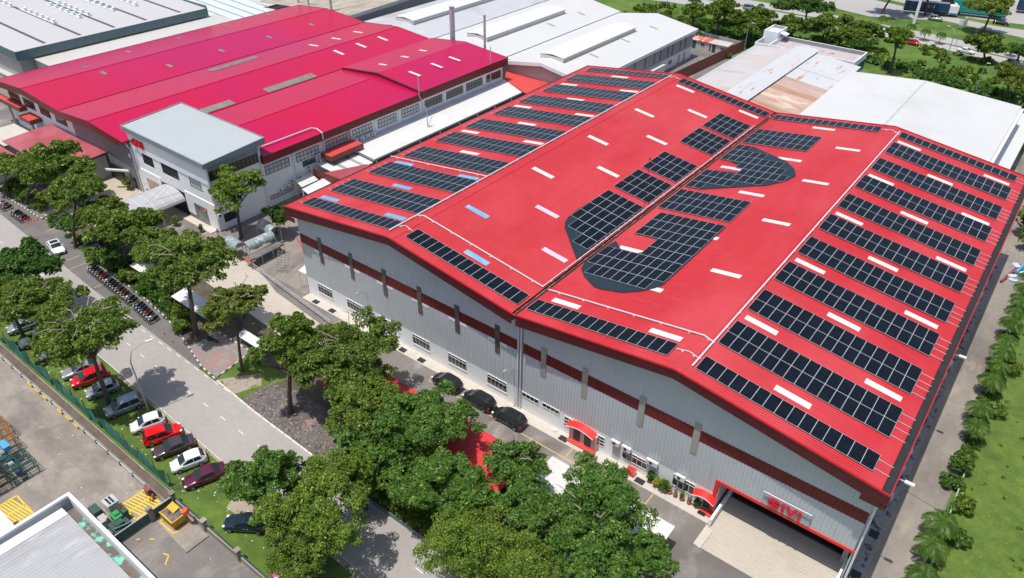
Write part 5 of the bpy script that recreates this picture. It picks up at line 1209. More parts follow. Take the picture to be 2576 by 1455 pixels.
scrub('undergrowth', [(-14, -12), (6, -9), (8, -14), (12, -18), (-8, -18.2)], 8000, .24, 'dark', 102, .6)
scrub('rough_grass', [(-85, 150), (-60, 146), (-44, 156), (-30, 158), (-10, 168), (40, 158), (100, 128), (140, 140), (27, 184), (0, 189), (-44, 186), (-78, 184)], 26000, .75, 'broad', 103, .75)
scrub('rough_grass', [(-30, 166), (4, 162), (34, 150), (60, 134), (64, 146), (30, 160), (0, 168)], 9000, .6, 'dark', 104, .95)
scrub('rough_grass', [(-64, 152), (-40, 157), (-30, 160), (-30, 166), (-60, 172)], 6000, .6, 'dark', 105, 1.2)
# far trees, each one its own
GB_ = 'trees beside the highway'
far = [('A', (-47.3, 157.2), (-47.6, 157.4, 8.6), 6.6, 3.6, 'broad', 'tall dark tree behind the two old cabins'), ('B', (-55.5, 158), (-55.5, 158, 7.4), 4.6, 3.6, 'light', 'paler tree left of the tall dark one behind the cabins'),
       ('C', (-38.3, 158.3), (-38.4, 158.4, 6.4), 6.2, 3.2, 'broad', 'tree with spreading limbs behind the brown fence end'), ('D', (-51, 170), (-51, 170, 6), 6, 3.4, 'olive', 'greyish crown behind the cabin trees near the highway'),
       ('E', (-32, 186), (-32, 186, 6.8), 10.5, 3.6, 'dark', 'very wide dark flat topped tree at the highway edge'), ('F', (-23, 176), (-23, 176, 5.2), 6.5, 3.2, 'broad', 'round tree below the very wide dark one'),
       ('G', (-30, 170), (-30, 170, 5), 5.5, 3, 'broad', 'tree behind the stair tower'), ('H', (-16.5, 170), (-16.5, 170, 4.6), 6, 3, 'broad', 'bushy tree behind the parapet building'), ('I', (-11.5, 176), (-11.5, 176, 5), 6, 3.2, 'broad', 'tree just left of the thin yellowish one'),
       ('J', (-19, 183), (-19, 183, 4.6), 5.6, 2.8, 'olive', 'dull green tree by the highway above the parapet building'), ('K', (-9.5, 166), (-9.5, 166, 3.4), 4, 2.4, 'dark', 'dark bushy tree at the right end of the parapet building'),
       ('L', (.4, 159.1), (0, 159, 10.0), 4.2, 3.6, 'light', 'thin yellowish tree with a tall forked trunk'), ('M', (-17.9, 217.4), (-15.5, 218.5, 8.6), 9.5, 3.2, 'broad', 'spreading tree left of the dark blue truck'),
       ('N', (12, 214.6), (12.6, 214.8, 8.2), 8.6, 3.0, 'olive', 'umbrella shaped tree in front of the teal truck'), ('O', (17.9, 183.7), (16.6, 183.5, 5.0), 6.6, 3.0, 'broad', 'tree overhanging the highway at the right'),
       ('P', (25, 187), (25, 187, 4.2), 4.4, 2.4, 'dark', 'low dark tree right of the one overhanging the highway'), ('Q', (27.5, 154.8), (27.1, 154.8, 6.4), 5.2, 3.2, 'olive', 'dull green tree near the right edge above the white shed'),
       ('R', (35, 160), (35, 160, 5), 5, 3, 'dark', 'dark tree at the right edge behind the dull green one'), ('S', (-6.5, 224), (-7, 223, 8), 5.5, 2.6, 'broad', 'tree crown hanging over the front of the dark blue trailer'), ('T', (-42, 176), (-42, 176, 4.4), 5, 2.6, 'broad', 'low tree below the highway between the cabins and the wide dark tree')]
for i, (q, bs, ct, R_, H_, kd, lb_) in enumerate(far):
    tree(lb_, bs, (ct[0], ct[1], ct[2] * .92), R_ * .80, H_ * .85, kd, int(3600 + R_ * 480), .50, 200 + i, group=GB_, nb=24, tr=.3, open_=1)
for i, (x, y, r, h, k, l) in enumerate([(9, 156, 2.4, 3, 'dark', 'dark round shrub in the rough grass behind the white shed'), (6.4, 153.4, 1.3, 1.8, 'light', 'pale banana like shrub beside the dark round shrub'), (-65.9, 98.1, 2.0, 2.8, 'broad', 'green shrub in front of the pale shed gable wall'), (-150.5, 13.2, 1.9, 4.2, 'light', 'yellowish shrub at the lower corner of the long grey shed'), (-37.5, 143.5, 1.0, 1.2, 'broad', 'small shrub at the foot of the brown fence'), (-58, 187.5, 1.2, 1.8, 'dark', 'clipped dark shrub on the highway median'), (43.6, 83, 2.4, 4, 'broad', 'leafy shrub near the rear right corner of the solar hall'), (42.6, 88, 2.8, 5, 'broad', 'tall leafy shrub behind the shrub at the rear right corner')]):
    bush(l, x, y, r, h, k, 1300, .42, 90 + i, 'lone shrubs')

# ---------------------------------------------------------------- palms
def frond_set(nf, L_, seed, droop=1.0, up=.6, leaf=.55, wid=.07):
    rng = random.Random(seed); b = MB()
    for i in range(nf):
        u = 2 * PI * i / nf + rng.uniform(-.15, .15); e = rng.uniform(.2, 1.0) * up; d = Vector((math.cos(u), math.sin(u), 0)); pts = []
        for k in range(9):
            t = k / 8; pts.append(d * (L_ * t * (1 - .15 * t)) + Vector((0, 0, L_ * (e * t - droop * (.45 + .3 * e) * t * t * 1.25))))
        b.tube(pts, [.035 - .003 * k for k in range(9)], 4, cap=False)
        sd_ = Vector((-d.y, d.x, 0))
        for k in range(22):
            t = .12 + .86 * k / 21; a = int(t * 8); p = pts[min(a, 7)].lerp(pts[min(a + 1, 8)], t * 8 - a); ax = (pts[min(a + 1, 8)] - pts[min(a, 7)]).normalized()
            ll = leaf * L_ * (.35 + .65 * math.sin(PI * min(1, t * .95 + .08)))
            for s in (-1, 1):
                e_ = p + (sd_ * s * .8 + ax * .6 + Vector((0, 0, -.35 + rng.uniform(-.15, .15)))).normalized() * ll
                w_ = ax * wid; b.face([p - w_, p.lerp(e_, .5) + Vector((0, 0, .03)) - w_ * .6, e_, p.lerp(e_, .5) + Vector((0, 0, .03)) + w_])
    return b
def palm_proto(name, h, nf, L_, seed, tr, **k):
    t = thing(name, 'x', 'palm', (0, 0, 0)); b = MB(); b.tube([(0, 0, -.05), (.06, .03, h * .5), (0, 0, h)], [tr * 1.4, tr, tr * .8], 8); b.build('trunk', mt['bark_pale'], t, local=True)
    b = frond_set(nf, L_, seed, **k); o = b.build('fronds', LF['palm'], t, local=True); o.location = (0, 0, h)
    n = len(o.data.polygons); at = o.data.attributes.new("tint", 'FLOAT', 'FACE'); rg = np.random.default_rng(seed); at.data.foreach_set("value", np.clip(rg.normal(.45, .25, n), 0, 1).astype(np.float32)); return t
pp = palm_proto('garden_palm', 2.3, 15, 1.75, 5, .13, leaf=.42, wid=.06)
ppl = [(44.3, 61.5), (44.2, 57.8), (44.2, 54.0), (44.4, 50.3), (44.4, 46.6), (44.5, 43.3), (44.4, 39.6), (44.2, 33.2), (44.5, 29.6), (44.5, 12.6), (44.4, 9.1), (44.6, 4.9), (44.3, 65.5), (44.3, 69)]
nm = ['sixth', 'seventh', 'eighth', 'ninth', 'tenth', 'eleventh', 'twelfth']
LBL = ['garden palm by the drive opposite the seventh panel strip', 'garden palm one place nearer than the one by the far junk heap', 'garden palm beside the drive where the tarpaulin heap ends', 'garden palm in the middle of the drive row, upper of the close pair', 'garden palm in the middle of the drive row, lower of the close pair', 'garden palm just above the leaning trunk palm', 'garden palm at the lower end of the closely planted row', 'garden palm standing alone just below the dense row', 'garden palm above the concrete joint in the drive', 'large garden palm beside the leaning grey post', 'garden palm second from the bottom beside the drive', 'garden palm nearest the bottom edge beside the drive', 'garden palm next to the heap of tarpaulins', 'garden palm farthest up the drive']
for i, (x, y) in enumerate(ppl):
    o = pp if i == 0 else copy_tree(pp)
    o.location = (x, y, 0); o.rotation_euler = (0, 0, i * 1.3); s = [1, .95, 1.05, 1, 1.1, .95, 1.15, 1.05, 1.0, 1.2, 1.1, 1.1, 1, 1][i]; o.scale = (s, s, s * (1 + .1 * (i % 3)))
    tag(o, LBL[i], 'palm', 'garden palms along the right hand drive')
rp_ = palm_proto('median_palm', 3.0, 9, 1.7, 8, .09, droop=1.7, up=.5, leaf=.5, wid=.1)
for i, (x, y, s, l) in enumerate([(0, 195.3, 1.1, 'median palm just right of the thin yellowish tree'), (4.3, 194.7, 1.05, 'median palm between the two thin poles'), (-4.6, 198, 1.1, 'median palm below the white pylon'), (-13.8, 201.8, 1.1, 'median palm behind the shrubs left of the white pylon'), (22.3, 195.5, 1.2, 'median palm near the right edge of the photo'), (-49, 193.5, .9, 'small palm on the median right of the dark grey car')]):
    o = rp_ if i == 0 else copy_tree(rp_); o.location = (x, y, 0); o.rotation_euler = (0, 0, i * 2.1); o.scale = (s, s, s); tag(o, l, 'palm', 'palms on the highway median')
o = copy_tree(pp); o.name = 'tall_palm'; o.location = (-104.0, -6.6, 0); o.scale = (1.5, 1.5, 2.4); tag(o, 'palm rising in front of the annex with the maroon roof', 'palm'); o['group'] = 'palms by the annex'
for i, (x, y, r, h, k, l) in enumerate([(44.5, 23.8, 1.1, 2.2, 'palm', 'leafy papaya like plant beside the drive'), (44.3, 20.9, 1.1, 1.3, 'dark', 'dark purple shrub beside the leaning grey post'), (46.0, 18.2, 1.2, 1.4, 'broad', 'round shrub on the lawn side of the leaning post'), (46.3, 13.6, 1.2, 1.2, 'dark', 'dark shrub on the lawn beside the large garden palm'), (44.7, 15.4, .8, .8, 'broad', 'low plant between the drive and the leaning post'), (46.0, 36, 1.4, 1.6, 'broad', 'shrub on the lawn edge beside the dense palm row'), (45.9, 46, 1.4, 1.6, 'broad', 'shrub on the lawn edge behind the upper palms')]):
    bush(l, x, y, r, h, k, 1400, .2, 130 + i, 'shrubs by the right hand drive')
for i in range(24):
    pass
scrub('hedge_plants', [(44.0, 26), (45.2, 26), (45.2, 72), (44.0, 72)], 7000, .22, 'palm', 141, .35)
scrub('lawn_tufts', [(45.4, 0), (75, 0), (75, 60), (45.4, 60)], 16000, .16, 'light', 142, .12)
b = MB(); b.bar((45.0, 7.0, .45), (45.05, 24.5, .75), .14, .14); b.box(44.95, 24.3, 0, 45.15, 24.5, .9); b.box(44.95, 15, 0, 45.15, 15.2, .7); b.box(44.95, 7.0, 0, 45.12, 7.2, .6)
tag(b.build('low_rail', mt['pole_grey'], origin=(45, 16, 0)), 'long low grey rail between the drive and the lawn', 'rail')


def specks(name, x0, x1, y0, y1, n, mat, z, seed, s=.14):
    rg = random.Random(seed); b = MB()
    for i in range(n):
        x, y = rg.uniform(x0, x1), rg.uniform(y0, y1); a = rg.random() * 3; q = s * rg.uniform(.4, 1.4); b.obox(x, y, z, q, q * .7, .04, a)
    return tag(b.build(name, mat), kind='stuff')
specks('leaf_litter', -60, 8, -31.3, -26.6, 240, mt['white_bits'], .012, 31)
specks('leaf_litter', -27, -11, -18.8, -13.6, 420, mt['brick'], .036, 32, .22)
specks('leaf_litter', -40, -19, -60, -33.5, 60, mt['white_bits'], .004, 33)
specks('leaf_litter', -19, 10, -45, -33, 60, mt['white_bits'], .004, 34)
specks('leaf_litter', 46, 75, -2, 55, 700, mt['grass_dry'], .032, 35, .2)
# ---------------------------------------------------------------- cars
def loft(b, rings, m=0, caps=True):
    n = len(rings[0]); i0 = len(b.v)
    for r in rings: b.v += [tuple(p) for p in r]
    for k in range(len(rings) - 1):
        for j in range(n):
            l = (j + 1) % n; b.f.append((i0 + k * n + j, i0 + k * n + l, i0 + (k + 1) * n + l, i0 + (k + 1) * n + j)); b.m.append(m)
    if caps:
        b.f.append(tuple(i0 + j for j in reversed(range(n)))); b.m.append(m); b.f.append(tuple(i0 + (len(rings) - 1) * n + j for j in range(n))); b.m.append(m)
_wb = MB(); _wb.tube([(0, -.11, 0), (0, -.10, 0), (0, .10, 0), (0, .11, 0)], [.27, .31, .31, .27], 18); WHEEL = _wb.build('wheel', mt['rubber'], local=True)
_wb = MB(); _wb.tube([(0, -.122, 0), (0, .122, 0)], .185, 12)
for k in range(5): a = 2 * PI * k / 5; _wb.bar((0, -.124, 0), (math.cos(a) * .17, -.124, math.sin(a) * .17), .03, .03)
RIM = _wb.build('rim', mt['steel'], local=True)
KIND = {  # length, width, height, hood end x, windscreen top x, roof end x, rear glass base x, tail deck height, bonnet height
    'hatch': (3.8, 1.70, 1.50, .98, .22, -1.30, -1.78, 1.0, .95), 'sedan': (4.55, 1.78, 1.45, 1.02, .20, -.95, -1.72, 1.02, .93),
    'suv': (4.25, 1.76, 1.66, 1.15, .35, -1.62, -2.04, 1.10, 1.05), 'mpv': (4.4, 1.76, 1.68, 1.30, .42, -1.7, -2.1, 1.06, 1.02), 'coupe': (4.3, 1.80, 1.40, .85, .15, -1.35, -1.95, .98, .88)}
def car(label, cx, cy, ang, kind, col, name='parked_car', cat='car', group=None, z=0):
    L_, Wd, Ht, xh, xt, xr, xg, zd, zb_ = KIND[kind]
    t = thing(name, label, cat, (cx, cy, z), ang, group)
    hl, hw = L_ / 2, Wd / 2
    def ring(x, w, z0, zm, zt):
        w = w * hw; return [(x, -w * .90, z0), (x, -w, z0 + .14), (x, -w, zm), (x, -w * .93, zt - .04), (x, -w * .72, zt), (x, 0, zt + .03), (x, w * .72, zt), (x, w * .93, zt - .04), (x, w, zm), (x, w, z0 + .14), (x, w * .90, z0)]
    st = [(-hl, .80, .36, .62, zd * .78), (-hl + .10, .93, .26, .74, zd * .95), (-hl + .45, 1.0, .22, .80, zd + .0), (xg + .35, 1.0, .21, .82, zd + .01), (-.3, 1.0, .20, .80, .97 if kind != 'coupe' else .92), (xh - .3, 1.0, .20, .78, .96 if kind != 'coupe' else .92), (xh, .99, .20, .76, zb_ + .02), (hl - .55, .97, .21, .70, zb_ - .10), (hl - .16, .88, .24, .60, zb_ - .24), (hl, .70, .32, .52, zb_ - .38)]
    b = MB(); loft(b, [ring(*s) for s in st]); body = b.build('body', CP[col], t, local=True, smooth=True)
    zs_ = .94 if kind != 'coupe' else .9
    gh = [(xg, .88, zd - .02, .84, zd + .02), (xr, .93, zs_, .80, Ht - .07), (xr + .35, .94, zs_, .82, Ht), (xt - .35, .94, zs_, .82, Ht), (xt, .93, zs_, .80, Ht - .06), (xh, .90, zs_ - .02, .86, zb_ + .03)]
    def gr(x, wb_, z0, wt, z1): return [(x, -wb_ * hw, z0), (x, -wt * hw, z1), (x, -wt * hw * .6, z1 + .02), (x, wt * hw * .6, z1 + .02), (x, wt * hw, z1), (x, wb_ * hw, z0)]
    b = MB(); loft(b, [gr(*g) for g in gh]); b.build('roof', CP[col], t, local=True, smooth=False)
    def pane(pts, nm='window'):
        b = MB(); b.face(pts); b.face(list(reversed([(p[0], p[1], p[2] - .002) for p in pts]))); b.build(nm, mt['car_glass'], t, local=True)
    def lerp(a, c, f): return tuple(a[i] + (c[i] - a[i]) * f for i in range(3))
    A0, A1 = (xh, .88 * hw, zb_ + .03), (xt, .80 * hw, Ht - .06)
    e = .018
    def quadf(l0, l1, f0, f1, w0, w1, dx, dz):
        p = lerp(l0, l1, f0); q = lerp(l0, l1, f1)
        return [(p[0] + dx, -p[1] * w0, p[2] + dz), (p[0] + dx, p[1] * w0, p[2] + dz), (q[0] + dx, q[1] * w1, q[2] + dz), (q[0] + dx, -q[1] * w1, q[2] + dz)]
    pane(quadf(A0, A1, .06, .95, .90, .92, e, .03), 'windscreen')
    B0, B1 = (xg, .86 * hw, zd + .02), (xr, .80 * hw, Ht - .07)
    pane(quadf(B0, B1, .12, .93, .86, .9, -e, .03), 'rear_window')
    xa, xb, xm = xt - .02, xr + .10, (xt + xr) / 2 + .05
    for s in (-1, 1):
        yb_, yt_ = s * (.94 * hw + .012), s * (.825 * hw + .012); z0, z1 = zs_ + .05, Ht - .10
        yb2 = yb_ + (yt_ - yb_) * .12; yt2 = yb_ + (yt_ - yb_) * .9
        for q in ([(xh - .30, yb2, z0), (xm + .03, yb2, z0), (xm + .03, yt2, z1), (xa - .22, yt2, z1)], [(xm - .05, yb2, z0), (xb - .18, yb2, z0), (xb + .02, yt2, z1), (xm - .05, yt2, z1)]): pane(q)
        b = MB(); b.obox(xh - .25, s * (hw + .07), .93, .16, .18, .13, 0); b.build('mirror', CP[col], t, local=True)
        b = MB(); b.box(hl - .34, min(s * .55 * hw, s * .86 * hw), zb_ - .30, hl - .06, max(s * .55 * hw, s * .86 * hw), zb_ - .20); b.build('headlight', mt['frame_white'], t, local=True)
        b = MB(); b.box(-hl + .03, min(s * .62 * hw, s * .93 * hw), zd - .30, -hl + .2, max(s * .62 * hw, s * .93 * hw), zd - .10); b.build('tail_light', mt['red_sign'], t, local=True)
        for xw in (hl - .82, -hl + .78):
            w_ = put(WHEEL, 'wheel', t, (xw, s * (hw - .08), .31)); put(RIM, 'rim', w_)
    b = MB(); b.box(hl - .08, -.45 * hw, .36, hl + .02, .45 * hw, .56); b.build('grille', mt['black'], t, local=True)
    b = MB(); b.box(hl - .03, -.26, .38, hl + .035, .26, .49); b.build('number_plate', mt['black'], t, local=True)
    b = MB(); b.box(-hl - .03, -.26, .62, -hl + .06, .26, .74); b.build('number_plate', mt['black'], t, local=True)
    for s in (-1, 1):
        b = MB()
        for xs_ in (xh - .42, (xt + xr) / 2 + .05, xr + .25): b.box(xs_ - .012, s * hw * .998 - .006, .34, xs_ + .012, s * hw * .998 + .006, .80)
        b.build('door_seams', mt['black'], t, local=True)
        b = MB()
        for xs_ in ((xt + xr) / 2 + .2, xr + .4): b.box(xs_, s * (hw + .015) - .012, .74, xs_ + .16, s * (hw + .015) + .012, .77)
        b.build('door_handles', mt['steel'], t, local=True)
    return t
VG = 'cars parked on the grass verge'
up = rad(90)
def heading(x0, y0, x1, y1): return math.atan2(y1 - y0, x1 - x0)
wc = car('white coupe with a black roof glass parked beside the motorcycles', -79.2, -15.9, heading(0, 0, 6.5, -1.1), 'coupe', 'white', group='cars parked by the forecourt')
b = MB(); b.box(-.85, -.58, 1.425, .0, .58, 1.432); b.build('roof_glass', mt['car_glass'], wc, local=True)
car('dark green grey car mostly hidden under the trees behind the white coupe', -75.8, -12.0, heading(0, 0, 6, -1), 'sedan', 'green', group='cars parked by the forecourt')
d_ = lambda dx=-1.25, dy=-4.0: math.atan2(dy, dx)
car('silver hatchback half hidden by the left edge trees on the verge', -62.3, -28.6, d_(-1.0), 'hatch', 'silver', group=VG)
car('old boxy white car on the verge, left of the bare branched tree', -58.0, -28.6, d_(-1.0), 'sedan', 'white', group=VG)
car('small white car peeping out under the bare branched tree', -53.6, -28.6, d_(-1.1), 'hatch', 'white', group=VG)
car('silver sedan left of the dark red hatchback on the verge', -47.4, -28.1, d_(-1.3), 'sedan', 'silver', group=VG)
car('dark red hatchback between the silver sedan and the small white hatchback', -44.9, -28.3, d_(-1.2), 'suv', 'red', group=VG)
car('small white hatchback behind the trunk of the bare branched tree', -41.7, -28.4, d_(-1.3), 'hatch', 'silver', group=VG)
car('silver people carrier parked beside the street lamp on the verge', -36.8, -28.3, d_(-1.1), 'mpv', 'grey', group=VG)
car('white sport utility car between the street lamp and the bright red one', -32.0, -28.1, d_(-1.6), 'hatch', 'white', group=VG)
car('bright red car parked facing the road', -29.0, -28.0, d_(-1.6) + PI, 'suv', 'bright_red', group=VG)
car('grey brown sedan between the bright red car and the white hatchback', -26.3, -28.3, d_(-1.5), 'sedan', 'plum', group=VG)
car('clean white hatchback next to the dark maroon sedan', -23.1, -28.5, d_(-1.5), 'hatch', 'white', group=VG)
car('dark maroon sedan at the right end of the verge row, half under a glossy tree', -19.9, -28.6, d_(-1.5), 'sedan', 'maroon', group=VG)
car('black blue sedan alone on the verge right of the maroon sedan', -11.2, -29.6, d_(-2.2, -3.0) - .35, 'sedan', 'navy', group=VG)
car('pinkish red car at the bottom edge under the leafy low tree', -3.6, -29.6, d_(-1.3), 'sedan', 'pink', group=VG)
car('wine red car at the left edge of the photo beyond the silver hatchback', -69.2, -28.6, d_(-1.3), 'sedan', 'wine', group=VG)
BG_ = 'black cars parked along the hall'
car('first of the three black cars by the hall wall, farthest left', -9.4, -1.15, PI - .02, 'suv', 'black', group=BG_)
car('middle black car by the hall wall, half behind a mango tree', -4.2, -1.15, PI, 'mpv', 'black', group=BG_)
car('black car by the hall wall nearest the white downpipes', .55, -1.25, PI, 'mpv', 'black', group=BG_)
# traffic and far vehicles
HG = 'vehicles on the highway'
for l, x, y, a, k, c_, n_ in [('white taxi like saloon on the near carriageway at the right', 12.2, 190.3, -.12, 'sedan', 'white', 'car'), ('maroon car on the near carriageway behind the yellowish tree', -1.2, 188.9, -.1, 'hatch', 'red', 'car'), ('silver car on the service road beside the truck cab', -2.6, 220.6, .1, 'suv', 'silver', 'car'),
    ('grey people carrier on the far carriageway above the rear yard', -53, 194.6, .05, 'mpv', 'grey', 'car'), ('dark car on the far carriageway near the wide dark tree', -45.5, 202.3, .05, 'suv', 'navy', 'car'), ('black car at the top edge on the far carriageway', -71.5, 192.5, .2, 'mpv', 'black', 'car'), ('dark red car at the top edge on the far carriageway', -66, 199.8, .15, 'hatch', 'wine', 'car'),
    ('white car hidden behind the shrubs on the highway', -17.5, 195.0, 0, 'hatch', 'white', 'car'), ('pale car at the right edge of the highway', 24.6, 186.6, -.2, 'suv', 'silver', 'car'), ('dark car under the umbrella shaped tree on the service road', 14.5, 229.0, .05, 'sedan', 'black', 'car')]:
    car(l, x, y, a, k, c_, n_, group=HG)
def trailer(label, x0, y0, x1, y1, h, mat, txt, parts_txt, roofm):
    cx, cy = (x0 + x1) / 2, (y0 + y1) / 2; L_ = math.hypot(x1 - x0, y1 - y0); a = math.atan2(y1 - y0, x1 - x0)
    t = thing('lorry', label, 'lorry', (cx, cy, 0), a)
    b = MB(); b.box(-L_ / 2, -1.25, 1.2, L_ / 2, 1.25, 1.2 + h); b.build('container', mat, t, local=True)
    b = MB(); b.box(-L_ / 2 + .05, -1.2, 1.2 + h, L_ / 2 - .05, 1.2, 1.24 + h); b.build('container_roof', roofm, t, local=True)
    b = MB(); b.box(-L_ / 2, -.9, .8, L_ / 2, .9, 1.18); b.build('chassis', mt['black'], t, local=True)
    for s in (-1, 1):
        for xw in (-L_ / 2 + 1, -L_ / 2 + 2.2, L_ / 2 - 1.6, L_ / 2 - 2.8, L_ / 2 - 4.0) if txt == 'Lotus' else (L_ / 2 - .9, L_ / 2 - 2.1, L_ / 2 - 3.3):
            w_ = put(WHEEL, 'wheel', t, (xw, s * 1.05, .5)); w_.scale = (1.6, 1.6, 1.6)
    for s, (q, m, dx) in enumerate(parts_txt):
        text_mesh('lettering', q, 1.75 if txt == 'Lotus' else 1.3, .01, m, facing(dx, -1.27, 1.3 + h * .55, (1, 0, 0)), t, bold=.03, local=True)
    return t
tb = trailer('lorry trailer with a dark blue container and a white and blue cab', -13.2, 224.2, -1.0, 228.4, 2.7, mt['truck_blue'], 'KAI', [('K', mt['frame_white'], .2), ('A', mt['red_sign'], 1.2), ('I', mt['frame_white'], 2.0)], mt['steel'])
b = MB(); b.box(6.6, -1.2, .9, 9.2, 1.2, 3.4); b.hexa([(8.0, -1.15, 3.4), (9.1, -1.15, 3.4), (9.1, 1.15, 3.4), (8.0, 1.15, 3.4), (8.0, -1.0, 4.0), (8.4, -1.0, 4.0), (8.4, 1.0, 4.0), (8.0, 1.0, 4.0)]); b.build('cab', mt['white_paint'], tb, local=True)
b = MB(); b.box(9.205, -1.0, 2.2, 9.25, 1.0, 3.2); b.build('windscreen', mt['glass'], tb, local=True)
b = MB(); b.box(6.5, -1.22, .85, 9.26, 1.22, 1.3); b.build('cab_skirt', flat('cab_blue', (.02, .22, .45), .4), tb, local=True)
for s in (-1, 1):
    w_ = put(WHEEL, 'wheel', tb, (8.2, s * 1.05, .5)); w_.scale = (1.6, 1.6, 1.6)
trailer('long teal container trailer lettered in pale grey behind the umbrella shaped tree', -.6, 232.3, 14.5, 235.5, 4.0, mt['truck_teal'], 'Lotus', [('Lotus', mt['frame_white'], -2.6)], mt['white_paint'])
b = MB(); b.obox(20, 250, .8, 9, 2.6, 3.2, .25); tq = thing('lorry', 'dark blue lorry at the top edge right of the teal trailer', 'lorry', (20, 250, 0)); b.build('container', mt['truck_blue'], tq)
b = MB(); b.obox(24.5, 251.1, .5, 2.2, 2.5, 2.6, .25); b.build('cab', mt['truck_blue'], tq)
bpy.data.objects.remove(WHEEL); bpy.data.objects.remove(RIM)
# dark low building behind the lorries
simple_bldg('depot', 'dark shaded depot behind the two lorries', 'building', -6, 12, 243, 262, 5, mt['black'], mt['teal_trim'], .3, .2)
# ---------------------------------------------------------------- motorcycles
def motorcycle(cols):
    t = thing('motorcycle', 'x', 'motorcycle', (0, 0, 0))
    for x in (-.62, .62):
        b = MB(); n = 14; pts = [(x + .27 * math.cos(2 * PI * k / n), 0, .29 + .27 * math.sin(2 * PI * k / n)) for k in range(n + 1)]; b.tube(pts, .045, 5, cap=False)
        b.tube([(x, -.07, .29), (x, .07, .29)], .1, 8); w = b.build('wheel', mt['rubber'], t, local=True)
    b = MB(); loft(b, [[(x, -w, z0), (x, -w * .8, z1), (x, w * .8, z1), (x, w, z0)] for x, w, z0, z1 in ((-.85, .04, .62, .72), (-.6, .13, .52, .76), (-.1, .15, .3, .66), (.25, .10, .34, .62), (.48, .17, .45, .86), (.62, .1, .7, .95))]); b.build('body', cols, t, local=True)
    b = MB(); b.box(-.72, -.12, .76, -.02, .12, .84); b.build('seat', mt['black'], t, local=True)
    b = MB(); b.tube([(.42, -.34, 1.02), (.5, -.12, .98), (.5, .12, .98), (.42, .34, 1.02)], .02, 5); b.tube([(.5, 0, .95), (.64, 0, .3)], .035, 6); b.build('handlebar', mt['steel'], t, local=True)
    b = MB(); b.box(.58, -.08, .82, .70, .08, .94); b.build('headlight', mt['frame_white'], t, local=True)
    b = MB(); b.bar((-.1, .1, .3), (-.75, .16, .34), .07, .07); b.build('exhaust', mt['steel'], t, local=True)
    return t
MC = {'black': mt['black'], 'red': CP['red'], 'white': CP['white'], 'blue': flat('bike_blue', (.02, .08, .25), .3), 'grey': CP['grey']}
protos = {k: motorcycle(v) for k, v in MC.items()}; used = set()
def bike(c_, x, y, a, label, group):
    o = protos[c_] if c_ not in used else copy_tree(protos[c_]); used.add(c_)
    o.location = (x, y, 0); o.rotation_euler = (0, rad(0), a); tag(o, label, 'motorcycle', group)
rng = random.Random(9)
row = 'long row of motorcycles in front of the shaded hedge'
for i in range(17):
    x = -69.0 + i * .80; y = -15.4 - i * .045; c_ = ['black', 'black', 'grey', 'black', 'red', 'black', 'white', 'black'][i % 8]
    l = {'black': 'black motorcycle standing in the long row in front of the shaded hedge', 'grey': 'grey motorcycle standing in the long row in front of the shaded hedge', 'red': 'red bodied motorcycle standing in the long row in front of the shaded hedge', 'white': 'white bodied motorcycle standing in the long row in front of the shaded hedge'}[c_]
    bike(c_, x, y, rad(-100) + rng.uniform(-.12, .12) + .35, l, row + ', ' + c_)
for i in range(7):
    x = -54.6 + i * .78; y = -16.2 - i * .08; c_ = ['black', 'blue', 'black', 'red', 'black', 'white', 'black'][i]
    l = {'black': 'black motorcycle in the short group nearest the round roadside bushes', 'blue': 'blue motorcycle in the short group nearest the round roadside bushes', 'red': 'red motorcycle in the short group nearest the round roadside bushes', 'white': 'white motorcycle in the short group nearest the round roadside bushes'}[c_]
    bike(c_, x, y, rad(-85) + rng.uniform(-.1, .1), l, 'short group of motorcycles, ' + c_)
for i, c_ in enumerate(['black', 'black', 'grey', 'black', 'red']): bike(c_, -95.9 + i * .9, -14.8, rad(-88) + rng.uniform(-.1, .1), {'black': 'black motorcycle in the cluster beside the orange cones', 'grey': 'grey motorcycle in the middle of the cluster beside the orange cones', 'red': 'red motorcycle right beside the orange cones'}[c_], 'cluster beside the orange cones, ' + c_)
for i, c_ in enumerate(['white', 'red', 'black']): bike(c_, -101.2 + i * 1.2, -14.8, rad(-88), ['white motorcycle at the left edge of the photo', 'red motorcycle second from the left edge of the photo', 'black motorcycle third from the left edge of the photo'][i], 'leftmost motorcycles')
bike('black', -39.8, -14.2, rad(20), 'black motorcycle alone on the shaded brick paving', 'lone motorcycle')
# cones
def cone(x, y, h, l, g=None, m='orange'):
    b = MB(); b.box(-.16, -.16, 0, .16, .16, .03); b.tube([(0, 0, .03), (0, 0, h)], [.11, .03], 8); b.tube([(0, 0, h * .55), (0, 0, h * .7)], [.075, .06], 8, 1)
    o = b.build('traffic_cone', [mt[m], mt['white_paint']], local=True); o.location = (x, y, 0.0); tag(o, l, 'traffic cone', g)
for i, (y, w) in enumerate(((-14.9, 'nearest the road'), (-14.4, 'second from the road'), (-13.9, 'third from the road'), (-13.4, 'nearest the kerb'))): cone(-91.2, y, .7, 'orange cone of the line by the gate, ' + w, 'orange cones by the gate')
cone(-46.3, -17.4, .75, 'thin red cone on the asphalt, left of the pair', 'pair of thin cones'); cone(-43.9, -17.6, .75, 'thin red cone on the asphalt, right of the pair', 'pair of thin cones'); cone(-42.0, -15.3, .7, 'orange cone at the foot of the tall straight trunk')
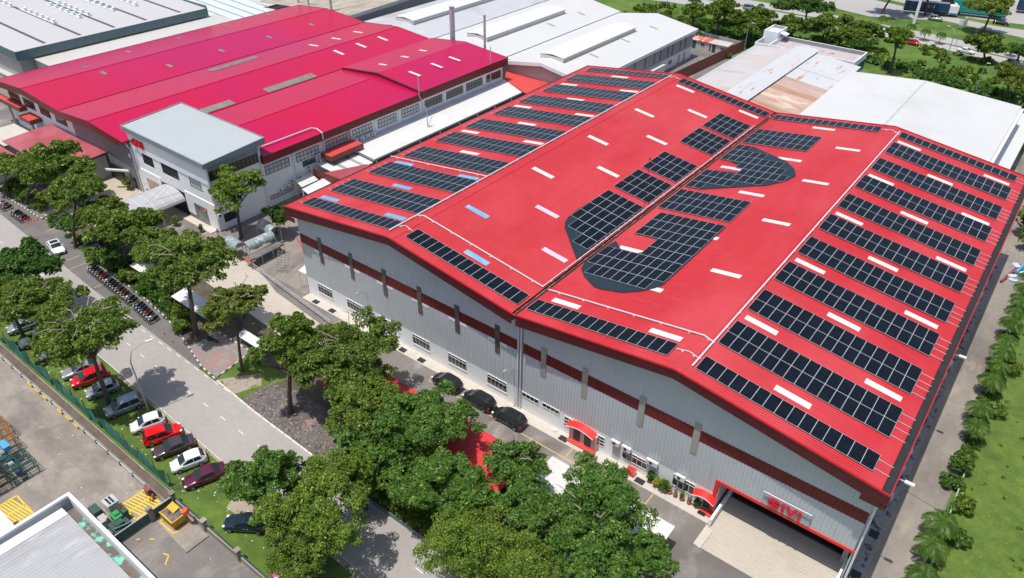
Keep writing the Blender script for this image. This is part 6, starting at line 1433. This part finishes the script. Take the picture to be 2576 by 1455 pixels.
# ---------------------------------------------------------------- street lamps and poles
def lamp(x, y, h, reach, a, label, group='street lamps', r=.09):
    t = thing('street_lamp', label, 'street lamp', (x, y, 0), 0, group); dx, dy = math.cos(a), math.sin(a)
    b = MB(); b.tube([(x, y, 0), (x, y, h * .55), (x, y, h * .80), (x + dx * reach * .18, y + dy * reach * .18, h * .93), (x + dx * reach * .6, y + dy * reach * .6, h * .985), (x + dx * reach, y + dy * reach, h)], [r * 1.2, r, r * .85, r * .6, r * .5, r * .4], 8); b.build('pole', mt['pole_grey'], t)
    b = MB(); b.obox(x + dx * (reach + .3), y + dy * (reach + .3), h - .03, .75, .26, .12, a); b.build('lamp_head', mt['frame_white'], t)
    return t
lamp(-34.43, -26.7, 9.6, 2.2, rad(75), 'tall curved street lamp standing on the car verge over the road')
lamp(-36.6, 152.6, 7.6, .8, rad(0), 'street lamp at the far end of the brown fence')
lamp(-71.5, 172, 6.0, 1.2, rad(10), 'small street lamp in the green field behind the pale sheds')
lamp(20.9, 156.9, 7.4, .3, rad(0), 'straight thin lamp post in the grass behind the white shed')
lamp(9.3, 180.6, 8.2, 2.2, rad(150), 'leaning thin lamp post on the near side of the highway')
lamp(8.6, 194.9, 8.0, .2, rad(0), 'thin lamp post on the median right of the second palm', r=.07)
lamp(-32.2, 214, 5, .2, 0, 'thin lamp post at the top edge on the service road', r=.06)
lamp(-17.2, 205, 5.5, 1.0, rad(20), 'white double headed lamp in the grass below the left truck tree')
PY_ = thing('pylon_sign', 'tall narrow white and red pylon sign beside the highway', 'sign', (-6.8, 212.2, 0))
b = MB(); b.box(-7.2, 212.0, 0, -6.4, 212.5, 8.6); b.build('panel', mt['white_paint'], PY_)
b = MB(); b.box(-6.38, 212.05, 5, -6.3, 212.45, 8.2); b.build('red_panel', mt['red_sign'], PY_)
bb = thing('sign_board', 'small grey white board standing on the grass by the service road', 'sign', (6, 216.5, 0))
b = MB(); b.box(4.9, 216.4, .8, 7.0, 216.6, 2.6); b.build('board', mt['white_paint'], bb); b = MB(); b.box(5.1, 216.45, 0, 5.2, 216.55, .8); b.box(6.7, 216.45, 0, 6.8, 216.55, .8); b.build('post', mt['galv'], bb)
# ---------------------------------------------------------------- verge fence with green netting, lower wall
f_ = thing('netting_fence', 'wire fence hung with torn green netting along the drain', 'fence', (-45, -31.7, 0))
rng = random.Random(4); b = MB(); x = -95.0; prev = None
while x < -20.6:
    p = (x, -31.72 + rng.uniform(-.25, .25), rng.uniform(2.3, 2.8)); q = (x, -31.62, .05)
    if prev and rng.random() > .12: b.face([prev[1], q, p, prev[0]])
    prev = (p, q); x += 1.0
b.build('netting', mt['net_green'], f_)
for i in range(26): x = -95 + i * 2.95; b = MB(); b.tube([(x, -31.6, 0), (x, -31.6, 2.8)], .045, 6); b.build('post', mt['gen_dark'], f_)
r_ = thing('pipe_rail', 'low pipe rail on short brackets along the yard side of the drain', 'rail', (-40, -33.15, 0))
b = MB(); b.tube([(-95, -33.18, .42), (-22.5, -33.18, .42)], .07, 6); b.build('rail', mt['galv'], r_)
for i in range(28): x = -94 + i * 2.6; b = MB(); b.box(x - .06, -33.3, 0, x + .06, -33.08, .55); b.build('bracket', mt['kerb_dark'], r_)
for i in range(7):
    x = -50.5 + i * 1.9
    if i == 3: continue
    b = MB(); b.box(x, -33.42, .03, x + 1.1, -33.31, .38); tag(b.build('yellow_barrier', mt['hatch_yellow'], origin=(x, -33.35, 0)), 'worn yellow guard rail beside the drain, %s from the left edge' % ['first', 'second', 'third', 'x', 'fourth', 'fifth', 'sixth'][i], 'guard rail', 'yellow guard rails beside the drain')
w_ = thing('boundary_wall', 'low boundary wall with square pillars and a green rail beside the car verge', 'wall', (-10, -32.35, 0))
b = MB(); b.box(-19.4, -32.45, 0, 30, -32.3, .7); b.build('wall', mt['concrete'], w_)
b = MB(); b.tube([(-19.4, -32.36, 1.25), (30, -32.36, 1.25)], .06, 6); b.build('rail', mt['gen_dark'], w_)
for i in range(8):
    x = -19.7 + i * 5.6; b = MB(); b.box(x - .2, -32.6, 0, x + .2, -32.2, 1.5); b.box(x - .3, -32.7, 1.5, x + .3, -32.1, 1.62); b.build('pillar', mt['concrete'], w_)
g_ = thing('sliding_gate', 'dark sliding gate between two concrete pillars beside the lower left building', 'gate', (-19.3, -35.6, 0))
b = MB(); b.box(-19.5, -39.2, .1, -19.38, -32.7, 1.25); b.build('leaf', mt['gen_dark'], g_)
b = MB(); b.bar((-19.44, -39.2, 1.32), (-19.44, -32.7, 1.32), .1); b.bar((-19.44, -39.2, .1), (-19.44, -32.7, .1), .12); b.build('frame', mt['galv'], g_)
b = MB(); b.box(-19.7, -35.3, 0, -19.2, -34.8, 1.9); b.build('pillar', mt['concrete'], g_)
# yellow waste skip, rust box, generator, racks
s_ = thing('waste_skip', 'yellow open metal skip on the raised concrete plinth', 'skip', (-17.3, -33.8, .16))
b = MB()
x0, x1, y0, y1, z0, z1 = -18.5, -16.3, -34.5, -33.0, .3, 1.45
b.hexa([(x0 + .2, y0 + .1, z0), (x1 - .2, y0 + .1, z0), (x1 - .2, y1 - .1, z0), (x0 + .2, y1 - .1, z0), (x0, y0, z1), (x1, y0, z1), (x1, y1, z1), (x0, y1, z1)]); b.build('body', mt['skip_yellow'], s_)
b = MB()
for k in range(7): x = x0 + .1 + k * .34; b.bar((x, y0 - .03, z1), (x + .05, y0 + .06, z0), .06)
for k in range(5): y = y0 + .1 + k * .33; b.bar((x1 + .03, y, z1), (x1 - .17, y, z0), .06)
b.bar((x0 - .03, y0 - .03, z1), (x1 + .03, y0 - .03, z1), .09); b.bar((x1 + .03, y0, z1), (x1 + .03, y1, z1), .09); b.build('rib', mt['skip_yellow'], s_)
b = MB(); b.box(x0 + .1, y0 + .1, z1 + .001, x1 - .1, y1 - .1, z1 + .01); b.build('interior_shade', mt['litter'], s_)  # plate in the dark litter colour paints the shaded hollow of the closed body
b = MB(); b.slab([(x0 + .05, y0 + .75, z1 + .1), (x1 - .9, y0 + .75, z1 + .1), (x1 - .9, y1, z1 + .3), (x0 + .05, y1, z1 + .3)], .05); b.build('lid', mt['skip_yellow'], s_)
b = MB(); b.tube([(-15.9, -33.0, 0), (-15.9, -33.0, 2.2)], .04, 6); b.tube([(-15.9, -33.0, 1.9), (-16.0, -33.1, 2.3)], [.35, .35], 10)
tag(b.build('convex_mirror', mt['orange'], origin=(-15.9, -33, 0)), 'orange backed round mirror on a post beside the yellow skip', 'mirror')
b = MB(); b.box(-22.9, -33.75, 0, -22.2, -33.35, 1.1); b.box(-22.95, -33.8, 1.1, -22.15, -33.3, 1.2); b.box(-22.0, -33.6, 0, -21.7, -33.4, .7)
tag(b.build('hydrant_cabinet', mt['rust_box'], origin=(-22.5, -33.5, 0)), 'rusty red cabinet standing on the yellow hatched bay', 'cabinet')
b = MB(); b.tube([(-21.9, -33.9, 0), (-21.9, -33.9, .7), (-21.5, -33.9, .75)], .09, 8); b.tube([(-21.9, -33.9, .35), (-21.9, -33.5, .35)], .07, 6)
tag(b.build('hydrant', mt['hatch_yellow'], origin=(-21.9, -33.9, 0)), 'yellow hydrant pipe beside the rusty cabinet', 'hydrant')
ge = thing('generator', 'pump set with a grey cooling box and a bright green motor beside the gate', 'machine', (-21.8, -37.1, 0))
b = MB(); b.box(-24.2, -37.4, 0, -23.0, -36.4, 1.6); b.box(-24.3, -37.5, 1.6, -22.9, -36.3, 1.7); b.build('cooling_box', mt['galv'], ge)
b = MB()
for i in range(4):
    for j in range(2): b.tube([(-24.0 + i * .28, -37.1 + j * .35, 1.7), (-24.0 + i * .28, -37.1 + j * .35, 1.8)], .11, 8)
b.build('fan', mt['black'], ge)
b = MB(); b.box(-22.6, -37.7, .3, -21.4, -36.9, 1.1); b.box(-22.4, -37.5, 1.1, -21.8, -37.0, 1.3); b.build('motor', mt['gen_green'], ge)
b = MB(); b.box(-21.9, -38.4, 0, -20.2, -36.7, .7); b.box(-21.3, -38.0, .7, -20.6, -37.2, 1.1); b.box(-22.0, -36.8, 0, -21.4, -36.3, 1.3); b.tube([(-20.6, -38.3, .9), (-20.2, -36.9, .9)], .14, 8); b.box(-25.3, -38.6, 0, -24.0, -37.8, .9); b.build('engine', mt['gen_dark'], ge)
b = MB(); b.box(-23.5, -38.6, 0, -22.6, -37.9, .8); b.box(-22.5, -38.9, 0, -22.1, -38.2, 1.1); b.build('cabinet', mt['pale_grey_wall'], ge)
def rack(x0, y0, nx, ny, nz, mat, label, rz=.0):
    t = thing('pallet_rack', label, 'storage rack', (x0, y0, 0), 0, 'stacked metal stillages at the left edge')
    b = MB(); s = 1.25
    for i in range(nx + 1):
        for j in range(ny + 1): b.bar((x0 + i * s, y0 + j * s, 0), (x0 + i * s, y0 + j * s, nz * .95), .07)
    for k in range(nz + 1):
        z = k * .95 + .03
        for i in range(nx + 1): b.bar((x0 + i * s, y0, z), (x0 + i * s, y0 + ny * s, z), .06)
        for j in range(ny + 1): b.bar((x0, y0 + j * s, z), (x0 + nx * s, y0 + j * s, z), .06)
        for i in range(nx * 3): b.bar((x0 + (i + .5) * s / 3, y0, z), (x0 + (i + .5) * s / 3, y0 + ny * s, z), .03)
    b.build('frame', mat, t); return t
rust_o = M('rusty_orange', (.38, .17, .06), .7, .2, 2)
rack(-47.4, -39.6, 4, 1, 2, rust_o, 'pale rusty stack of stillages at the left edge above the blue ones'); rack(-43.6, -40.0, 3, 1, 2, rust_o, 'orange rusty stillages beside the blue box')
rack(-40.0, -41.6, 4, 2, 2, mt['gen_dark'], 'dark blue green stack of stillages at the left edge'); rack(-45.0, -44.4, 8, 2, 3, mt['black'], 'dark stack of stillages at the left edge in the shade')
b = MB(); b.box(-39.8, -40.6, 2.0, -38.3, -39.9, 2.6); tag(b.build('blue_crate', mt['blue_wrap'], origin=(-39, -40.2, 1.95)), 'bright blue box on top of the stillages', 'crate')
rng = random.Random(2)
for i in range(6):
    x = -39.6 + i * .8; b = MB(); b.box(x, -41.4 + rng.random() * .5, 1.0, x + .55, -40.7 + rng.random() * .4, 1.5)
    tag(b.build('scrap_box', [mt['galv'], mt['gen_dark'], mt['truck_blue']][i % 3], origin=(x, -41, 1.0)), ['grey', 'dark green', 'dark blue'][i % 3] + ' box lying in the dark blue green stillages, ' + ['left', 'right'][i // 3] + ' one of its colour', 'box', 'boxes inside the stillages')
# lower left building with parapet
K_ = thing('parapet_warehouse', 'building with a pale ribbed roof and grey parapet at the lower left corner', 'building', (-14, -46, 0))
zk = 7.2
def KX(x): return x
b = MB(); b.slab([(-20.1, -41.25, 6.6), (-7.0, -41.25, 6.6), (-7, -75, 7.9), (-20.1, -75, 7.9)], .12); b.build('roof', M('lower_roof', (.40, .40, .405), .45, .04, .15, wave=('X', .42, 1.0), stains=[((.31, .31, .31), .35, .46, .66, (1, .2, 1)), ((.50, .50, .50), .5, .62, .72, (1, .3, 1))]), K_)
b = MB(); b.box(-21.85, -75, 4.5, -21.55, -40.1, 7.35); b.box(-21.55, -40.4, 4.5, 10, -40.1, 7.35); b.build('parapet', mt['white_wall'], K_)
b = MB(); b.slab([(-21.44, -41.25, 6.5), (-20.12, -41.25, 6.62), (-20.12, -75, 7.85), (-21.44, -75, 7.7)], .05); b.build('flashing', mt['canopy_white'], K_)
b = MB(); b.box(-21.54, -75, 6.0, -21.45, -40.42, 7.2); b.build('parapet_lining', mt['grey_trim'], K_)
b = MB(); b.box(-21.5, -41.3, 5.7, 10, -40.42, 5.8); b.build('gutter', M('mossy_gutter', (.14, .12, .10), .8, .2, .6, stains=[((.18, .55, .44), .35, .49, .53)]), K_)
b = MB(); b.slab([(-7, -41.25, 6.6), (10, -41.25, 6.6), (10, -75, 7.6), (-7, -75, 7.6)], .12); b.build('roof', mt['galv'], K_)
b = MB(); b.box(-21.5, -74.5, 0, 9.5, -40.6, 5.2); b.build('wall', mt['white_wall'], K_)
cn = thing('side_canopy', 'pale teal canopy edge left of the lower left building', 'canopy', (-28, -50, 0)); b = MB(); b.slab([(-30.6, -44.6, 4.2), (-22.2, -44.6, 4.2), (-22.2, -75, 4.6), (-30.6, -75, 4.6)], .15); b.build('roof', mt['pale_roof'], cn)
for x in (-30.4, -22.6): b = MB(); b.box(x, -45, 0, x + .2, -44.8, 4.0); b.build('post', mt['galv'], cn)
# ---------------------------------------------------------------- barrel roofed pit platforms beside the hall
def barrel(label, x0, y0, x1, y1, r, z, m='barrel'):
    t = thing('barrel_roof', label, 'shelter', ((x0 + x1) / 2, (y0 + y1) / 2, 0), 0, 'barrel roofed shelters by the hall corner')
    d = Vector((x1 - x0, y1 - y0, 0)); L_ = d.length; d.normalize(); s = Vector((-d.y, d.x, 0)); b = MB(); n = 12; pr = None
    for i in range(n + 1):
        a = PI * i / n; o = s * (-math.cos(a) * r) + Vector((0, 0, z + math.sin(a) * r)); p = Vector((x0, y0, 0)) + o; q = Vector((x1, y1, 0)) + o
        if pr: b.slab([pr[0], pr[1], q, p], .04)
        pr = (p, q)
    b.build('vault', mt[m], t)
    for e in (Vector((x0, y0, 0)), Vector((x1, y1, 0))):
        for k in (-1, 1): p = e + s * k * (r - .03); b = MB(); b.box(p.x - .05, p.y - .05, 0, p.x + .05, p.y + .05, z); b.build('post', mt['galv'], t)
    return t
barrel('weathered grey barrel roof over the pit stairs, farthest from the driveway', -57.2, 7.2, -53.4, 7.0, .95, 2.3)
barrel('grey and white barrel roof running towards the hall in the middle of the three', -53.2, 1.2, -53.0, 6.0, .95, 2.2)
barrel('white streaked barrel roof at the near left of the three by the driveway rail', -57.0, .9, -53.9, .7, .95, 2.2)
pl = thing('raised_platform', 'raised dark work platform with orange edges between the barrel roofs and the ladders', 'platform', (-51, 3, 0))
b = MB(); b.box(-52.2, -.1, 1.35, -50.5, 6.2, 1.5); b.build('deck', mt['asphalt_dark'], pl)
b = MB(); b.box(-52.2, -.2, 1.5, -50.4, -.1, 1.75); b.box(-50.5, -.1, 1.5, -50.4, .8, 1.75); b.box(-50.5, 5.4, 1.5, -50.4, 6.2, 1.75); b.build('orange_edge', mt['orange'], pl)
for y in (-.1, 2, 4, 6.2):
    b = MB(); b.bar((-50.45, y, 0), (-50.45, y, 2.3), .06); b.build('post', mt['galv'], pl)
b = MB(); b.bar((-50.45, -.1, 2.25), (-50.45, 6.2, 2.25), .05); b.bar((-50.45, -.1, 1.9), (-50.45, 6.2, 1.9), .04); b.build('rail', mt['galv'], pl)
def ladder(x0, y0, x1, y1, h, l):
    t = thing('step_ladder', l, 'ladder', (x0, y0, 0), 0, 'aluminium ladders by the platform'); a, c_ = Vector((x0, y0, 0)), Vector((x1, y1, h)); s = Vector((.28, .18, 0)); b = MB()
    b.bar(a - s, c_ - s, .06); b.bar(a + s, c_ + s, .06); b.build('rail', mt['steel'], t); b = MB()
    for k in range(1, 9): p = a.lerp(c_, k / 9); b.bar(p - s, p + s, .05, .09)
    b.build('tread', mt['steel'], t)
ladder(-46.6, 1.9, -47.6, 3.6, 3.0, 'metal ladder leaning by the platform, left one of the two'); ladder(-45.8, 2.4, -46.6, 4.3, 3.0, 'metal ladder leaning by the platform, right one of the two')
rl = thing('driveway_rail', 'galvanised double rail fence along the textured driveway', 'rail', (-40, -1.2, 0))
for i in range(12): x = -52 + i * 2.0; y = .3 - i * .22; b = MB(); b.tube([(x, y, 0), (x, y, 1.1)], .045, 6); b.build('post', mt['galv'], rl)
b = MB(); b.tube([(-52, .3, 1.1), (-30, -2.12, 1.1)], .045, 6); b.tube([(-52, .3, .65), (-30, -2.12, .65)], .035, 6); b.build('rail', mt['galv'], rl)
b = MB(); b.box(-48.7, 8.3, 0, -39.4, 8.5, .25); b.bar((-48.8, 8.4, .12), (-52, 10, .12), .2, .25); tag(b.build('orange_kerb', mt['low_red_roof'], origin=(-44, 8.4, 0)), 'dull red kerb round the dry grass patch by the hall corner', 'kerb')
rk = thing('metal_trestle', 'dark metal trestle frames against the left end of the solar hall', 'frame', (-42, 7, 0)); b = MB()
for i in range(4):
    x = -45 + i * 1.3
    for y in (6.4, 7.6): b.bar((x, y, 0), (x, y, 1.2), .06)
    b.bar((x, 6.4, 1.2), (x, 7.6, 1.2), .06); b.bar((x, 6.4, .1), (x, 7.6, 1.2), .04)
for y in (6.4, 7.6): b.bar((-45, y, 1.2), (-41.1, y, 1.2), .06)
b.build('frame', mt['galv'], rk)
# ---------------------------------------------------------------- carport roofs in the garden strip
def carport(x0, x1, y0, y1, z, mat, label, rise=.25):
    t = thing('carport', label, 'carport', ((x0 + x1) / 2, (y0 + y1) / 2, 0), 0, 'carport roofs among the trees')
    b = MB(); b.slab([(x0, y0, z - rise), (x1, y0, z - rise), (x1, y1, z), (x0, y1, z)], .06); b.build('roof', mat, t)
    b = MB(); b.box(x0, y1 - .02, z - .12, x1, y1 + .05, z + .04); b.build('edge_trim', mat, t)
    for x in (x0 + .5, (x0 + x1) / 2, x1 - .5):
        b = MB(); b.box(x - .06, y0 + .6, 0, x + .06, y0 + .72, z - rise); b.build('post', mt['galv'], t)
carport(9.2, 23.9, -10.6, -4.9, 3.0, mt['canopy_white'], 'bright white carport roof half hidden by mango trees')
carport(-19.5, 7.6, -12.6, -6.6, 3.0, mt['carport_red'], 'long bright red carport roof glimpsed between the trees')
carport(-62.5, -51.5, -12.6, -10.4, 2.5, mt['canopy_white'], 'white shelter roof glimpsed behind the motorcycle row trees')
carport(-50.5, -42.2, -13.2, -10.8, 2.5, mt['canopy_white'], 'white shelter roof behind the tall straight trunk')
carport(-37.0, -31.6, -12.2, -11.0, 1.6, mt['canopy_white'], 'low white panel at the back of the brick paving')
for l, x, y, c_ in [('dark car in the shade under the white carport roof', 22, -7.6, 'black'), ('white car in the shade under the white carport roof', 17.8, -8.0, 'white')]: pass
# ---------------------------------------------------------------- things along the apron
def ac(x, y, z, ax, label, group, w=.85):
    t = thing('air_conditioner', label, 'air conditioner', (x, y, z), 0, group)
    s = (w, .34, .58) if ax == 'x' else (.34, w, .58)
    b = MB(); b.box(x - s[0] / 2, y - s[1] / 2, z, x + s[0] / 2, y + s[1] / 2, z + s[2]); b.build('casing', mt['frame_white'], t)
    b = MB()
    if ax == 'x': b.tube([(x - .1, y - s[1] / 2 - .02, z + .3), (x - .1, y - s[1] / 2, z + .3)], .2, 12)
    else: b.tube([(x + s[0] / 2, y - .1, z + .3), (x + s[0] / 2 + .02, y - .1, z + .3)], .2, 12)
    b.build('fan', mt['frame_dark'], t)
    b = MB(); b.box(x - s[0] / 2, y - s[1] / 2, z - .06, x + s[0] / 2, y + s[1] / 2, z - .003); b.build('bracket', mt['galv'], t)
AG = 'air conditioners over the hall doors and windows'
for x, l in ((13.5, 'white air conditioner box above the first pale grey door'), (14.9, 'white air conditioner box at the left end of the long office window'), (18.05, 'wide white air conditioner box above the second pale grey door'), (21.4, 'white air conditioner box above the window beside the potted plants')): ac(x, 1.12, 2.62, 'x', l, AG, 1.05 if x != 18.05 else 1.35)
SG = 'air conditioners on the side wall of the crimson factory'
for y, z, l in ((21.0, 3.0, 'single outdoor unit on brackets just left of the white shelter roof'), (23.2, 4.2, 'top outdoor unit of the stack of three under the green glass window'), (23.2, 3.5, 'middle outdoor unit of the stack of three under the green glass window'), (23.2, 2.8, 'bottom outdoor unit of the stack of three under the green glass window'), (25.6, 5.5, 'upper outdoor unit of the pair right of the green glass window'), (25.6, 4.4, 'lower outdoor unit of the pair right of the green glass window'),
    (16.6, 2.2, 'outdoor unit low on the wall above the long low window, farthest left'), (18.1, 2.3, 'outdoor unit low on the wall above the long low window, second from left'), (19.2, 3.0, 'upper outdoor unit of the low pair near the drain pipes'), (19.2, 2.2, 'lower outdoor unit of the low pair near the drain pipes'),
    (34.5, 5.3, 'outdoor unit on the white lean-to roof, nearest of four'), (36.0, 5.3, 'outdoor unit on the white lean-to roof, second of four'), (37.5, 5.3, 'outdoor unit on the white lean-to roof, third of four'), (39.0, 5.3, 'outdoor unit on the white lean-to roof, farthest of four')):
    ac(-64.3 if y < 30 else -64.0, y, z, 'y', l, SG)
ac(-63.8, 4.1, 2.7, 'y', 'outdoor unit on the side wall of the office block behind the slender tree', SG)
for i, x in enumerate((-36.2, -32.7, -18.7, -15.3, 7.2, 10.6, 13.9, 17.3)):
    b = MB(); b.box(x - .55, .02, .03, x + .55, .8, .062, 1)
    for k in range(9): b.box(x - .5 + k * .12, .06, .0625, x - .45 + k * .12, .76, .075)
    tag(b.build('drain_grate', [mt['frame_dark'], mt['black']], origin=(x, .4, .05)), 'dark square drain grate in the pale apron, ' + ['first from the left end of the hall', 'second from the left end of the hall', 'left of two near the first black car', 'right of two near the first black car', 'left of the red awning porch', 'right of the red awning porch', 'left of the red box', 'between the red box and the potted plants'][i], 'drain grate', 'drain grates in the apron')
for i, y in enumerate((9.2, 3.2)):
    b = MB(); b.box(39.1, y - .55, .04, 40.0, y + .55, .055); tag(b.build('drain_opening', mt['black'], origin=(39.5, y, .03)), ['black square drain opening beside the hall corner, upper one', 'black square drain opening beside the hall corner, lower one'][i], 'drain opening', 'drain openings at the hall corner')
b = MB(); b.hexa([(15.5, .3, .05), (16.5, .3, .05), (16.5, 1.0, .05), (15.5, 1.0, .05), (15.5, .3, .65), (16.5, .3, .65), (16.5, 1.0, .85), (15.5, 1.0, .85)])
tag(b.build('red_box', CP['red'], origin=(16, .65, .05)), 'red metal box standing on the apron below the long office window', 'box')
b = MB(); b.box(24.15, .35, .21, 24.95, .75, .24); tag(b.build('doormat', mt['black'], origin=(24.5, .5, .2)), 'black doormat on the red step by the loading ramp', 'doormat')
b = MB(); b.box(5.4, .6, .05, 5.9, .9, .3); tag(b.build('white_block', mt['white_paint'], origin=(5.6, .7, .05)), 'small white block on the apron left of the red awning porch', 'block')
def pot(x, y, r, h, k, l, n=260, s=.16, ph=.38):
    t = thing('potted_plant', l, 'potted plant', (x, y, .05), 0, 'potted plants on the apron'); z = .05
    b = MB(); b.tube([(x, y, z), (x, y, z + ph * .8), (x, y, z + ph)], [.17, .26, .27], 10); b.build('pot', mt['terracotta'], t)
    bl = [(x + math.cos(i * 2.1) * r * .4, y + math.sin(i * 2.1) * r * .4, z + ph + h * (.3 + .12 * i), r * .5, h * .3) for i in range(5)]
    leaf_mesh('leaves', bl, n, s, LF[k], int(x * 7) % 1000 + 3, (x, y, z), parent=t, aspect=2.2)
    b = MB(); b.tube([(x, y, z + ph), (x, y, z + ph + h * .6)], .03, 5); b.build('stem', mt['bark'], t)
for a in [(18.2, 1.0, .5, .9, 'dark', 'tall dark leafed potted plant, first by the grey door', 300, .2), (19.05, .9, .6, .6, 'yellow', 'yellow green round potted plant beside the grey door', 420, .13), (19.95, .8, .6, .9, 'palm', 'large broad leafed plant right of the yellow green one', 380, .24), (20.65, .9, .25, .7, 'pale', 'thin potted plant right of the broad leafed one', 50, .12), (21.3, .9, .25, .6, 'pale', 'thin potted plant below the middle of the last window', 50, .12), (22.05, .9, .3, .8, 'broad', 'slender green potted plant below the last window', 90, .14), (22.9, .95, .3, .7, 'pale', 'thin potted plant just before the last big pot', 60, .12), (23.75, 1.0, .4, .7, 'dark', 'dark reddish plant in the biggest pot beside the red awning door', 220, .14)]:
    pot(*a)
pot(-66.4, 1.6, .45, .8, 'dark', 'dark potted plant at the corner of the office block', 220, .18); pot(-71.6, .2, .7, 1.1, 'broad', 'potted shrub in a dark pot beside the entrance canopy', 400, .2); pot(-89.9, 2.2, .8, 1.8, 'broad', 'tall potted tree against the dark grey wall', 520, .26); pot(-62.6, 2.3, .3, 1.2, 'pale', 'thin plant in a pale pot at the office block side', 60, .14)
# junk and covered heaps down the right side of the hall
rng = random.Random(12); jm = [mt['galv'], mt['frame_white'], mt['barrel'], mt['gen_dark'], mt['concrete'], mt['steel']]
jn = [('grey metal', 'steel'), ('white', 'white'), ('weathered', 'old'), ('dark green', 'painted'), ('concrete', 'concrete'), ('shiny', 'steel')]
for i in range(16):
    y = 19 + i * 3.3; k = i % 6; x = 39.35; s = rng.uniform(.3, .62); b = MB()
    b.obox(x, y, .03, s, rng.uniform(.8, 1.9), rng.uniform(.3, .9), rng.uniform(-.2, .2)); b.obox(x + .15, y + .9, .03, .4, .7, .5, rng.uniform(-.5, .5)); b.tube([(x - .2, y - .9, .9), (x + .3, y + .4, .95)], .06, 6)
    tag(b.build('stored_item', jm[k], origin=(x, y, 0)), 'stored %s junk at the foot of the hall side wall beside the drive' % jn[k][0], 'junk', 'junk stored along the hall side wall, ' + jn[k][0])
b = MB(); b.obox(39.5, 14.4, .03, .7, 1.3, .9, 0); tag(b.build('water_tank', mt['barrel'], origin=(39.5, 14.4, 0)), 'pale blue grey tank box at the near end of the junk beside the hall', 'tank')
hp = thing('tarpaulin_heap', 'heap of blue white tarpaulins at the right edge beside the drive', 'heap', (43, 72, 0)); b = MB()
for i in range(9): b.obox(42.6 + rng.uniform(-.8, .8), 72 + rng.uniform(-2.4, 2.6), 0, rng.uniform(.5, 1.3), rng.uniform(.6, 1.6), rng.uniform(.3, 1.0), rng.uniform(0, 3))
b.build('tarpaulin', M('tarp', (.60, .64, .70), .5, .2, 1.5, stains=[((.2, .45, .6), 1.0, .55, .62)]), hp)
b = MB(); b.bar((41.2, 68.6, .3), (42.4, 73.2, .9), .35, .2); tag(b.build('rusty_beam', mt['rust_box'], origin=(41.6, 70, 0)), 'rusty brown beam leaning on the tarpaulin heap', 'beam')
b = MB(); b.bar((42.6, 71.5, 1.1), (43.3, 75.0, 1.3), .35, .2); tag(b.build('blue_sheet', mt['blue_wrap'], origin=(43, 73, 0)), 'long pale blue sheet lying on the tarpaulin heap', 'sheet')
b = MB(); b.bar((40.3, 76.5, 1.6), (44.6, 76.0, 1.6), .05); b.bar((40.3, 76.5, .2), (44.6, 76.0, .2), .05)
for i in range(8): x = 40.3 + i * .6; b.bar((x, 76.5 - i * .07, 0), (x, 76.5 - i * .07, 1.6), .04)
tag(b.build('rear_gate', mt['galv'], origin=(42, 76, 0)), 'wire gate across the drive near the rear corner of the hall', 'gate')
# person on the far wall
def person(x, y, z, label):
    me = bpy.data.meshes.new('person')
    P = [(0, 0, .95), (0, 0, 1.25), (0, 0, 1.45), (0, 0, 1.58), (0, 0, 1.68), (-.1, 0, .9), (-.11, .02, .5), (-.11, 0, .08), (.1, 0, .9), (.11, .02, .5), (.11, 0, .08), (-.2, 0, 1.42), (-.26, .02, 1.12), (-.24, .1, .88), (.2, 0, 1.42), (.26, .02, 1.12), (.24, .1, .88)]
    E = [(0, 1), (1, 2), (2, 3), (3, 4), (0, 5), (5, 6), (6, 7), (0, 8), (8, 9), (9, 10), (2, 11), (11, 12), (12, 13), (2, 14), (14, 15), (15, 16)]
    rr = [.15, .14, .15, .06, .11, .1, .07, .05, .1, .07, .05, .07, .05, .04, .07, .05, .04]
    me.from_pydata(P, E, []); o = bpy.data.objects.new('person', me); COL.objects.link(o)
    o.modifiers.new('skin', 'SKIN'); 
    for i, r in enumerate(rr): me.skin_vertices[0].data[i].radius = (r, r)
    me.skin_vertices[0].data[0].use_root = True
    o.modifiers.new('sub', 'SUBSURF').levels = 1; me.materials.append(mt['orange']); o.location = (x, y, z); tag(o, label, 'person'); return o
person(-69.2, 85.9, 3.9, 'person in orange work clothes at the far corner behind the crimson factory')
